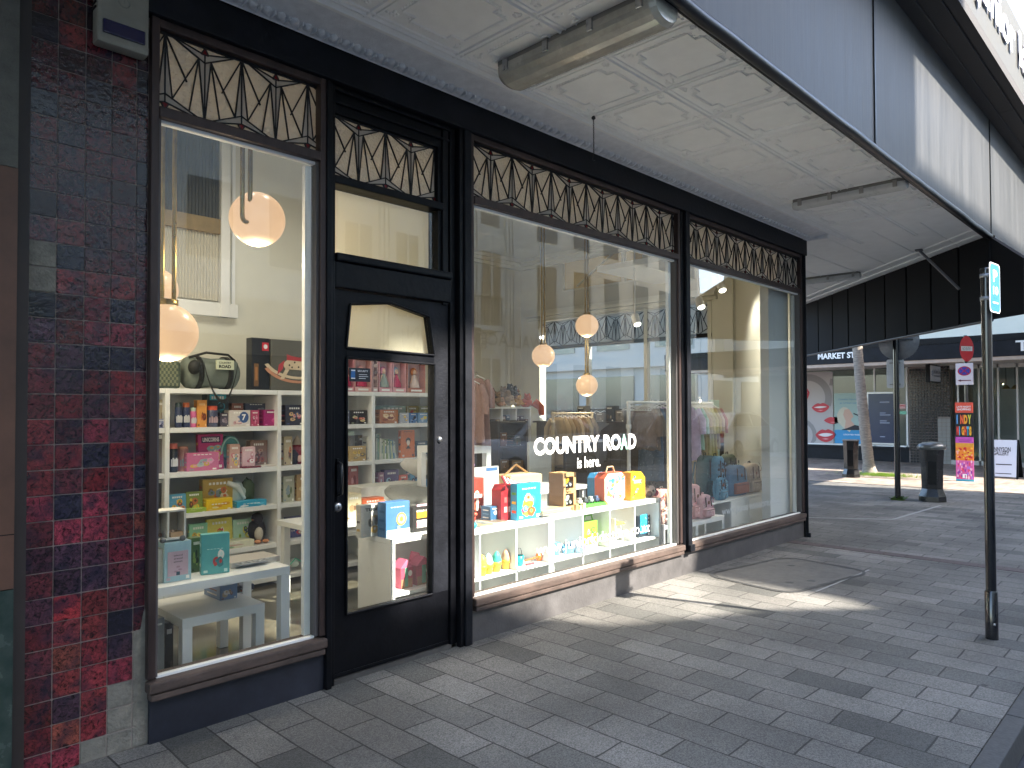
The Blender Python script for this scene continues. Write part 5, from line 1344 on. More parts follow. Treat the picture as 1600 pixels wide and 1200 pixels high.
# rocking horse box
xh0, xh1 = at(425,570,y=YS).x, at(492,570,y=YS).x+.25
t = thing('horse_poster_box', 'dark grey picture box showing a spotted rocking horse with a red saddle, on the shelving', 'box', ((xh0+xh1)/2, YS+.05, top))
hh = at(450,531,y=YS).z-top
part('carton', t, lambda b: b.bbox(xh0-.0, xh1, YS+.02, YS+.14, top, top+hh, C('5f5e57'), .004))
def f(b):
    W_, y_ = .62, YS+.018; X = lambda u: xh0+.02+u*W_; Z = lambda v: top+v*hh
    def P(pts, m, dy=0): b.add([(X(u), y_-dy, Z(v)) for u, v in pts], [list(range(len(pts)))], m)
    cr, rd, pk, dk = C('d9c6a8'), C('b9444a'), C('c98f72'), C('33302c')
    arc = lambda o_, r_: [( .38+r_*cos(a), o_+r_*.85*sin(a)) for a in [radians(205)+radians(130)*k/14 for k in range(15)]]
    for off, dy in ((.62,.001),(.70,.0005)):
        A, B = arc(off,.56), arc(off,.50)
        for k in range(14): P([A[k],A[k+1],B[k+1],B[k]], pk if dy > .0006 else cr, dy)
    P([(.18,.42),(.56,.40),(.60,.60),(.50,.66),(.22,.62),(.14,.52)], cr, .002)
    P([(.50,.55),(.60,.55),(.66,.80),(.74,.90),(.72,.98),(.62,.98),(.55,.80)], cr, .0022); P([(.62,.98),(.72,.98),(.80,.84),(.75,.80),(.66,.86)], cr, .0024)
    P([(.18,.42),(.25,.44),(.16,.22),(.10,.22)], cr, .002); P([(.50,.42),(.60,.44),(.70,.22),(.63,.20)], cr, .002)
    P([(.20,.60),(.52,.58),(.50,.70),(.40,.66),(.28,.68),(.20,.72)], rd, .003); P([(.14,.42),(.17,.60),(.08,.5),(.06,.3)], rd, .003)
    for u, v in ((.24,.5),(.32,.56),(.38,.47),(.45,.53),(.52,.48),(.6,.7),(.28,.46)): b.disc((X(u),y_-.0035,Z(v)), (.008,0,0), (0,0,.009), dk, 8)
    b.disc((X(.69),y_-.0035,Z(.92)), (.006,0,0), (0,0,.006), dk, 8); P([(.64,.86),(.66,.84),(.76,.92),(.75,.94)], rd, .0036)
part('horse_print', t, f)
b = MB(); x0, x1 = at(396,560,y=YS).x, at(424,560,y=YS).x; b.bbox(x0,x1,YS+.03,YS+.13,top,at(400,527,y=YS).z,C('22252b'),.003)
b.box(x0+.09,x0+.15,YS+.028,YS+.03,top+.33,top+.40,C('c8283a')); b.disc((x0+.12,YS+.027,top+.365),(.018,0,0),(0,0,.02),VINYL,12); b.box(x0+.02,x0+.06,YS+.028,YS+.03,top+.03,top+.22,C('7a5a3c')); b.box(x0+.03,x0+.05,YS+.0275,YS+.028,top+.08,top+.19,C('b07848'))
tag(b.build('toy_carton'), 'tall charcoal carton with small red and white emblem beside the rocking horse picture', 'box')

def can(name, label, cat, px0, px1, pyt, y, zb, body, lid, lidf=.2, txt=None):
    xa, xb = at(px0,700,y=y).x, at(px1,700,y=y).x; r = (xb-xa)/2; h = at(px0,pyt,y=y).z-zb; b = MB(); c = ((xa+xb)/2, y+r, zb)
    b.lathe(c, [(0,0),(r*.95,0),(r,.006),(r,h*(1-lidf)),(r*.9,h*(1-lidf)+.004)], C(body, .3), 18); b.lathe(c, [(r*.93,h*(1-lidf)),(r*.93,h-.008),(r*.85,h),(0,h)], C(lid, .3), 18)
    for k in range(5): a = -pi/2+(k-2)*.35; b.box(c[0]+r*1.0*cos(a)-.006, c[0]+r*cos(a)+.006, c[1]+r*1.01*sin(a)-.001, c[1]+r*1.01*sin(a)+.004, zb+h*.2, zb+h*(.45+.05*(k % 2)), C(txt or 'c8c8c8'))
    return tag(b.build(name), label, cat)
B_ = 'toy_box'
# row 1
can('drink_bottle','navy drink bottle with dark green lid, left end of the second shelf','bottle',275,286,629,yF,r1,'2b3350','26392b')
can('drink_bottle','navy drink bottle with orange lid, left part of the second shelf','bottle',287,298,629,yF,r1,'2f3a5a','c8683a')
can('toy_tube','pink and pale green toy tube between the bottles and the orange carton','tube',299,308,637,yF,r1,'d46a9a','b9c8b4')
SB('tall_carton','tall narrow orange carton with dark flower print on the second shelf','box',308,323,625,yF,r1,.07,'e09a48',['8a4a2a','c86a30','6a2a1c'],n=4,tcol='f0c890')
SB(B_,'large teal topped dark box at the back behind the orange lidded jar','box',323,357,613,yF+.14,r1,.10,'3c4446',['3a9ab0','566','2a3a40'] if False else ['3a9ab0','55666a','2a3a40'],tbar='3fb0c4')
can('snack_jar','grey blue jar with coral orange lid on the second shelf','jar',326,343,634,yF,r1,'4a5068','dc5c40',.22,'c8a8a8')
SB(B_,'dark box with pale grey animal picture right of the coral lidded jar','box',344,357,645,yF+.02,r1,.08,'4a4450',['a0929a','6a5a6c','8a7a7c'])
SB(B_,'wide white box with round blue number seven badge on the second shelf','box',358,391,641,yF,r1,.09,'d9d0c8',['b06a80','8a90b0','c8a0a0','e0c8c0'],n=4)
xa = at(381,650,y=yF).x; b = MB(); b.disc((xa,yF-.003,r1+.075),(.040,0,0),(0,0,.046),C('35568c'),24); b.text('7',(xa-.018,yF-.0045,r1+.05),(.034,0,0),(0,0,.05),VINYL,0,.04)
tag(b.build('round_badge'), 'round blue badge with a white seven on the front of the wide white box', 'badge')
SB(B_,'crimson pink small box just right of the number seven badge','box',392,405,641,yF,r1,.09,'b84468',['e07a9a','8a2a4a','d8b0b8'])
SB(B_,'magenta and purple box at the right end of the second shelf','box',412,438,640,yF,r1,.12,'a0286c',['c84a8e','6a2a7a','d880b0'],tbar='7a2050')
SB(B_,'long slate blue flat box lying above the back row of the second shelf','box',383,417,630,yF+.16,r1+.12,.12,'4a5268',['8a90a0','c0c0c8'],n=3); SB(B_,'faded terracotta box standing behind the wide white box','box',362,380,630,yF+.15,r1,.08,'a06a58',['c89a88','7a4a40'],n=3); SB('plain_carton','plain slate carton under the long flat box at the back of the second shelf','box',383,417,645,yF+.15,r1,.14,'3f4454',['555c70'],n=1)
SB(B_,'wide dark box with a pink cartoon child picture in the bay behind the door post','box',446,474,633,yF,r1,.10,'3a3a48',['d8a8a0','e0b880','c86a7a','4a5a80'],n=6)
SB(B_,'navy box with pale penguin-like figure at the right edge of the left window','box',475,492,633,yF,r1,.10,'303c58',['a8b0b8','6a7a9a','28303c'],n=5)
SB('carton','beige carton in the end bay at the very left of the second shelf','box',243,256,624,yF,r1,.10,'a09478',['7a6a50','c0b090'],n=3); SB(B_,'navy and white patterned small box low in the end bay','box',246,258,655,yF-.03,r1,.03,'8088a8',['20284a','d8d8e8','38406a'],n=9)
# row 2
can('vacuum_flask','black vacuum flask with coral lid at the left end of the third shelf','flask',267,280,693,yF,r2,'26292c','c8685c',.2,'d8d8d8')
can('round_tin','rosy round tin printed with a rainbow on the third shelf','tin',281,297,698,yF+.05,r2,'b07a72','c8907c',.12,'8aa0a0')
SB('unicorn_book','upright pink UNICORNS activity book on the third shelf','book',311,350,678,yF+.06,r2,.05,'b83a72',['d890b0','8fb8b0','e8d8c0','e0b060','6a3a80'],title='UNICORNS',tbar='3c2850',n=9,tilt=radians(-4),tz=.78)
SB(B_,'low pink box with rainbow and grey unicorns in front of the UNICORNS book','box',292,342,707,yF-.01,r2,.05,'cf6f93',['b8c0b4','e0b84c','a0b4b8','e8a0c0','8a9a98'],n=8,tz=.86,th=.07)
b = MB(); xa, xb = at(350,700,y=yF).x, at(383,700,y=yF).x; zt = at(365,681,y=yF).z; TL = C('4f8f90'); w = (xb-xa)/2
b.prism([((xa+xb)/2+w*cos(a)*(1), yF+.07, r2+ (zt-r2)*.45 + (zt-r2)*.55*sin(a) if sin(a) > 0 else r2) for a in [pi*k/14 for k in range(15)]], (0,.08,0), TL); b.tube([((xa+xb)/2+w*.9*cos(a), yF+.065, r2+(zt-r2)*.45+(zt-r2)*.5*sin(a)) for a in [pi*k/12 for k in range(13)]], .007, C('a8d0c8'), 6)
tag(b.build('toy_case'), 'teal round topped carry case with pale edging on the third shelf', 'case')
SB(B_,'small yellow and pink patterned box in front of the teal case','box',359,375,694,yF,r2,.06,'c8a090',['e0c060','c87078','7aa0a8','e8d8c8'],n=9)
SB('gift_bag','pale pink and white gift bag on the third shelf','bag',379,399,698,yF-.01,r2,.07,'dcb8bc',['b86070','f0e8e4','c88890'],n=5)
SB(B_,'brownish box with small pictures at the back of the third shelf','box',391,418,688,yF+.10,r2,.08,'94786c',['c0a090','6a4a44','a85a4a'],n=9)
SB('patterned_board','cream and brown patterned board leaning at the right end of the third shelf','board',417,436,677,yF+.16,r2,.02,'9a8a78',['6a5044','c0b0a0','7a4a3a'],n=12,tilt=radians(-10))
SB('flat_book','dark red flat book lying on the third shelf under the gift bag','book',380,408,728,yF-.05,r2,.12,'7a2a38',['a04a58'],n=1); SB('flat_book','white flat books lying at the right end of the third shelf','book',409,434,727,yF-.03,r2,.14,'d8d4cc',['b8c0d0','d8b8b0'],n=2)
SB('tall_book','cream tall box with four round pictures in the bay behind the door post','box',444,457,682,yF,r2,.08,'b8a888',['3a3230','c87a40','5a4038'],n=5)
b = MB(); xa = at(473,700,y=yF).x; b.ball((xa,yF+.1,r2+.09),.085,.07,.10,C('8a1f28',.7),12,.06); b.ball((xa-.05,yF+.06,r2+.06),.045,.04,.07,C('201a1c',.7),10); b.ball((xa-.01,yF+.03,r2+.05),.03,.02,.03,C('d8b0a0',.7),8); b.lathe((xa,yF+.1,r2+.17),[(.05,0),(.03,.04),(0,.09)],C('b8a898',.7),8)
tag(b.build('soft_doll'), 'soft doll in a red cape at the right edge of the left window', 'doll')
SB('carton','grey carton filling the end bay on the third shelf','box',243,258,672,yF,r2,.2,'6a625c',['8a827a'],n=1)
# row 3
SB('picture_book','blue and green picture book of children, left end of the fourth shelf','book',265,292,772,yF-.02,r3,.03,'5b9ab8',['e0b040','d8885a','5a8a4a','7a4a3a'],n=7,tilt=radians(-5)); SB('picture_book','green and yellow picture book with a child face on the fourth shelf','book',292,318,768,yF-.02,r3,.03,'7a8a3c',['5a3a2a','e0b838','b86a3a','a8b850'],n=7,tilt=radians(-5))
SB(B_,'gold box crowded with small animals at the middle of the fourth shelf','box',317,364,748,yF+.06,r3,.07,'b89a48',['8a6a40','d8d0b8','7a8aa0','c86a40','5a7a50'],n=14)
SB('flat_game','bright yellow flat game box at the front of the fourth shelf','game',323,364,779,yF-.05,r3,.10,'e8c220',['d89a20','f0e0a0'],n=3,tz=.5); SB('flat_game','turquoise flat game box at the front of the fourth shelf','game',371,417,782,yF-.05,r3,.10,'38a6cc',['80d0e8','e8f0f0'],n=3,tz=.5); SB('flat_game','thin lime green game at the front edge of the fourth shelf','game',293,323,794,yF-.055,r3,.08,'a8c850',['c8e080'],n=1)
b = MB(); xa = at(378,760,y=yF).x; b.ball((xa,yF+.12,r3+.09),.10,.07,.11,C('c8d4cc',.6),12,.12); b.ball((xa+.10,yF+.12,r3+.10),.07,.06,.12,C('5c6a50',.7),10,.15); b.tube([(xa-.1,yF+.06,r3+.2),(xa-.02,yF+.05,r3+.17),(xa+.05,yF+.05,r3+.06)],[.02,.028,.012],C('e8ece8',.5),8)
tag(b.build('soft_toy_bundle'), 'white and moss green plush toys in clear wrap on the fourth shelf', 'soft toy')
SB('picture_book','pale book with leaf pictures in the fourth shelf bay behind the door post','book',443,460,744,yF,r3,.05,'b8b8a4',['6a7a5a','90a0a8'],n=6); SB('picture_book','tan animal book at the right edge of the left window, fourth shelf','book',464,490,741,yF,r3,.04,'b89a70',['5a4030','8a6a4a','4a4a38','d8c8a0'],n=9)
SB('dark_folder','dark folders standing in the end bay on the fourth shelf','folder',246,258,742,yF,r3,.2,'3c3c3a',['6a6a68'],n=2)
# row 4
SB('picture_book','bright yellow farm picture book on the lowest visible shelf','book',326,365,810,yF+.1,r4,.04,'e6d868',['d8503c','78b058','f0f0d8','e0a040'],n=8,tilt=radians(-6)); SB('picture_book','mint and lime picture book right of the yellow farm book','book',366,398,811,yF+.1,r4,.04,'b8dcc0',['a8c840','e8e8e0','50606a','e0d860'],n=8,tilt=radians(-6)); SB('picture_book','turquoise green picture book left of the yellow farm book, lowest visible shelf','book',297,325,818,yF+.06,r4,.04,'8cc4a0',['e8e880','50906a','d8a840'],n=7)
b = MB(); xa = at(408,830,y=yF).x; b.ball((xa,yF+.08,r4+.10),.075,.07,.10,C('241c18',.8),12,.08); b.ball((xa-.01,yF+.05,r4+.21),.05,.05,.05,C('2a201c',.8),10); b.lathe((xa-.06,yF+.03,r4+.205),[(.016,0),(0,-.01)],C('c89050'),6); b.ball((xa-.01,yF+.02,r4+.08),.04,.03,.06,C('c8c0b0',.8),8); [b.ball((xa+s,yF,r4+.02),.03,.035,.015,C('c88a60',.7),8) for s in (-.03,.04)]
tag(b.build('plush_penguin'), 'dark brown plush bird sitting on the lowest visible shelf', 'soft toy')
SB('flat_book','open white picture sheets lying at the front of the lowest visible shelf','book',300,398,849,yF-.05,r4,.16,'e0e0c8',['c8b0a0','90b090'],n=4)
SB('picture_book','blue and red comic style books in the bay behind the door post','book',449,484,807,yF+.06,r4,.06,'5a5a8a',['b83848','d8d0c0','384888'],n=9); 
b = MB(); b.ball((at(463,880,y=yF).x,yF+.05,.15),.05,.05,.04,C('d8e8e0'),8,.1); b.ball((at(452,880,y=yF).x,yF+.03,.12),.03,.03,.03,C('c89a80'),8); b.tube([(at(446,880,y=yF).x,yF,.11),(at(460,880,y=yF).x,yF-.02,.20),(at(478,880,y=yF).x,yF,.13)],.006,C('58c0a0'),6)
tag(b.build('toy_tea_set'), 'white and green tea set toy on the bottom shelf behind the table end', 'toy')

# row 0, door view: doll boxes on top of the shelving
xs_ = [(541,557,'pink doll box with a crimson skirted doll at the left of the door glass','c88a94'),(557,584,'pale pink doll box with crimson skirt, behind the dark door sticker','d8a8a4'),(585,594,'narrow doll box edged with four round portraits','c8a8a8'),(595,616,'doll box with a pink haired doll in a grey skirt','d8a0a8'),(617,638,'doll box with a blue haired doll in crimson','dca4ac'),(639,668,'brown based doll box with a white dressed doll, right end of the shelving top','b87464')]
for i, (pa, pb, lb, c) in enumerate(xs_):
    x0, x1 = at(pa,590,y=YS).x+.003, at(pb,590,y=YS).x-.003; z1 = at(pa,558,y=YS).z if i else at(pa,556,y=YS).z; zt = top+.30; w = x1-x0
    t = thing('doll_box', lb, 'doll box', ((x0+x1)/2, YS+.05, top), 0, 'boxed dolls in a row on the shelving')
    def f(b): b.bbox(x0,x1,YS+.12,YS+.14,top,zt,C('e0c8c8'),.002); b.bbox(x0,x1,YS+.03,YS+.12,top,top+.045,C(c),.002); b.bbox(x0,x0+.008,YS+.03,YS+.12,top+.045,zt,C(c),.002); b.bbox(x1-.008,x1,YS+.03,YS+.12,top+.045,zt,C(c),.002); b.bbox(x0,x1,YS+.03,YS+.12,zt,zt+.01,C(c),.002); b.box(x0+w*.2,x1-w*.2,YS+.0285,YS+.0299,top+.012,top+.03,VINYL)
    part('carton', t, f)
    if w > .08:
        def f(b):
            xm = (x0+x1)/2+(.01 if i % 2 else -.01); hc = ['d8a070','e0a8a8','c89a60','e08aa8','88b0cc','cc7a3c'][i]; dc = ['a82a50','b83058','c84a70','8a9a94','b82a60','d8c8c4'][i]
            b.lathe((xm,YS+.08,top+.05), [(.055,0),(.05,.04),(.02,.11),(.014,.13)], C(dc,.6), 12); b.ball((xm,YS+.08,top+.205),.024,.024,.03,C('dcb8a0',.5),10); b.ball((xm,YS+.092,top+.212),.036,.028,.042,C(hc,.7),10); b.tube([(xm-.045,YS+.075,top+.10),(xm-.02,YS+.08,top+.165),(xm+.02,YS+.08,top+.165),(xm+.045,YS+.075,top+.10)], .008, C('dcb8a0',.5), 6)
        part('doll', t, f)
    else:
        part('round_portraits', t, lambda b: [b.disc(((x0+x1)/2,YS+.028,top+.07+k*.06),(w*.38,0,0),(0,0,.02),C(['8a6a60','a88a80','6a5a5a','b09a90'][k]),12) for k in range(4)])
# door view rows
SB(B_,'black box with cartoon children and wheels in the door view, second shelf','box',547,574,641,yF,r1,.10,'2c2a2e',['e0a8a0','d8c090','c86a50','a8b090'],n=7); SB(B_,'blue grey small box at the left edge of the door glass, second shelf','box',539,546,641,yF,r1,.10,'6a7088',['a0a8c0'],n=2)
SB(B_,'shiny copper coloured lunch box in the door view','box',594,622,640,yF,r1,.10,'a8683c',['e0c8a0','8a3a20','d8a878','6a2a1c'],n=9); SB(B_,'long teal edged board behind the copper lunch box','board',588,640,634,yF+.14,r1,.02,'8aa094',['c0c8b8','6a8a80'],n=6)
SB(B_,'yellow lidded pale cube puzzle box in the door view','box',625,639,645,yF,r1,.08,'a8b0c0',['e0b830','8898b8','d8d8e0'],n=5); SB(B_,'blue cube puzzle box with a dark creature in the door view','box',640,652,645,yF,r1,.08,'4a78b0',['202838','88a8d0'],n=5); SB(B_,'wide blue and yellow box at the right of the door view, second shelf','box',653,671,645,yF,r1,.08,'6a94bc',['d8c058','a8c0d8'],n=5)
SB(B_,'red and yellow box at the back of the second shelf in the door view','box',636,654,634,yF+.12,r1,.08,'8a7a3a',['b83a30','d8c050'],n=4); SB(B_,'olive box at the back right of the second shelf in the door view','box',655,672,634,yF+.12,r1,.08,'6a6a38',['a0a050','4a4a2a'],n=4)
can('toy_tube','clear topped brown tube toy at the left of the door view, third shelf','tube',545,557,674,yF,r2,'6a625a','a8b8a8',.15,'5a3a30'); SB(B_,'tan low box with a digger picture, third shelf in the door view','box',546,572,697,yF-.02,r2,.06,'b89858',['e0b840','8a7a5a','6a5a40','c8b890'],n=6); SB('tall_book','white narrow box with four small pictures, third shelf in the door view','box',574,581,682,yF,r2,.09,'d0ccc0',['3a3a3c','6a6a70'],n=4); SB(B_,'brown box behind the tan digger box, third shelf in the door view','box',559,573,680,yF+.1,r2,.08,'6a5a4e',['8a7a6a'],n=3)
bc = ['c8d0c8','8aa8a0','d8d8c8','e0e0d8','b8c4a8','e8e8dc','98b088','d0d8d0','7a9a9c','c0c8a0','5a8ab0','d0d4cc']
for k in range(12):
    xa = at(588+k*2.75,700,y=yF).x; h = [.25,.24,.25,.19,.20,.18,.19,.17,.19,.17,.18,.17][k]; b = MB(); T_ = Matrix.Translation((xa,yF,r2)) @ Matrix.Rotation(0 if k < 7 else -.12-(k-7)*.03, 4, 'Y')
    T_ = Matrix.Translation((xa,yF,r2)) @ Matrix.Rotation(-(0 if k < 7 else .06+(k-7)*.02), 4, 'Y'); b.bbox(0,.013,0,.15,.0,h,C(bc[k]),.002,T_); b.box(.002,.011,-.0008,0,h*.3,h*.7,C(bc[(k+5)%12]),T_); b.box(.002,.011,-.0008,0,h*.82,h*.88,C('4a5a5a'),T_)
    tag(b.build('picture_book'), 'thin picture book in the row of spines on the third shelf in the door view', 'book', 'row of thin picture books behind the door glass')
SB('picture_book','orange book with a line drawn portrait, third shelf in the door view','book',627,648,672,yF,r2,.05,'cf6a26',['2a2420','d8c8b8'],n=0,tcol='3a2a20',tz=.93,th=.03)
b = MB(); xa, zz = at(638,700,y=yF-.004).x, r2+.15; b.disc((xa,yF-.003,zz+.02),(.03,0,0),(0,0,.03),C('2a2624'),14); b.disc((xa,yF-.004,zz),(.02,0,0),(0,0,.03),C('dccab8'),14); b.box(xa-.028,xa+.028,yF-.004,yF-.003,zz+.022,zz+.034,C('2a2624')); b.prism([(xa-.03,yF-.003,zz-.06),(xa+.03,yF-.003,zz-.06),(xa,yF-.003,zz-.025)],(0,-.001,0),C('2a2624'))
o = b.build('portrait_print'); tag(o, 'drawn portrait of a hatted figure on the orange book cover', 'print')
SB(B_,'row of small blue boxes at the right of the third shelf in the door view','box',650,668,689,yF+.08,r2,.06,'5a7088',['a85048','8aa8c0'],n=7)
SB(B_,'pink costume pouch on the fourth shelf at the left of the door view','bag',546,560,727,yF,r3,.06,'b06a68',['d8a0a0','8a4a50'],n=5)
for lb, a_, b2, c_, z_, col_ in (('lilac small box on the fourth shelf in the door view',592,600,738,r3,'b08aa0'),('dusty violet box with town print on the fourth shelf',601,623,734,r3,'6a6088'),('coral small box on the fourth shelf in the door view',624,637,742,r3,'d0685c'),('sky blue pack on the fourth shelf near the door stile',641,658,731,r3,'5a98c0'),('deep blue pack at the right end of the fourth shelf near the door stile',664,674,728,r3,'2f7ab0')):
    SB(B_, lb, 'box', a_, b2, c_, yF-.02, z_, .07, col_, ['d8d0e0','383c58','a8c8e0'], n=6)

# ---- tables and things near the left window
def ptable(label, x0, x1, y0, y1, z, leg=.05, th=.045):
    t = thing('side_table', label, 'table', ((x0+x1)/2, (y0+y1)/2, .02), 0, 'white nesting tables in the left window')
    part('table_top', t, lambda b: b.bbox(x0,x1,y0,y1,z-th,z,LAM,.002))
    for xa in (x0, x1-leg):
        for ya in (y0, y1-leg): part('leg', t, lambda b: b.bbox(xa+.001,xa+leg-.001,ya+.001,ya+leg-.001,.02,z-th-.0005,LAM,.002))
ZT = .60
ptable('larger white table of the nested pair, carrying the blue cartons by the left window', 1.215, 2.09, .34, .86, ZT, .055, .045)
ptable('lower white table of the nested pair, standing underneath the larger table', 1.555, 2.02, .50, 1.02, .375, .055, .05)
t0 = ZT+.001
SB('toy_carton','pale blue carton with lilac label and animal side print on the larger table','box',258,300,846,.42,t0,.15,'9fc3cf',['c8aebc'],n=0,tz=2,th=.0)
b = MB(); xa, xb = at(262,870,y=.419).x, at(294,870,y=.419).x; b.box(xa,xb,.417,.419,t0+.03,t0+.155,C('c2a9b5',.6))
for k, s in enumerate(('island','travel','animals')): b.text(s,((xa+xb)/2-.022,.4162,t0+.130-k*.016),(.044,0,0),(0,0,.009),C('4a4450',.6),0,.01)
for k, (u, v) in enumerate(((.0,.075),(.01,.06),(-.012,.052))): b.disc(((xa+xb)/2+u,.416,t0+v),(.010,0,0),(0,0,.005),C('a88a98',.6),10)
b.box((xa+xb)/2-.009,(xa+xb)/2+.009,.4155,.417,t0+.032,t0+.050,C('2a4a5c',.6)); tag(b.build('carton_label'), 'lilac paper label on the pale blue carton', 'label')
b = MB(); b.bbox(1.232,at(257,870,y=.43).x,.44,.56,t0,t0+.175,C('b9b8ae',.4),.003)
for k in range(10): blob(b, 1.24+.006*(k%4), .4392, t0+.02+.015*k, .006, .008, C(['303638','8a8c84','c06a70'][k%3]), 7, k)
tag(b.build('toy_carton'), 'pale carton with black palm tree and animal prints at the left edge of the table', 'box')
# wooden toy truck
t = thing('toy_truck', 'white and birch toy truck with grey wheels standing on the pale blue carton', 'toy truck', (1.36,.47,t0+.20))
zt = t0+ at(280,846,y=.42).z-t0 + .002
x0, x1 = at(244,820,y=.43).x, at(291,820,y=.43).x
def f(b): 
    h = at(270,797,y=.43).z-zt; BI = C('c9a67c',.5)
    for a, c_ in ((x0, x0+.010), ((x0+x1)/2-.02, (x0+x1)/2-.01), (x1-.010, x1)): b.bbox(a, c_, .43, .53, zt+.012, zt+h, C('dcdcd6',.4), .002)
    b.bbox(x0, x1, .43, .53, zt+h-.01, zt+h+.001, C('e0ded8',.4), .002); b.bbox(x0, x1, .43, .53, zt+.008, zt+.02, C('e0ded8',.4), .002); b.bbox((x0+x1)/2, x1-.01, .44, .52, zt+.02, zt+.045, BI, .002); b.box(x0+.01,x1-.01,.52,.525,zt+.02,zt+h-.01,C('a89a88',.5))
part('body', t, f)
for xx in (x0+.03, x1-.02):
    for yy in (.425, .532): part('wheel', t, lambda b: b.lathe((xx, yy, zt+.013), [(0,-.006),(.014,-.006),(.015,0),(.014,.006),(0,.006)], C('6a6e70',.5), 14, axis='y'))
b = MB(); [b.ball((x0+.035+.02*k, .47, zt+.035+.008*(k%2)), .010,.010,.013, C(['7a5a44','b8b0a8','5a5a5e','c8a890'][k%4],.6), 8) for k in range(5)]
tag(b.build('toy_figures'), 'small wooden animal figures inside the toy truck', 'toy')
SB('toy_carton','teal carton with small red owl and white print on the larger table','box',317,358,834,.44,t0,.055,'5aa9a8',['b8403c','e8e4d8','3a7a80','c8e0d8'],n=3,rz=radians(-14),tcol='c9e6e0',tz=.62,th=.02)
SB('toy_carton','dark green carton partly hidden left of the teal carton','box',300,316,840,.56,t0,.06,'4f6a40',['8aa050','2a3a24'],n=5)
SB('flat_book','grey picture books lying open at the right end of the larger table','book',362,438,874,.50,t0,.20,'b5b0a8',['8a8078','c8c4c0','5a6058'],n=2)
for k,(u,v) in enumerate(((.0,.0),(.06,.03))): pass
b = MB(); b.bbox(1.84,2.02,.46,.58,t0+.014,t0+.022,C('8f9496'),.002); [blob(b,0,0,0,0,0,C('8f9496')) for _ in ()]
for k in range(9): b.box(1.86+.017*k,1.872+.017*k,.475+.01*(k%3),.56,t0+.0222,t0+.0226,C(['5a6268','d8d8d8','7a6a60'][k%3]))
tag(b.build('illustrated_book'), 'thin illustrated book on top of the grey ones on the larger table', 'book')
q0 = .376
SB('board_game','pale blue board game carton with oval food pictures on the lower table','game',345,372,908,.72,q0,.22,'7c93b8',['c8b090','e0d8d0','8a5a50'],n=5)
SB('board_game','small navy game carton with letters, right of the pale blue game on the lower table','game',373,398,914,.82,q0,.10,'2a3040',['d8a860','c86a7a','e0e0e0'],n=6)
SB('tall_carton','tall grey instruction carton on the floor at the lower left of the left window','box',242,259,966,.60,.021,.08,'8a8c8e',['5a5c60','b8bcc0'],n=2,tz=.9,th=.04)
SB('tall_carton','dark brown carton beside the tall grey one on the floor','box',260,273,972,.66,.021,.08,'3a342c',['5a5040'],n=1)

# ---- white cube and its goods behind the door glass
t = thing('display_cube', 'white open display cube unit with packs on top behind the door glass', 'shelving', (3.25, .75, .02))
cx0, cx1, cy0, cy1, cz = at(611,843,y=.62).x, 3.78, .62, 1.02, at(611,843,y=.62).z
def f(b): b.bbox(cx0,cx0+.035,cy0,cy1,.02,cz-.036,LAM,.002); b.bbox(cx1-.035,cx1,cy0,cy1,.02,cz-.036,LAM,.002); b.box(cx0+.035,cx1-.035,cy1-.01,cy1,.03,cz-.036,LAM); b.bbox(cx0+.036,cx1-.036,cy0+.003,cy1-.012,.19,.215,LAM,.002)
part('sides', t, f); part('top_panel', t, lambda b: b.bbox(cx0,cx1,cy0,cy1,cz-.035,cz,LAM,.002))
c0 = cz+.001
SB('tall_carton','white TUBES building set carton with orange corner and a hand picture','box',564,601,788,.80,c0,.06,'c9c9c4',['8a8478','c0a060','6a6460','d8d0c8'],n=5,title='TUBES',tcol='30343a',tz=.80,th=.10)
b = MB(); xa = at(590,790,y=.799).x; b.box(xa, at(601,790,y=.799).x, .796, .799, c0+.20, c0+.25, C('c8603c')); tag(b.build('price_corner'), 'orange corner flash on the TUBES carton', 'label')
SB('tall_carton','tall blue carton with a round yellow picture behind the door glass','box',603,640,784,.68,c0,.10,'47729f',['2c5a88'],n=0,tcol='d8e0e8',tz=.84,th=.035)
b = MB(); xa = at(627,800,y=.679).x; b.disc((xa,.6775,c0+.12),(.043,0,0),(0,0,.046),C('e2b64c'),22); b.disc((xa,.6768,c0+.12),(.032,0,0),(0,0,.034),C('d8c8a0'),18); b.disc((xa,.6762,c0+.12),(.016,0,0),(0,0,.018),C('e8b040'),14); b.box(at(604,800,y=.68).x,at(640,800,y=.68).x,.677,.679,c0+.004,c0+.05,C('c8ccd0')); b.box(xa-.04,xa-.01,.676,.677,c0+.03,c0+.075,C('7aa0c0')); tag(b.build('carton_print'), 'round yellow picture and white base band on the tall blue carton', 'label')
SB('board_game','black and yellow KIWI number game carton near the door stile','game',645,679,792,.72,c0,.10,'1e1c1c',['1e1c1c'],n=0,title='KIWI 123!',tz=.76,th=.14)
b = MB(); xa, xb = at(651,800,y=.718).x, at(679,800,y=.718).x; b.box(xa,xb,.716,.718,c0+.10,c0+.145,C('e0a428')); b.box(xa,xb,.716,.718,c0+.03,c0+.085,C('c8c0b8')); b.box(xa,xa+.04,.7155,.716,c0+.04,c0+.07,C('d08ca0')); b.box(xa,xb,.715,.716,c0+.185,c0+.20,C('d8a8b8')); tag(b.build('carton_print'), 'yellow and pale bands on the black number game carton', 'label')
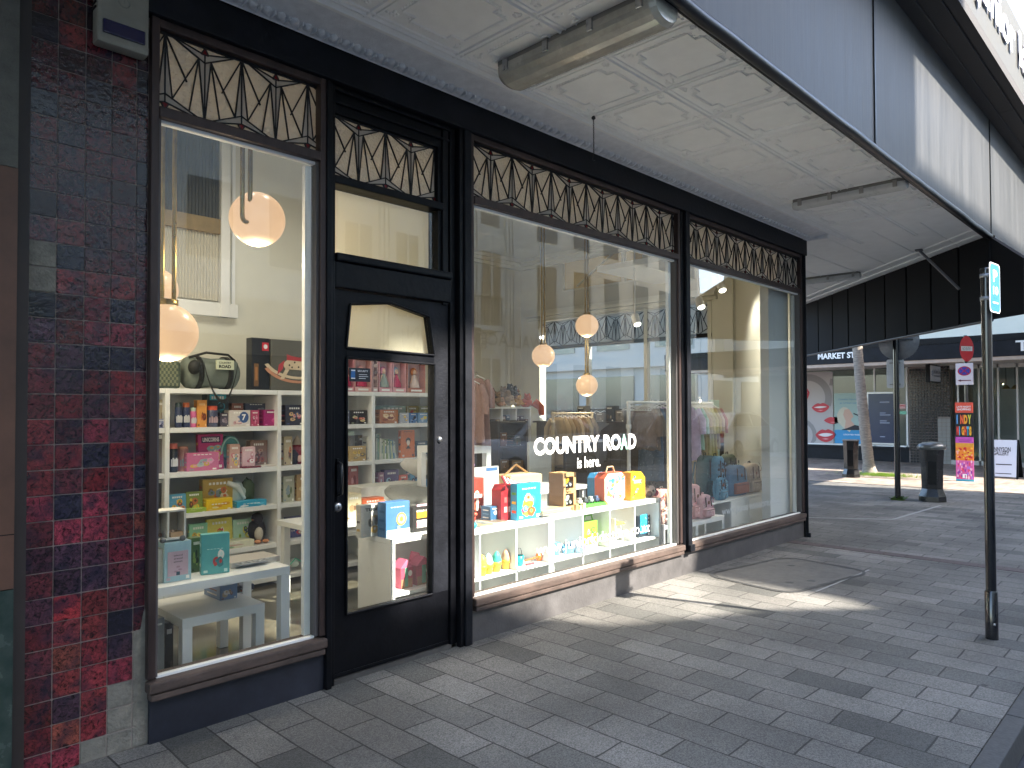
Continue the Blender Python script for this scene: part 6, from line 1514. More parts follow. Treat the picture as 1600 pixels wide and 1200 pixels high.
for k, (pa, pb, pt, lb) in enumerate(((626,645,880,'left pink toy house box inside the white cube'),(651,675,876,'right pink toy house box with a green stripe inside the white cube'),(654,675,868,'pink toy house box at the back inside the white cube'))):
    x0, x1 = at(pa,900,y=.70+.1*(k==2)).x, at(pb,900,y=.70).x; y_ = .70+.12*(k == 2); zt = at(pa,pt,y=y_).z; zb_ = .216; b = MB(); zm = zb_+(zt-zb_)*.78
    b.bbox(x0,x1,y_,y_+.1,zb_,zm,C('b84a62'),.002); b.prism([(x0,y_,zm),(x1,y_,zm),((x0+x1)/2,y_,zt+.02)],(0,.1,0),C('d86a88')); b.box(x0+(x1-x0)*.35,x0+(x1-x0)*.6,y_-.0015,y_,zb_+.01,zm,C('5a9a80')); b.box(x0+.005,x1-.005,y_-.001,y_,zb_+.0,zb_+(zm-zb_)*.45,C('a8785a')); b.disc(((x0+x1)/2+.03,y_-.002,zb_+(zm-zb_)*.7),(.018,0,0),(0,0,.022),C('e0d0c8'),12)
    tag(b.build('toy_house_box'), lb, 'box')
# plush seals and low table behind
t = thing('display_table', 'low pale display table of plush animals behind the door glass', 'table', (3.4, 1.5, .02))
part('table_top', t, lambda b: b.bbox(2.75,4.3,1.25,1.75,.60,.64,LAM,.003))
for xx in (2.78,4.22):
    for yy in (1.28,1.68): part('leg', t, lambda b: b.box(xx,xx+.05,yy,yy+.05,.02,.60,LAM))
def seal(label, x, y, z, s, c1_, c2_, rz):
    b = MB(); T_ = Matrix.Translation((x,y,z)) @ Matrix.Rotation(rz,4,'Z'); m1, m2 = C(c1_,.8), C(c2_,.8)
    bb = MB(); bb.tube([(-.26*s,0,.05*s),(-.2*s,0,.055*s),(-.05*s,0,.085*s),(.10*s,0,.10*s),(.2*s,0,.13*s),(.26*s,0,.15*s),(.30*s,0,.15*s)],[.01*s,.035*s,.08*s,.09*s,.065*s,.05*s,.015*s],m1,12); bb.prism([(.05*s,.07*s,.04*s),(.16*s,.07*s,.05*s),(.08*s,.19*s,.01*s)],(0,0,.012),m2); bb.prism([(.05*s,-.07*s,.04*s),(.16*s,-.07*s,.05*s),(.08*s,-.19*s,.01*s)],(0,0,.012),m2); bb.prism([(-.24*s,0,.045*s),(-.34*s,.07*s,.03*s),(-.34*s,-.07*s,.03*s)],(0,0,.014),m2); bb.ball((.26*s,.03*s,.17*s),.008*s,.008*s,.008*s,BLK,6); bb.ball((.26*s,-.03*s,.17*s),.008*s,.008*s,.008*s,BLK,6)
    bb.v = [T_ @ p for p in bb.v]; tag(bb.build('plush_seal'), label, 'soft toy')
seal('grey plush sea animal lying on the display table near the door stile', at(655,805,y=1.45).x, 1.45, .641, 1.1, '8c8c84', '6a6a66', radians(170))
seal('white faced plush sea animal draped high beside the shelving in the door view', at(655,715,y=1.75).x, 1.55, .86, 1.0, 'c8c4bc', '5a6a74', radians(160))
b = MB(); b.bbox(3.35,4.0,1.50,1.74,.641,.858,C('d0d0c8'),.004); tag(b.build('display_riser'), 'pale riser block on the display table under the plush animal', 'riser')
SB('tall_carton','orange topped pale carton stack left of the plush animals','box',566,600,778,1.3,.641,.1,'c8643c',['d8d0c0'],n=1)
SB('picture_book','stack of pale flat books at the left of the door view','book',541,565,772,1.3,.641,.2,'d8cca8',['b89a70','8a6a50'],n=3)
b = MB(); 
for k in range(24): a = RND.uniform(0,6.28); b.add([(3.30,1.35,.66),(3.30+.10*cos(a),1.35+.05*sin(a),.73+.03*sin(a*3)),(3.30+.10*cos(a+.3),1.35+.05*sin(a+.3),.70)],[(0,1,2)],C('a8b060',.6))
tag(b.build('toy_plant'), 'small lime green leafy toy on the display table', 'toy')

# ================================================================== MIDDLE WINDOW DISPLAY
yU = .16
def unit(label, pxs, z, z2):
    X = [at(p, 800, y=yU).x for p in pxs]
    t = thing('cube_shelf', label, 'shelving', ((X[0]+X[-1])/2, yU+.2, .02), 0, 'low white cube shelves along the middle window')
    for i, x in enumerate(X):
        w = .032 if i in (0, len(X)-1) else .016
        part('upright', t, lambda b: b.bbox(x-w/2, x+w/2, yU, yU+.385, .022, z-.036, LAM, .002))
    part('top_board', t, lambda b: b.bbox(X[0]-.016, X[-1]+.016, yU-.002, yU+.39, z-.035, z, LAM, .002))
    for i in range(len(X)-1):
        a = X[i]+(.017 if i == 0 else .009); c_ = X[i+1]-(.017 if i == len(X)-2 else .009)
        part('shelf', t, lambda b: (b.bbox(a, c_, yU+.004, yU+.38, z2-.018, z2, LAM, .002), b.box(a, c_, yU+.004, yU+.38, .03, .05, LAM)))
    part('back_board', t, lambda b: b.box(X[0]+.017, X[-1]-.017, yU+.380, yU+.386, .05, z-.037, C(['cfd3c8','c9d2da'][len(X) % 2], .5)))
    return X
zA = at(738,829,y=yU).z+.0; zA2 = at(780,899,y=yU).z
XA = unit('left white cube shelf unit in the middle window, with ice cream toys in its cell', (733, 750, 807, 859.5), .668, .332)
XB = unit('right white cube shelf unit in the middle window, four cells wide, under the octagonal case', (863.5, 911, 953, 992, 1031), .680, .338)
TA, TB = .669, .681; CA, CB = .333, .339
SB('picture_puzzle','large turquoise puzzle box with a bright honey pot animal picture, on the left cube shelf','game',808,845,755,.22,TA,.07,'2aa6cf',['f0a030','e8582c','f0d040','58b860','e04a70','48b8e0','f8e0a0'],n=16,tz=.84,th=.05)
b = MB(); xa, xb = at(783,780,y=.30).x, at(806,780,y=.30).x; h = at(795,757,y=.30).z-TA; RB = C('a81f28')
b.prism([(xa,.30,TA),(xb,.30,TA),(xb,.30,TA+h*.95),(xb-.03,.30,TA+h),(xa+.03,.30,TA+h),(xa,.30,TA+h*.85)],(0,.10,0),RB)
for i in range(2):
    for j in range(3): b.box(xa+.03+.045*j,xa+.06+.045*j,.298,.30,TA+.06+i*.07,TA+.10+i*.07,C(['e0b0a8','c85a5a'][i])) 
tag(b.build('bus_case'), 'red double decker bus shaped case behind the turquoise puzzle box', 'case')
SB(B_,'small blue box lying left of the red bus case','box',766,782,791,.34,TA,.10,'2f5f86',['5a90b8','d8d8d8'],n=3)
b = MB(); 
for k in range(5): x0 = at(745+k*7,812,y=.25).x; b.bbox(x0,x0+.12,.22+.02*(k%3),.40,TA+.001*k,TA+.006+.001*k,C(['8a8478','a89070','6a7a80','b8a898','7a6a5c'][k]),.001)
tag(b.build('flat_puzzles'), 'flat patterned tray puzzles lying on the left cube shelf', 'puzzle')
b = MB(); x_ = at(740.5,815,y=.2).x; b.ball((x_,.20,TA+.022),.022,.022,.022,C('20b8c8'),12); b.ball((x_-.005,.21,TA+.070),.025,.025,.028,C('c8402c'),10); b.ball((x_+.0,.19,TA+.10),.018,.018,.012,C('e86048'),8)
tag(b.build('stacking_toy'), 'small turquoise and red ball toy at the left end of the cube shelf', 'toy')
# wooden tractor box
t = thing('tractor_carton', 'tall kraft carton with two windows showing toy tractors, on the cube shelf join', 'box', (4.25, .25, TB))
xa, xb = at(868,770,y=.24).x, at(900,770,y=.24).x; h = at(890,740,y=.24).z-TB; xm = xa+(xb-xa)*.42
xa = at(880,770,y=.24).x; KR = C('c89c6a', .6)
def f(b):
    w = xb-xa; d = .15
    b.box(xa,xa+.008,.24,.24+d,TB,TB+h,C('8a6a50',.6)); b.box(xb-.008,xb,.24,.24+d,TB,TB+h,KR); b.box(xa+.008,xb-.008,.24+d-.01,.24+d,TB,TB+h,C('3a2c24')); b.box(xa,xb,.24,.24+d,TB+h,TB+h+.006,KR)
    for v0, v1 in ((0,.12),(.46,.60),(.92,1)): b.box(xa+.008,xb-.008,.24,.246,TB+h*v0,TB+h*v1,KR)
    b.box(xa+.008,xa+.03,.2405,.246,TB,TB+h,KR); b.box(xb-.03,xb-.008,.2405,.246,TB,TB+h,KR); b.box(xa+.008,xb-.008,.246,.38,TB+h*.47,TB+h*.5,KR)
part('carton', t, f)
for v, c_ in ((.12,'dde0dc'),(.60,'e0b428')):
    def f(b):
        z = TB+h*v+.004; x0 = xa+.045; b.bbox(x0,x0+.05,.26,.31,z+.015,z+.05,C(c_),.006); b.bbox(x0+.02,x0+.055,.26,.31,z+.05,z+.085,C(c_),.006)
        for xx, r_ in ((x0+.005,.018),(x0+.05,.024)): b.lathe((xx,.255,z+r_),[(0,-.01),(r_,-.008),(r_,.008),(0,.01)],C('26282a'),14,axis='y'); b.lathe((xx,.244,z+r_),[(0,0),(r_*.5,0)],C('b0b4b4'),10,axis='y')
    part('toy_tractor', t, f)
b = MB(); xd = at(866,790,y=.36).x; b.prism([(xd,.34,TB),(xd+.11,.34,TB),(xd+.11,.34,TB+.24),(xd+.085,.34,TB+.26)],(0,.06,0),C('2a2c30')); b.tube([(xd,.338,TB),(xd+.085,.338,TB+.26)],.005,C('8a8478'),6)
tag(b.build('easel_board'), 'small dark easel board leaning left of the tractor carton', 'board')
b = MB(); xg = at(845,797,y=.2).x; [b.bbox(xg+.01*k,xg+.34+.01*k,.18+.01*k,.36,TB+.012*k,TB+.011+.012*k,C(['9a9488','b8a888','c8b890'][k]),.002) for k in range(3)]
tag(b.build('flat_puzzles'), 'stack of flat wooden puzzles in front of the tractor carton', 'puzzle')
# green vehicle pack
t = thing('vehicle_pack', 'clear pack of small toy vehicles on a bright green base', 'toy', (4.6,.24,TB))
xa, xb = at(905,790,y=.24).x, at(938,790,y=.24).x
part('green_base', t, lambda b: b.bbox(xa,xb+.06,.22,.34,TB,TB+.028,C('4fb83c'),.006))
def f(b):
    for k in range(4):
        x0 = xa+.01+k*.075; b.bbox(x0,x0+.05,.25,.29,TB+.036,TB+.062,C(['d8dcd8','40464a','8a9498','3a4a6a'][k]),.006); b.bbox(x0+.012,x0+.04,.255,.285,TB+.062,TB+.082,C(['b8bcb8','5a6064','c8d0d0','5a6a8a'][k]),.005)
        for q in (x0+.01,x0+.04): b.lathe((q,.248,TB+.036),[(0,0),(.009,0),(.009,.006)],BLK,8,axis='y')
part('toy_cars', t, f)
b = MB(); xw = at(898,800,y=.20).x; [b.bbox(xw+k*.045,xw+.032+k*.045,.185,.21,TB,TB+.05-.015*(k%2),C(['b89a6a','c8b48a','d8d0b0'][k],.5),.003) for k in range(3)]
tag(b.build('wooden_blocks'), 'three small wooden blocks at the foot of the tractor carton', 'blocks')
# octagonal cases
def octa(label, pa, pb, pt, y, d, c1_, c2_, pal, handle):
    x0, x1 = at(pa,760,y=y).x, at(pb,760,y=y).x; h = at((pa+pb)/2,pt,y=y).z-TB; w = x1-x0; k = .16
    t = thing('carry_case', label, 'case', ((x0+x1)/2,y,TB))
    P = [(x0+w*k,TB),(x1-w*k,TB),(x1,TB+h*k),(x1,TB+h*(1-k)),(x1-w*k,TB+h),(x0+w*k,TB+h),(x0,TB+h*(1-k)),(x0,TB+h*k)]
    def f(b):
        b.prism([(x,y,z) for x,z in P],(0,d,0),C(c1_)); cx, cz = (x0+x1)/2, TB+h/2
        b.prism([(cx+(x-cx)*.94,y-.001,cz+(z-cz)*.94) for x,z in P],(0,.001,0),C(c2_)); r = random.Random(5)
        for i in range(46): blob(b, cx+w*r.uniform(-.38,.38), y-.0015-.0001*i, cz+h*r.uniform(-.38,.38), w*r.uniform(.03,.09), h*r.uniform(.025,.07), C(pal[i%len(pal)]), 8, i)
    part('body', t, f)
    if handle: part('handle', t, lambda b: b.tube([(x0+w*.3,y+d/2,TB+h),(x0+w*.38,y+d/2,TB+h+.045),(x0+w*.62,y+d/2,TB+h+.045),(x0+w*.7,y+d/2,TB+h)],.007,C('c8a880'),8))
octa('octagonal carry case with bright dotted pattern and orange side, on the right cube shelf',944,977,738,.22,.10,'cf5a3a','dfe6e6',['e88a50','3a90d0','f0c050','58b8a0','e8c8a0','e05a70','7ac8e0'],True)
octa('blue octagonal carry case standing behind the dotted one',932,958,739,.40,.10,'2f7fb0','4aa0c8',['2a5f90','70c0d8','8ad0e0'],False)
# milk carton
b = MB(); xa, xb = at(986,770,y=.22).x, at(1008,770,y=.22).x; h = at(990,738,y=.22).z-TB; w = xb-xa; YW = C('efb71c',.4)
b.prism([(xa,.22,TB),(xb,.22,TB),(xb,.22,TB+h*.78),(xa+w*.72,.22,TB+h),(xa,.22,TB+h)],(0,.09,0),YW)
for i in range(9): blob(b, xa+w*(.15+.1*(i%7)), .219-.0002*i, TB+h*(.12+.09*i)%h, w*.08, h*.045, C(['58a050','e0502c','e8e0b0','3a70b0','d89010'][i%5]), 8, i)
b.box(xa+w*.2,xa+w*.75,.2185,.2192,TB+h*.60,TB+h*.72,C('f8e8b0')); b.box(xa+w*.1,xa+w*.6,.2185,.2192,TB+h*.86,TB+h*.93,C('c88a10'))
tag(b.build('milk_carton_box'), 'yellow toy box shaped like a milk carton near the right end of the cube shelf', 'box')
b = MB(); xa = at(1019,778,y=.25).x; b.ball((xa,.27,TB+.05),.07,.05,.05,C('c8b8b4',.8),12,.1); b.ball((xa+.04,.24,TB+.035),.03,.03,.03,C('a8304c',.8),8); b.ball((xa-.045,.25,TB+.03),.03,.03,.03,C('6a5a5c',.8),8); b.ball((xa-.02,.225,TB+.06),.012,.006,.012,C('241c1e'),8); b.ball((xa+.02,.225,TB+.065),.012,.006,.012,C('241c1e'),8)
for s in (-.04,.04): b.lathe((xa+s,.27,TB+.085),[(.018,0),(0,.03)],C('8a7a78',.8),8)
tag(b.build('plush_raccoon'), 'small grey and red plush animal at the right end of the cube shelf', 'soft toy')
# cell contents
for k, (px, c1_, lb) in enumerate(((753.5,'e8c048','yellow ice cream cone toy partly hidden at the left of the cell'),(763,'a8d0dc','pale blue ice cream cone toy in the lower cell'),(776,'48bca4','mint green ice cream cone toy in the lower cell'),(790.5,'dfa888','peach ice cream cone toy at the right of the group'))):
    y_ = .22+.008*k; x_ = at(px,890,y=y_).x; t = thing('ice_cream_toy', lb, 'toy', (x_,y_,CA), 0, 'ice cream cone toys in the cube shelf')
    part('cone', t, lambda b: b.lathe((x_,y_,CA),[(.0,0),(.026,0),(.028,.01),(.030,.045),(.036,.05),(.036,.07),(0,.072)],C('e6b83a',.5),14))
    part('scoop', t, lambda b: b.lathe((x_,y_,CA+.07),[(.034,0),(.036,.015),(.028,.03),(.030,.036),(.020,.052),(.014,.062),(0,.075)],C(c1_,.5),14))
t = thing('toy_digger', 'teal bucket and orange spade toy set in the left cube shelf', 'toy', (at(822,880,y=.24).x,.24,CA))
x_ = at(813,880,y=.24).x
part('bucket', t, lambda b: (b.lathe((x_,.25,CA),[(0,0),(.026,0),(.034,.075),(.030,.075)],C('1f9aa0'),14), b.tube([(x_-.03,.25,CA+.075),(x_-.015,.25,CA+.125),(x_+.015,.25,CA+.125),(x_+.03,.25,CA+.075)],.003,C('30363a'),6)))
part('spade', t, lambda b: (b.tube([(x_+.05,.24,CA+.028),(x_+.19,.24,CA+.035)],.008,C('e0622c'),8), b.lathe((x_+.215,.24,CA+.036),[(0,-.02),(.03,-.012),(.034,.012),(0,.02)],C('e87828'),12,axis='y'), b.bbox(x_+.03,x_+.12,.20,.22,CA,CA+.012,C('b84a50'),.004)))
for k, (px, w_, h_, lb) in enumerate(((872,.05,.10,'tall pale blue cup in the blue lit cell of the right cube shelf'),(889,.11,.06,'wide pale blue bowl in the blue lit cell of the right cube shelf'))):
    x_ = at(px,880,y=.26).x; b = MB(); b.lathe((x_,.27,CB),[(0,0),(w_/2*.85,0),(w_/2,h_),(w_/2*.9,h_),(w_/2*.75,.01)],C('6aa8d0',.3),18); tag(b.build('toy_cup'), lb, 'cup')
t = thing('green_handbag_box', 'lime green handbag shaped craft box with pink base in the right cube shelf', 'box', (at(923,850,y=.24).x,.24,CB))
xa, xb = at(913,850,y=.24).x, at(934,850,y=.24).x; h = at(920,815,y=.24).z-CB
part('box_body', t, lambda b: (b.bbox(xa,xb,.24,.31,CB,CB+h,C('8cc83c'),.006), b.bbox(xa-.001,xb+.001,.238,.25,CB,CB+.035,C('e078a8'),.004), art(b,xa,xb,CB+.03,CB+h,.2398,['e0c828','e06a90','f0f0e0','58a040','e89030'],77,title='MAKE',tcol='d8a020',n=9,tz=.35,th=.12)))
part('handle', t, lambda b: b.tube([(xa+.03,.27,CB+h),(xa+.045,.27,CB+h+.045),(xb-.045,.27,CB+h+.045),(xb-.03,.27,CB+h)],.007,C('68a838'),8))
t = thing('doll_highchair', 'pale wooden doll highchair with yellow tray in the right cube shelf', 'toy chair', (at(966,850,y=.26).x,.26,CB))
x_ = at(962,850,y=.25).x; BI = C('e0d8bc',.5)
part('legs', t, lambda b: [b.tube([(x_+a*.05,.25+c_*.04,CB),(x_+a*.032,.25+c_*.026,CB+.15)],.006,BI,6) for a in (-1,1) for c_ in (-1,1)])
part('seat', t, lambda b: b.bbox(x_-.045,x_+.045,.22,.29,CB+.10,CB+.115,BI,.004)); part('backrest', t, lambda b: b.bbox(x_-.05,x_-.035,.22,.29,CB+.11,CB+.215,BI,.005)); part('tray', t, lambda b: b.bbox(x_-.04,x_+.085,.215,.30,CB+.155,CB+.172,C('d8b058',.5),.005))
SB('magnet_book','dark framed book with a bright blue centre in the right cube shelf','book',997,1015,806,.24,CB,.05,'22303c',['22303c'],n=0,tcol='e8e8e8',tz=.90,th=.05)
b = MB(); xa, xb = at(1000.5,850,y=.238).x, at(1012,850,y=.238).x; b.box(xa,xb,.236,.2385,CB+.03,CB+.20,C('2f9fd0')); r = random.Random(4)
for i in range(26): blob(b, r.uniform(xa+.01,xb-.01), .2355-.00005*i, CB+r.uniform(.04,.19), .008, .007, C(['58b8e0','2080b8','a0d8f0'][i%3]), 7, i)
for i in range(6): b.disc((xb+.018,.2375,CB+.03+i*.032),(.007,0,0),(0,0,.009),VINYL,8)
tag(b.build('cover_print'), 'bright blue printed centre on the dark framed book', 'print')
# goods at left rear of the middle window
t = thing('white_table', 'white parsons table standing high behind the left cube shelf', 'table', (4.35, 1.2, .02))
zt = at(766,697,y=.95).z; xr = at(767.5,700,y=.95).x
part('table_top', t, lambda b: b.bbox(xr-.36,xr,.95,1.5,zt-.055,zt,LAM,.003))
for xx in (xr-.36,xr-.055):
    for yy in (.951,1.444): part('leg', t, lambda b: b.bbox(xx+.001,xx+.054,yy,yy+.055,.02,zt-.056,LAM,.002))
zt0 = zt+.001
SB('fabric_bag','red and white letter print gift bag on the left cube shelf','bag',735,756,747,.50,TA,.10,'c83c30',['e86a50','f0d8c8','b82820'],n=4,title='T',tcol='f4ece0',tz=.2,th=.4)
b = MB(); x0, x1 = at(768,760,y=.8).x, at(781,760,y=.8).x; b.prism([(x0-.3,.8,.60),(x1,.8,.60),(x1-.015,.8,1.02),(x0-.3,.8,1.02)],(0,.02,0),C('a9a8a8')); b.box(x0-.06,x1-.03,.797,.799,.985,1.01,C('3a5f8c'))
tag(b.build('grey_folder'), 'tall grey folder with a blue top band behind the red bus case', 'folder')
b = MB()
for k in range(5): x0 = at(757+k*5,790,y=.7).x; b.bbox(x0,x0+.16,.62,.80,TA+.015*k-.05,TA+.014+.015*k-.05,C(['d8d8d0','c8ccc8','b8b4a8','e0e0dc','a8b0b4'][k]),.002)
tag(b.build('paper_stack'), 'white stack of packets behind the flat tray puzzles', 'stack')
b = MB(); x_ = at(741,712,y=.9).x; b.ball((x_,.93,1.03),.03,.02,.02,C('b890d8'),10); b.ball((x_-.03,.92,1.07),.02,.02,.03,C('c8a8e0'),8); b.ball((x_-.02,.92,1.15),.02,.02,.025,C('c8a070'),8)
tag(b.build('lilac_toy'), 'small lilac toy hanging under the white table at the left of the middle window', 'toy')
# pink garment at left edge
def dress(label, x, y, zt, L, w, col, seed=1, hang=True, pat=None, sleeves=True):
    """a hanging garment: folded cloth falling from a hanger, broad side across the y axis direction"""
    r = random.Random(seed); n = 26; m = 12; vs = []; m1 = M('cloth_'+col, col, .85, var=.16, vs=22, bump=.25, bs=70)
    for j in range(m+1):
        s = j/m; z = zt-.04-L*s; half = w*(.32+.30*min(1, s*3.2)+.12*s)*.5; th = .016+.030*s
        for k in range(n):
            a = 2*pi*k/n; rip = 1+.38*s*sin(6*a+seed)+.15*r.uniform(-1, 1)*s
            yy = y+half*cos(a)*(1+.04*sin(3*a+seed)); xx = x+th*sin(a)*rip; zz = z+(.025*half/w*cos(a)**2*-3 if j == 0 else 0)-(.02*r.random() if j == m else 0)
            vs.append((xx, yy, zz))
    fs = [(j*n+k, j*n+(k+1)%n, (j+1)*n+(k+1)%n, (j+1)*n+k) for j in range(m) for k in range(n)]+[list(range(n))[::-1]]
    t = thing('garment', label, 'garment', (x, y, zt-L-.04)); b = MB(); b.add(vs, fs, m1, True)
    if sleeves:
        for sg in (-1, 1): b.tube([(x,y+sg*w*.26,zt-.07),(x-.01,y+sg*w*.40,zt-.20),(x-.015,y+sg*w*.43,zt-.36)],[.03,.042,.034],m1,10)
    if pat:
        for k in range(90):
            j = r.uniform(.06,.98); sg = r.uniform(-1,1); half = w*(.32+.30*min(1,j*3.2)+.12*j)*.5; yy = y+half*sg*.9; xx = x-(.016+.034*j)*math.sqrt(max(0,1-sg*sg*.8))-.006; zz = zt-.04-L*j
            b.disc((xx,yy,zz),(0,.005,0),(0,0,.006),C(pat,.8),7)
    b.build('cloth', t)
    part('hanger', t, lambda b: (b.tube([(x,y-w*.22,zt-.055),(x,y,zt-.01),(x,y+w*.22,zt-.055)],.006,WHITE,6), b.tube([(x,y,zt-.01),(x,y,zt+.02),(x,y+.015,zt+.035),(x,y+.025,zt+.02)],.003,STEEL,6)))
    return t
GC = 'children\'s clothes hanging on the racks'
p = at(746,640,y=2.2); dress('dusty pink ruffled dress hanging at the left edge of the middle window', p.x, 2.2, 1.86, .75, .55, 'a8827a', 3); 
p = at(738,640,y=2.0); dress('second dusty pink dress hanging partly behind the window edge', p.x, 2.0, 1.80, .60, .5, 'b08c84', 9)
# racks
def rack(label, x0, x1, y, z, mtl, dep=.0):
    t = thing('clothes_rack', label, 'clothes rack', ((x0+x1)/2, y, .02))
    part('rail', t, lambda b: b.tube([(x0-.02,y,z),(x1+.02,y,z)], .016, mtl, 10))
    for x in (x0, x1):
        part('upright', t, lambda b: (b.tube([(x,y,.04),(x,y,z+.01)], .020, mtl, 10), b.lathe((x,y,1.30),[(.02,-.03),(.03,-.02),(.03,.02),(.02,.03)],mtl,10)))
        part('foot', t, lambda b: b.tube([(x,y-.22,.035),(x,y+.22,.035)], .016, mtl, 8))
yR = 1.0; xr0, xr1 = at(982,628,y=yR).x, at(1112,628,y=yR).x; zr = at(982,629,y=yR).z
rack('white tubular clothes rack seen through both right-hand windows', xr0, xr1, yR, zr, WHITE)
lst = [(1007,'7a6658',.42,'dark brown knit hanging on the white rack','8a7a6a'),(1012,'6a5e54',.46,'dark brown patterned top on the white rack','a8988a'),(1017,'4a6078',.80,'navy blue floral dress on the white rack','7a90a4'),(1022,'4a4a56',.62,'charcoal garment with pale print next to the lilac one','6a6a78'),(1030,'b5a0c6',.62,'lilac long sleeved dress on the white rack, seen just left of the post',None),(1040,'bca8cc',.60,'second lilac dress on the white rack, close to the window post',None),(1049,'c8b4c4',.52,'pale mauve garment on the white rack behind the window post',None),
       (1076,'c3b4d0',.62,'lilac top first to the right of the window post',None),(1081,'a8c8b4',.50,'mint green top on the white rack in the corner window',None),(1086,'c8b088',.92,'long beige spotted dress on the white rack in the corner window','5a4a3c'),(1091,'d0c08c',.58,'pale yellow garment on the white rack with dark flecks','6a5a40'),(1096,'d4c884',.60,'butter yellow garment in the middle of the corner window rack',None),(1101,'c8b478',.62,'straw coloured garment with small print near the rack end','8a6a4a'),(1106,'cdb9a0',.50,'cream floral top near the right end of the rack','a86a60'),(1111,'b88078',.42,'rose pink small top at the right end of the rack',None)]
for k, (px, c, L, lb, pt) in enumerate(lst):
    p = at(px, 640, y=yR); dress(lb, p.x, yR, zr-.005, L, .46, c, k+1, pat=pt)['group'] = GC
b = MB(); 
for k in range(9): x = xr0+.03+k*.05; b.tube([(x,yR-.10,zr-.075),(x,yR,zr-.03),(x,yR+.10,zr-.075),(x,yR-.10,zr-.085)],.005,WHITE,6); b.tube([(x,yR,zr-.03),(x,yR,zr+.02),(x,yR+.02,zr+.02)],.0025,STEEL,5)
o = b.build('empty_hangers'); tag(o, 'cluster of empty white hangers at the left end of the white rack', 'hangers')
p = at(1032,765,y=.75); 
dress('long grey black sequinned skirt below the lilac dresses', at(1036,740,y=.9).x, .9, 1.12, .85, .42, '77706a', 33, pat='2a2a2c', sleeves=False)
# rear racks in the middle window
yR2 = 3.2; xa, xb = at(864,648,y=yR2).x, at(925,648,y=yR2).x; zr2 = at(890,646,y=yR2).z
rack('pale timber clothes rack further back in the middle window', xa, xb, yR2, zr2, C('c8b898',.5))
for k, (px, c, L, lb) in enumerate(((872,'b09a78',.66,'tan coat at the left end of the rear clothes rack'),(879,'a89270',.70,'light tan coat on the rear clothes rack'),(886,'9a7e5c',.72,'camel brown coat on the rear clothes rack'),(893,'b8a488',.68,'oatmeal coat in the middle of the rear clothes rack'),(900,'8a6c4c',.74,'brown check coat on the rear clothes rack'),(907,'a8987a',.60,'beige jumper toward the right end of the rear rack'),(915,'6a5a48',.66,'dark olive brown jacket at the right end of the rear rack'))):
    p = at(px, 660, y=yR2); dress(lb, p.x, yR2, zr2-.01, L, .5, c, 40+k)['group'] = GC
yR3 = 4.2; xa, xb = at(905,640,y=yR3).x, at(975,640,y=yR3).x
rack('black clothes rack at the back of the shop against the side windows', xa, xb, yR3, at(930,640,y=yR3).z, BLK)
for k, (px, c, L, lb) in enumerate(((912,'3a3028',.8,'dark brown coat on the black rack'),(922,'2c2a28',.9,'black coat on the black rack'),(932,'4a3c30',.8,'chestnut jacket on the black rack'),(944,'24262c',.9,'navy jacket on the black rack'),(956,'38332e',.85,'dark taupe coat at the right of the black rack'))):
    p = at(px, 650, y=yR3); dress(lb, p.x, yR3, at(930,640,y=yR3).z-.01, L, .55, c, 60+k)['group'] = GC
# dark display desk zone behind
t = thing('dark_counter', 'long dark brown counter deep in the shop behind the white lettering', 'counter', (7.2, 2.2, .02))
DW = M('dark_walnut', (.035,.022,.016), .4, var=.4, vs=6, stretch=(.2,1,4))
part('panel', t, lambda b: [b.bbox(at(884,740,y=2.3).x+.23*k, at(884,740,y=2.3).x+.23*k+.224, 2.3, 2.34, .02, 1.02, DW, .003) for k in range(9)])
part('counter_top', t, lambda b: b.bbox(at(884,740,y=2.3).x-.02, at(884,740,y=2.3).x+2.1, 2.27, 2.8, 1.021, 1.06, DW, .004))
# white triangle sign board
t = thing('white_display_panel', 'pale free standing panel behind the puzzle boxes with sunlight falling on it', 'panel', (5.3, 1.4, .02))
xa, xb = at(827,760,y=1.5).x, at(862,760,y=1.5).x
part('board', t, lambda b: b.bbox(xa, xb, 1.5, 1.53, .02, at(840,690,y=1.5).z, C('c8c8c2',.6), .003))
part('foot', t, lambda b: b.bbox(xa, xb, 1.40, 1.62, .02, .05, C('c8c8c2',.6), .003))
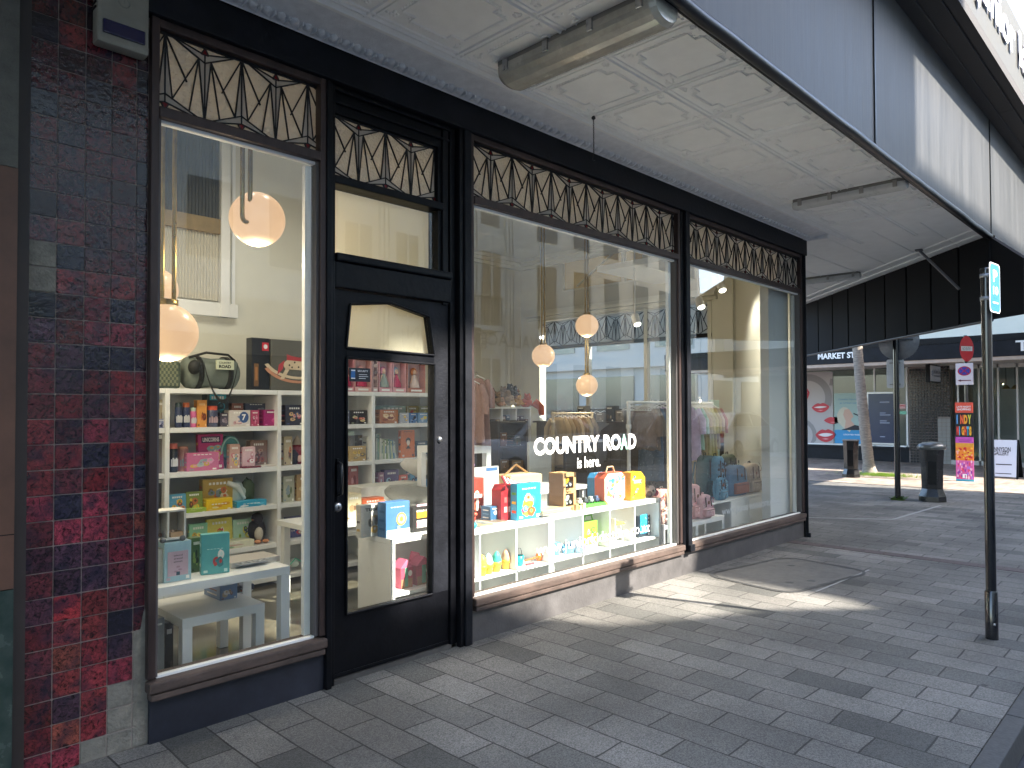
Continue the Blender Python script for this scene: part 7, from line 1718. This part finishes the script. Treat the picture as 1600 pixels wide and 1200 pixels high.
# back wall doll shelf
yD = 5.3; X = [at(p, 640, y=yD).x for p in (744, 761, 785, 807, 829)]; zT = at(800,636,y=yD).z; z2 = at(800,669,y=yD).z
t = thing('rear_shelf_unit', 'tall white cube shelf at the back, topped with a heap of plush toys', 'shelving', ((X[1]+X[4])/2, yD+.2, .02))
for x in X[1:]: part('upright', t, lambda b: b.bbox(x-.012, x+.012, yD, yD+.38, .02, zT-.03, LAM, .002))
for i, z in enumerate((zT, z2, z2-.36, z2-.72)):
    part('shelf', t, lambda b: b.bbox(X[1]-.013, X[4]+.013, yD-.002, yD+.38, z-.03, z, LAM, .002))
part('back_board', t, lambda b: b.box(X[1]+.0, X[4]-.0, yD+.382, yD+.39, .03, zT-.031, C('4a4a48')))
RD_ = random.Random(21)
for i in range(3):
    for j, zz in enumerate((z2, z2-.36, z2-.72)):
        for k in range(3):
            w_ = (X[i+2]-X[i+1])/3.6; x = X[i+1]+.03+k*w_*1.1; h = RD_.uniform(.08,.24); c = RD_.choice(['5a4a50','8a7a70','3a3a44','a8988a','6a4a4a','48586a'])
            b = MB(); b.bbox(x,x+w_*.9,yD+.04,yD+.2,zz+.001,zz+h,C(c),.004); art(b,x,x+w_*.9,zz,zz+h,yD+.0398,['b8a898','7a6a60','c8c0b8'],i*9+j*3+k,n=3)
            tag(b.build('small_box'), 'small muted box, %s in the %s %s cell of the rear white shelf' % (['left','centre','right'][k], ['upper','middle','lower'][j], ['left','middle','right'][i]), 'box', 'small boxes on the rear shelf')
for k, (px, py, s, c, lb) in enumerate(((758,622,.13,'5c4a44','dark mauve plush bundle at the far left of the heap'),(767,616,.11,'4a403c','charcoal plush toy left of the heap'),(776,622,.12,'a08468','tan plush bear in the heap'),(782,628,.10,'c09070','peach plush toy low in the heap'),(785,614,.12,'8a7a6c','grey brown plush toy in the middle of the heap'),(791,620,.13,'a89078','beige plush sheep in the heap'),(797,626,.11,'bfa888','cream plush toy low in the heap'),(795,610,.12,'241e1c','black plush toy on top of the heap'),(802,612,.11,'2c2422','black and white plush at the top right'),(808,626,.12,'c08a28','mustard yellow plush toy in the heap'),(806,616,.10,'8a5a38','brown plush head above the mustard toy'),(822,628,.14,'c04e28','bright orange plush hanging over the right end of the rear shelf'))):
    y_ = yD+.18; x = at(px,py,y=y_).x; z = max(zT+s*.78, at(px,py,y=y_).z); m_ = M('plush_'+c, c, .95, var=.25, vs=40, bump=.6, bs=90); b = MB()
    b.ball((x,y_,z-s*.2), s*.85,s*.8,s*.6,m_,12,.06); b.ball((x-s*.1,y_-s*.35,z+s*.45), s*.5,s*.5,s*.48,m_,12,.04)
    for q in (-1,1): b.ball((x-s*.1+q*s*.38,y_-s*.3,z+s*.85), s*.16,s*.1,s*.18,m_,8); b.ball((x-s*.1+q*s*.17,y_-s*.82,z+s*.5), s*.07,s*.05,s*.07,BLK if c not in ('241e1c','2c2422') else WHITE,6); b.ball((x+q*s*.6,y_-s*.5,z-s*.45), s*.28,s*.35,s*.2,m_,8)
    if px == 822: b.tube([(x+.05,y_-.15,z-.02),(x+.12,y_-.25,z-.12),(x+.13,y_-.27,z-.26)],[.08,.07,.05],m_,10)
    tag(b.build('plush_toy'), lb, 'soft toy', 'plush toys heaped on the rear shelf')
# cartons at mid depth
t = thing('brown_cabinet', 'brown timber display stand with kraft boxes behind the left cube shelf', 'display stand', (6.0, 2.5, .02))
xa, xb = at(780,740,y=2.5).x, at(824,740,y=2.5).x
part('frame', t, lambda b: [b.bbox(x-.02,x+.02,2.5,2.9,.02,1.35,DW,.003) for x in (xa,xb)]+[b.bbox(xa+.021,xb-.021,2.502,2.9,z-.02,z,DW,.003) for z in (.4,.75,1.05,1.34)])
part('back_panel', t, lambda b: b.box(xa,xb,2.901,2.92,.02,1.34,M('cabinet_back', (.03,.025,.02), .7)))
for k, (u, z, w_, h_, c, lb) in enumerate(((.08,.75,.3,.14,'8a6a48','kraft box on the brown display stand, left of the middle board'),(.5,.75,.4,.12,'9a7a54','wide kraft box on the brown display stand'),(.1,1.05,.22,.16,'7a5038','rust brown box on the brown display stand'),(.45,.401,.5,.15,'b89868','straw coloured basket box low on the brown display stand'),(.62,1.05,.2,.12,'3a4a3a','dark green box on the brown display stand'))):
    w2 = (xb-xa)*w_; gbox('kraft_box', lb, 'box', w2, .2, h_, c, ['c89a70','6a4a34'], (xa+.03+u*(xb-xa)+w2/2 if u+w_ < .97 else xb-.03-w2/2, 2.55, z+.001), n=2)
b = MB(); xa = at(784,745,y=.9).x
for k in range(10): b.tube([(xa+.02*k,.9,.92-.008*k),(xa+.03+.025*k,.88,.85-.006*k)],.012,C(['a83040','d8d0cc'][k%2],.8),6)
tag(b.build('striped_socks'), 'red and white striped rolls heaped above the red bus case', 'socks')
b = MB(); xa = at(797,748,y=.95).x; b.bbox(xa,xa+.42,.95,1.2,.78,.90,C('c9a878',.7),.01); b.bbox(xa+.03,xa+.39,.96,1.19,.90,.905,C('e8c8a0',.7),.004); b.tube([(xa+.05,1.07,.9),(xa+.2,1.07,.99),(xa+.36,1.07,.9)],.01,C('a88050',.7),8)
o = b.build('wicker_basket'); tag(o, 'straw coloured basket behind the turquoise puzzle box', 'basket')
t = thing('mid_table', 'white low table carrying the basket and socks behind the cube shelves', 'table', (5.2,1.1,.02))
part('table_top', t, lambda b: b.bbox(4.35,5.45,.80,1.30,.74,.775,LAM,.003))
for xx in (4.38,5.37):
    for yy in (.83,1.23): part('leg', t, lambda b: b.box(xx,xx+.045,yy,yy+.045,.02,.74,LAM))

# ================================================================== RIGHT END: stools, bags
t = thing('white_stool', 'small white stool by the window post carrying the floral soft bags', 'stool', (5.9,.3,.02))
xa = at(1031,830,y=.22).x+.04; xb = xa+.32; zt = at(1040,819,y=.22).z
part('seat', t, lambda b: b.bbox(xa,xb,.22,.56,zt-.05,zt,LAM,.003))
for xx in (xa,xb-.05):
    for yy in (.221,.509): part('leg', t, lambda b: b.bbox(xx+.001,xx+.049,yy,yy+.05,.02,zt-.051,LAM,.002))
def pack(label, px0, px1, pyt, y, zb, d, col, pat=None, col2=None, group='children\'s backpacks', rz=0, clips_=True):
    x0, x1 = at(px0,780,y=y).x, at(px1,780,y=y).x; h = at((px0+px1)/2,pyt,y=y).z-zb; w = x1-x0; xm = (x0+x1)/2
    m1 = M('pack_'+col, col, .8, var=.14, vs=20, bump=.2, bs=60); m2 = M('pack_'+(col2 or col), col2 or col, .8, var=.14, vs=20, bump=.2, bs=60)
    t = thing('backpack', label, 'backpack', (xm, y, zb), 0, group)
    def f(b):
        n = 20; rows = [(0,.86),(.03,.97),(.25,1),(.6,.97),(.82,.88),(.94,.66),(1,.25)]
        vs = []
        for s, k in rows:
            for i in range(n):
                a = 2*pi*i/n; cx_ = abs(cos(a))**.55*(1 if cos(a) > 0 else -1); cy_ = abs(sin(a))**.6*(1 if sin(a) > 0 else -1); vs.append((xm+w/2*k*cx_, y+d/2+d/2*(.8+.2*k)*cy_, zb+h*s))
        b.add(vs, [(j*n+i, j*n+(i+1)%n, (j+1)*n+(i+1)%n, (j+1)*n+i) for j in range(len(rows)-1) for i in range(n)]+[list(range(n))[::-1], [len(vs)-n+i for i in range(n)]], m1, True)
        r = random.Random(len(label)*7+int(px0))
        if pat:
            for k in range(60):
                u, v = r.uniform(-.42,.42), r.uniform(.05,.86); blob(b, xm+w*u, y-.0025-.001*(1 if abs(u) > .3 else 0), zb+h*v, w*r.uniform(.03,.07), h*r.uniform(.02,.05), C(pat[k%len(pat)],.8), 7, k)
    part('body', t, f)
    def f(b):
        b.bbox(xm-w*.34, xm+w*.34, y-.035, y+.02, zb+h*.06, zb+h*.42, m2, .02); b.tube([(xm-w*.30,y-.036,zb+h*.36),(xm+w*.30,y-.036,zb+h*.36)], .003, C('4a3a34',.7), 6)
        if pat:
            for k in range(14): blob(b, xm+w*RND.uniform(-.27,.27), y-.0362-.0001*k, zb+h*RND.uniform(.1,.38), w*.05, h*.03, C(pat[k%len(pat)],.8), 7, k)
    part('front_pocket', t, f)
    part('top_handle', t, lambda b: b.tube([(xm-.03,y+d*.6,zb+h*.97),(xm-.02,y+d*.6,zb+h*1.06),(xm+.02,y+d*.6,zb+h*1.06),(xm+.03,y+d*.6,zb+h*.97)], .007, C('3a3430',.7), 8))
    part('strap', t, lambda b: (b.tube([(xm-w*.47,y+d*.85,zb+h*.86),(xm-w*.62,y+d*.9,zb+h*.5),(xm-w*.5,y+d*.85,zb+h*.1)], .012, m2, 8), b.tube([(xm-w*.2,y-.004,zb+h*.9),(xm-w*.2,y-.012,zb+h*.5)],.006,C('4a3a34',.7),6), b.tube([(xm+w*.2,y-.004,zb+h*.9),(xm+w*.2,y-.012,zb+h*.5)],.006,C('4a3a34',.7),6)))
    part('badge', t, lambda b: b.lathe((xm+w*.05,y-.003,zb+h*.66), [(0,-.004),(.018,-.004),(.02,0)], C('7a4a34',.6), 12, axis='y'))
    return t
zs1 = zt+.001
pack('pink floral soft bag with a large red flower on the small white stool',1033,1056,765,.26,zs1,.14,'cf9c98',['b04a48','e8cfc0','d8a070','8a4a48'])
pack('cream and pink flowered pouch in front of the floral bag on the small stool',1036,1049,800,.225,zs1,.04,'d8b8b0',['c86a68','e8d8d0','a87a60'])
# white bench w/ pink backpacks
t = thing('white_bench', 'white low bench in the corner window carrying two pink backpacks', 'bench', (6.8,.3,.02))
xa, xb = at(1083,815,y=.22).x-.15, at(1132,803,y=.22).x; zt2 = at(1100,812,y=.22).z
part('bench_top', t, lambda b: b.bbox(xa,xb,.22,.62,zt2-.045,zt2,LAM,.003))
for xx in (xa+.2,xb-.05):
    for yy in (.221,.569): part('leg', t, lambda b: b.bbox(xx+.001,xx+.049,yy,yy+.05,.02,zt2-.046,LAM,.002))
pack('taller pale pink patterned backpack beside the black window post',1078,1100,757,.30,zt2+.001,.15,'d0a0a0',['c07a80','e0c0bc','b88a88'])
pack('smaller pale pink backpack with a dark round badge, right of the taller one',1096,1116,773,.24,zt2+.001,.12,'cfa8ac',['d8bcbc','c090a0'])
# cube cabinets w/ backpacks
t = thing('white_cabinet', 'pair of white closed cabinets in the corner window carrying the darker backpacks', 'cabinet', (7.6,.5,.02))
yC = .42; xa, xm_, xb = at(1142,778,y=yC).x, at(1170,775,y=yC).x, at(1197,770,y=yC).x; zc = at(1170,775,y=yC).z; CB_ = C('aebfc4',.5)
part('body', t, lambda b: b.bbox(xa,xb,yC+.012,.90,.02,zc-.021,LAM,.003)); part('top_panel', t, lambda b: b.bbox(xa-.5,xb,yC+.0,1.0,zc-.02,zc,LAM,.003))
for a, c_ in ((xa,xm_),(xm_,xb)): part('door', t, lambda b: b.bbox(a+.004,c_-.004,yC,yC+.011,.03,zc-.024,LAM,.002))
part('side_leg', t, lambda b: b.box(xa-.5,xa-.46,yC+.05,1.0,.02,zc-.021,LAM))
zcc = zc+.001
pack('teal green backpack at the left end of the cabinet top',1103,1124,712,.62,zcc,.16,'3c5a5c',['2a4448','5a7a78'])
pack('blue backpack with black orca print on the cabinet top',1121,1137,713,.54,zcc,.15,'5a8aa4',['1c2a34','88b0c4','243440'])
pack('small blue orca print pouch leaning on the orca print backpack',1123,1136,746,.47,zcc,.06,'5c90ac',['1c2a34','88b0c4'])
pack('olive green camouflage backpack at the back of the cabinet top',1136,1156,710,.80,zcc,.14,'5c6450',['4a5240','7a8268'])
pack('blue and rust colour block backpack on the cabinet top',1143,1172,727,.52,zcc,.15,'5a7a98',None,'a8684c')
pack('beige backpack with a grey luggage tag at the right of the cabinet top',1170,1192,724,.52,zcc,.14,'a89a88',['948678','b8ac9a'])
b = MB(); x_ = at(1190,755,y=.50).x; b.bbox(x_,x_+.05,.49,.495,zcc+.16,zcc+.26,C('b0b0b0'),.002); b.tube([(x_+.02,.495,zcc+.26),(x_-.03,.52,zcc+.36)],.003,C('8a8a88'),6); tag(b.build('luggage_tag'), 'pale grey luggage tag hanging on the beige backpack', 'tag')
# tall dark things behind right window: shelf post + white post
t = thing('tall_mirror', 'tall pale free standing panel with a dark frame behind the clothes rack end', 'panel', (8.5,1.5,.02))
xa, xb = at(1111,650,y=1.4).x, at(1124,650,y=1.4).x
part('panel', t, lambda b: b.bbox(xa,xb,1.4,1.43,.05,at(1117,625,y=1.4).z,C('a8c0b8',.3),.003)); part('frame', t, lambda b: b.bbox(xb+.01,xb+.16,1.42,1.46,.02,at(1117,655,y=1.4).z,BLK,.003))
# more dark stock deep in the shop so that the lower room reads full
t = thing('dark_shelving', 'long dark shelving with packed goods below the side windows', 'shelving', (9.5,3.6,.02))
part('carcass', t, lambda b: (b.box(9.55,9.95,2.1,5.2,.02,1.25,DW), b.box(9.5,9.96,2.05,5.25,1.251,1.28,DW)))
for k in range(14):
    c = RD_.choice(['3a3a40','5a4a44','2c3440','6a6258','7a4a48','8a8478']); gbox('stock_box', 'muted stock box on the dark shelving, %s from its near end' % ['first','second','third','fourth','fifth','sixth','seventh','eighth','ninth','tenth','eleventh','twelfth','thirteenth','fourteenth'][k], 'box', .16, .16, RD_.uniform(.10,.26), c, ['8a8078','4a4440'], (9.62, 2.25+k*.2, 1.281), radians(-90), n=2, group='stock boxes below the side windows')
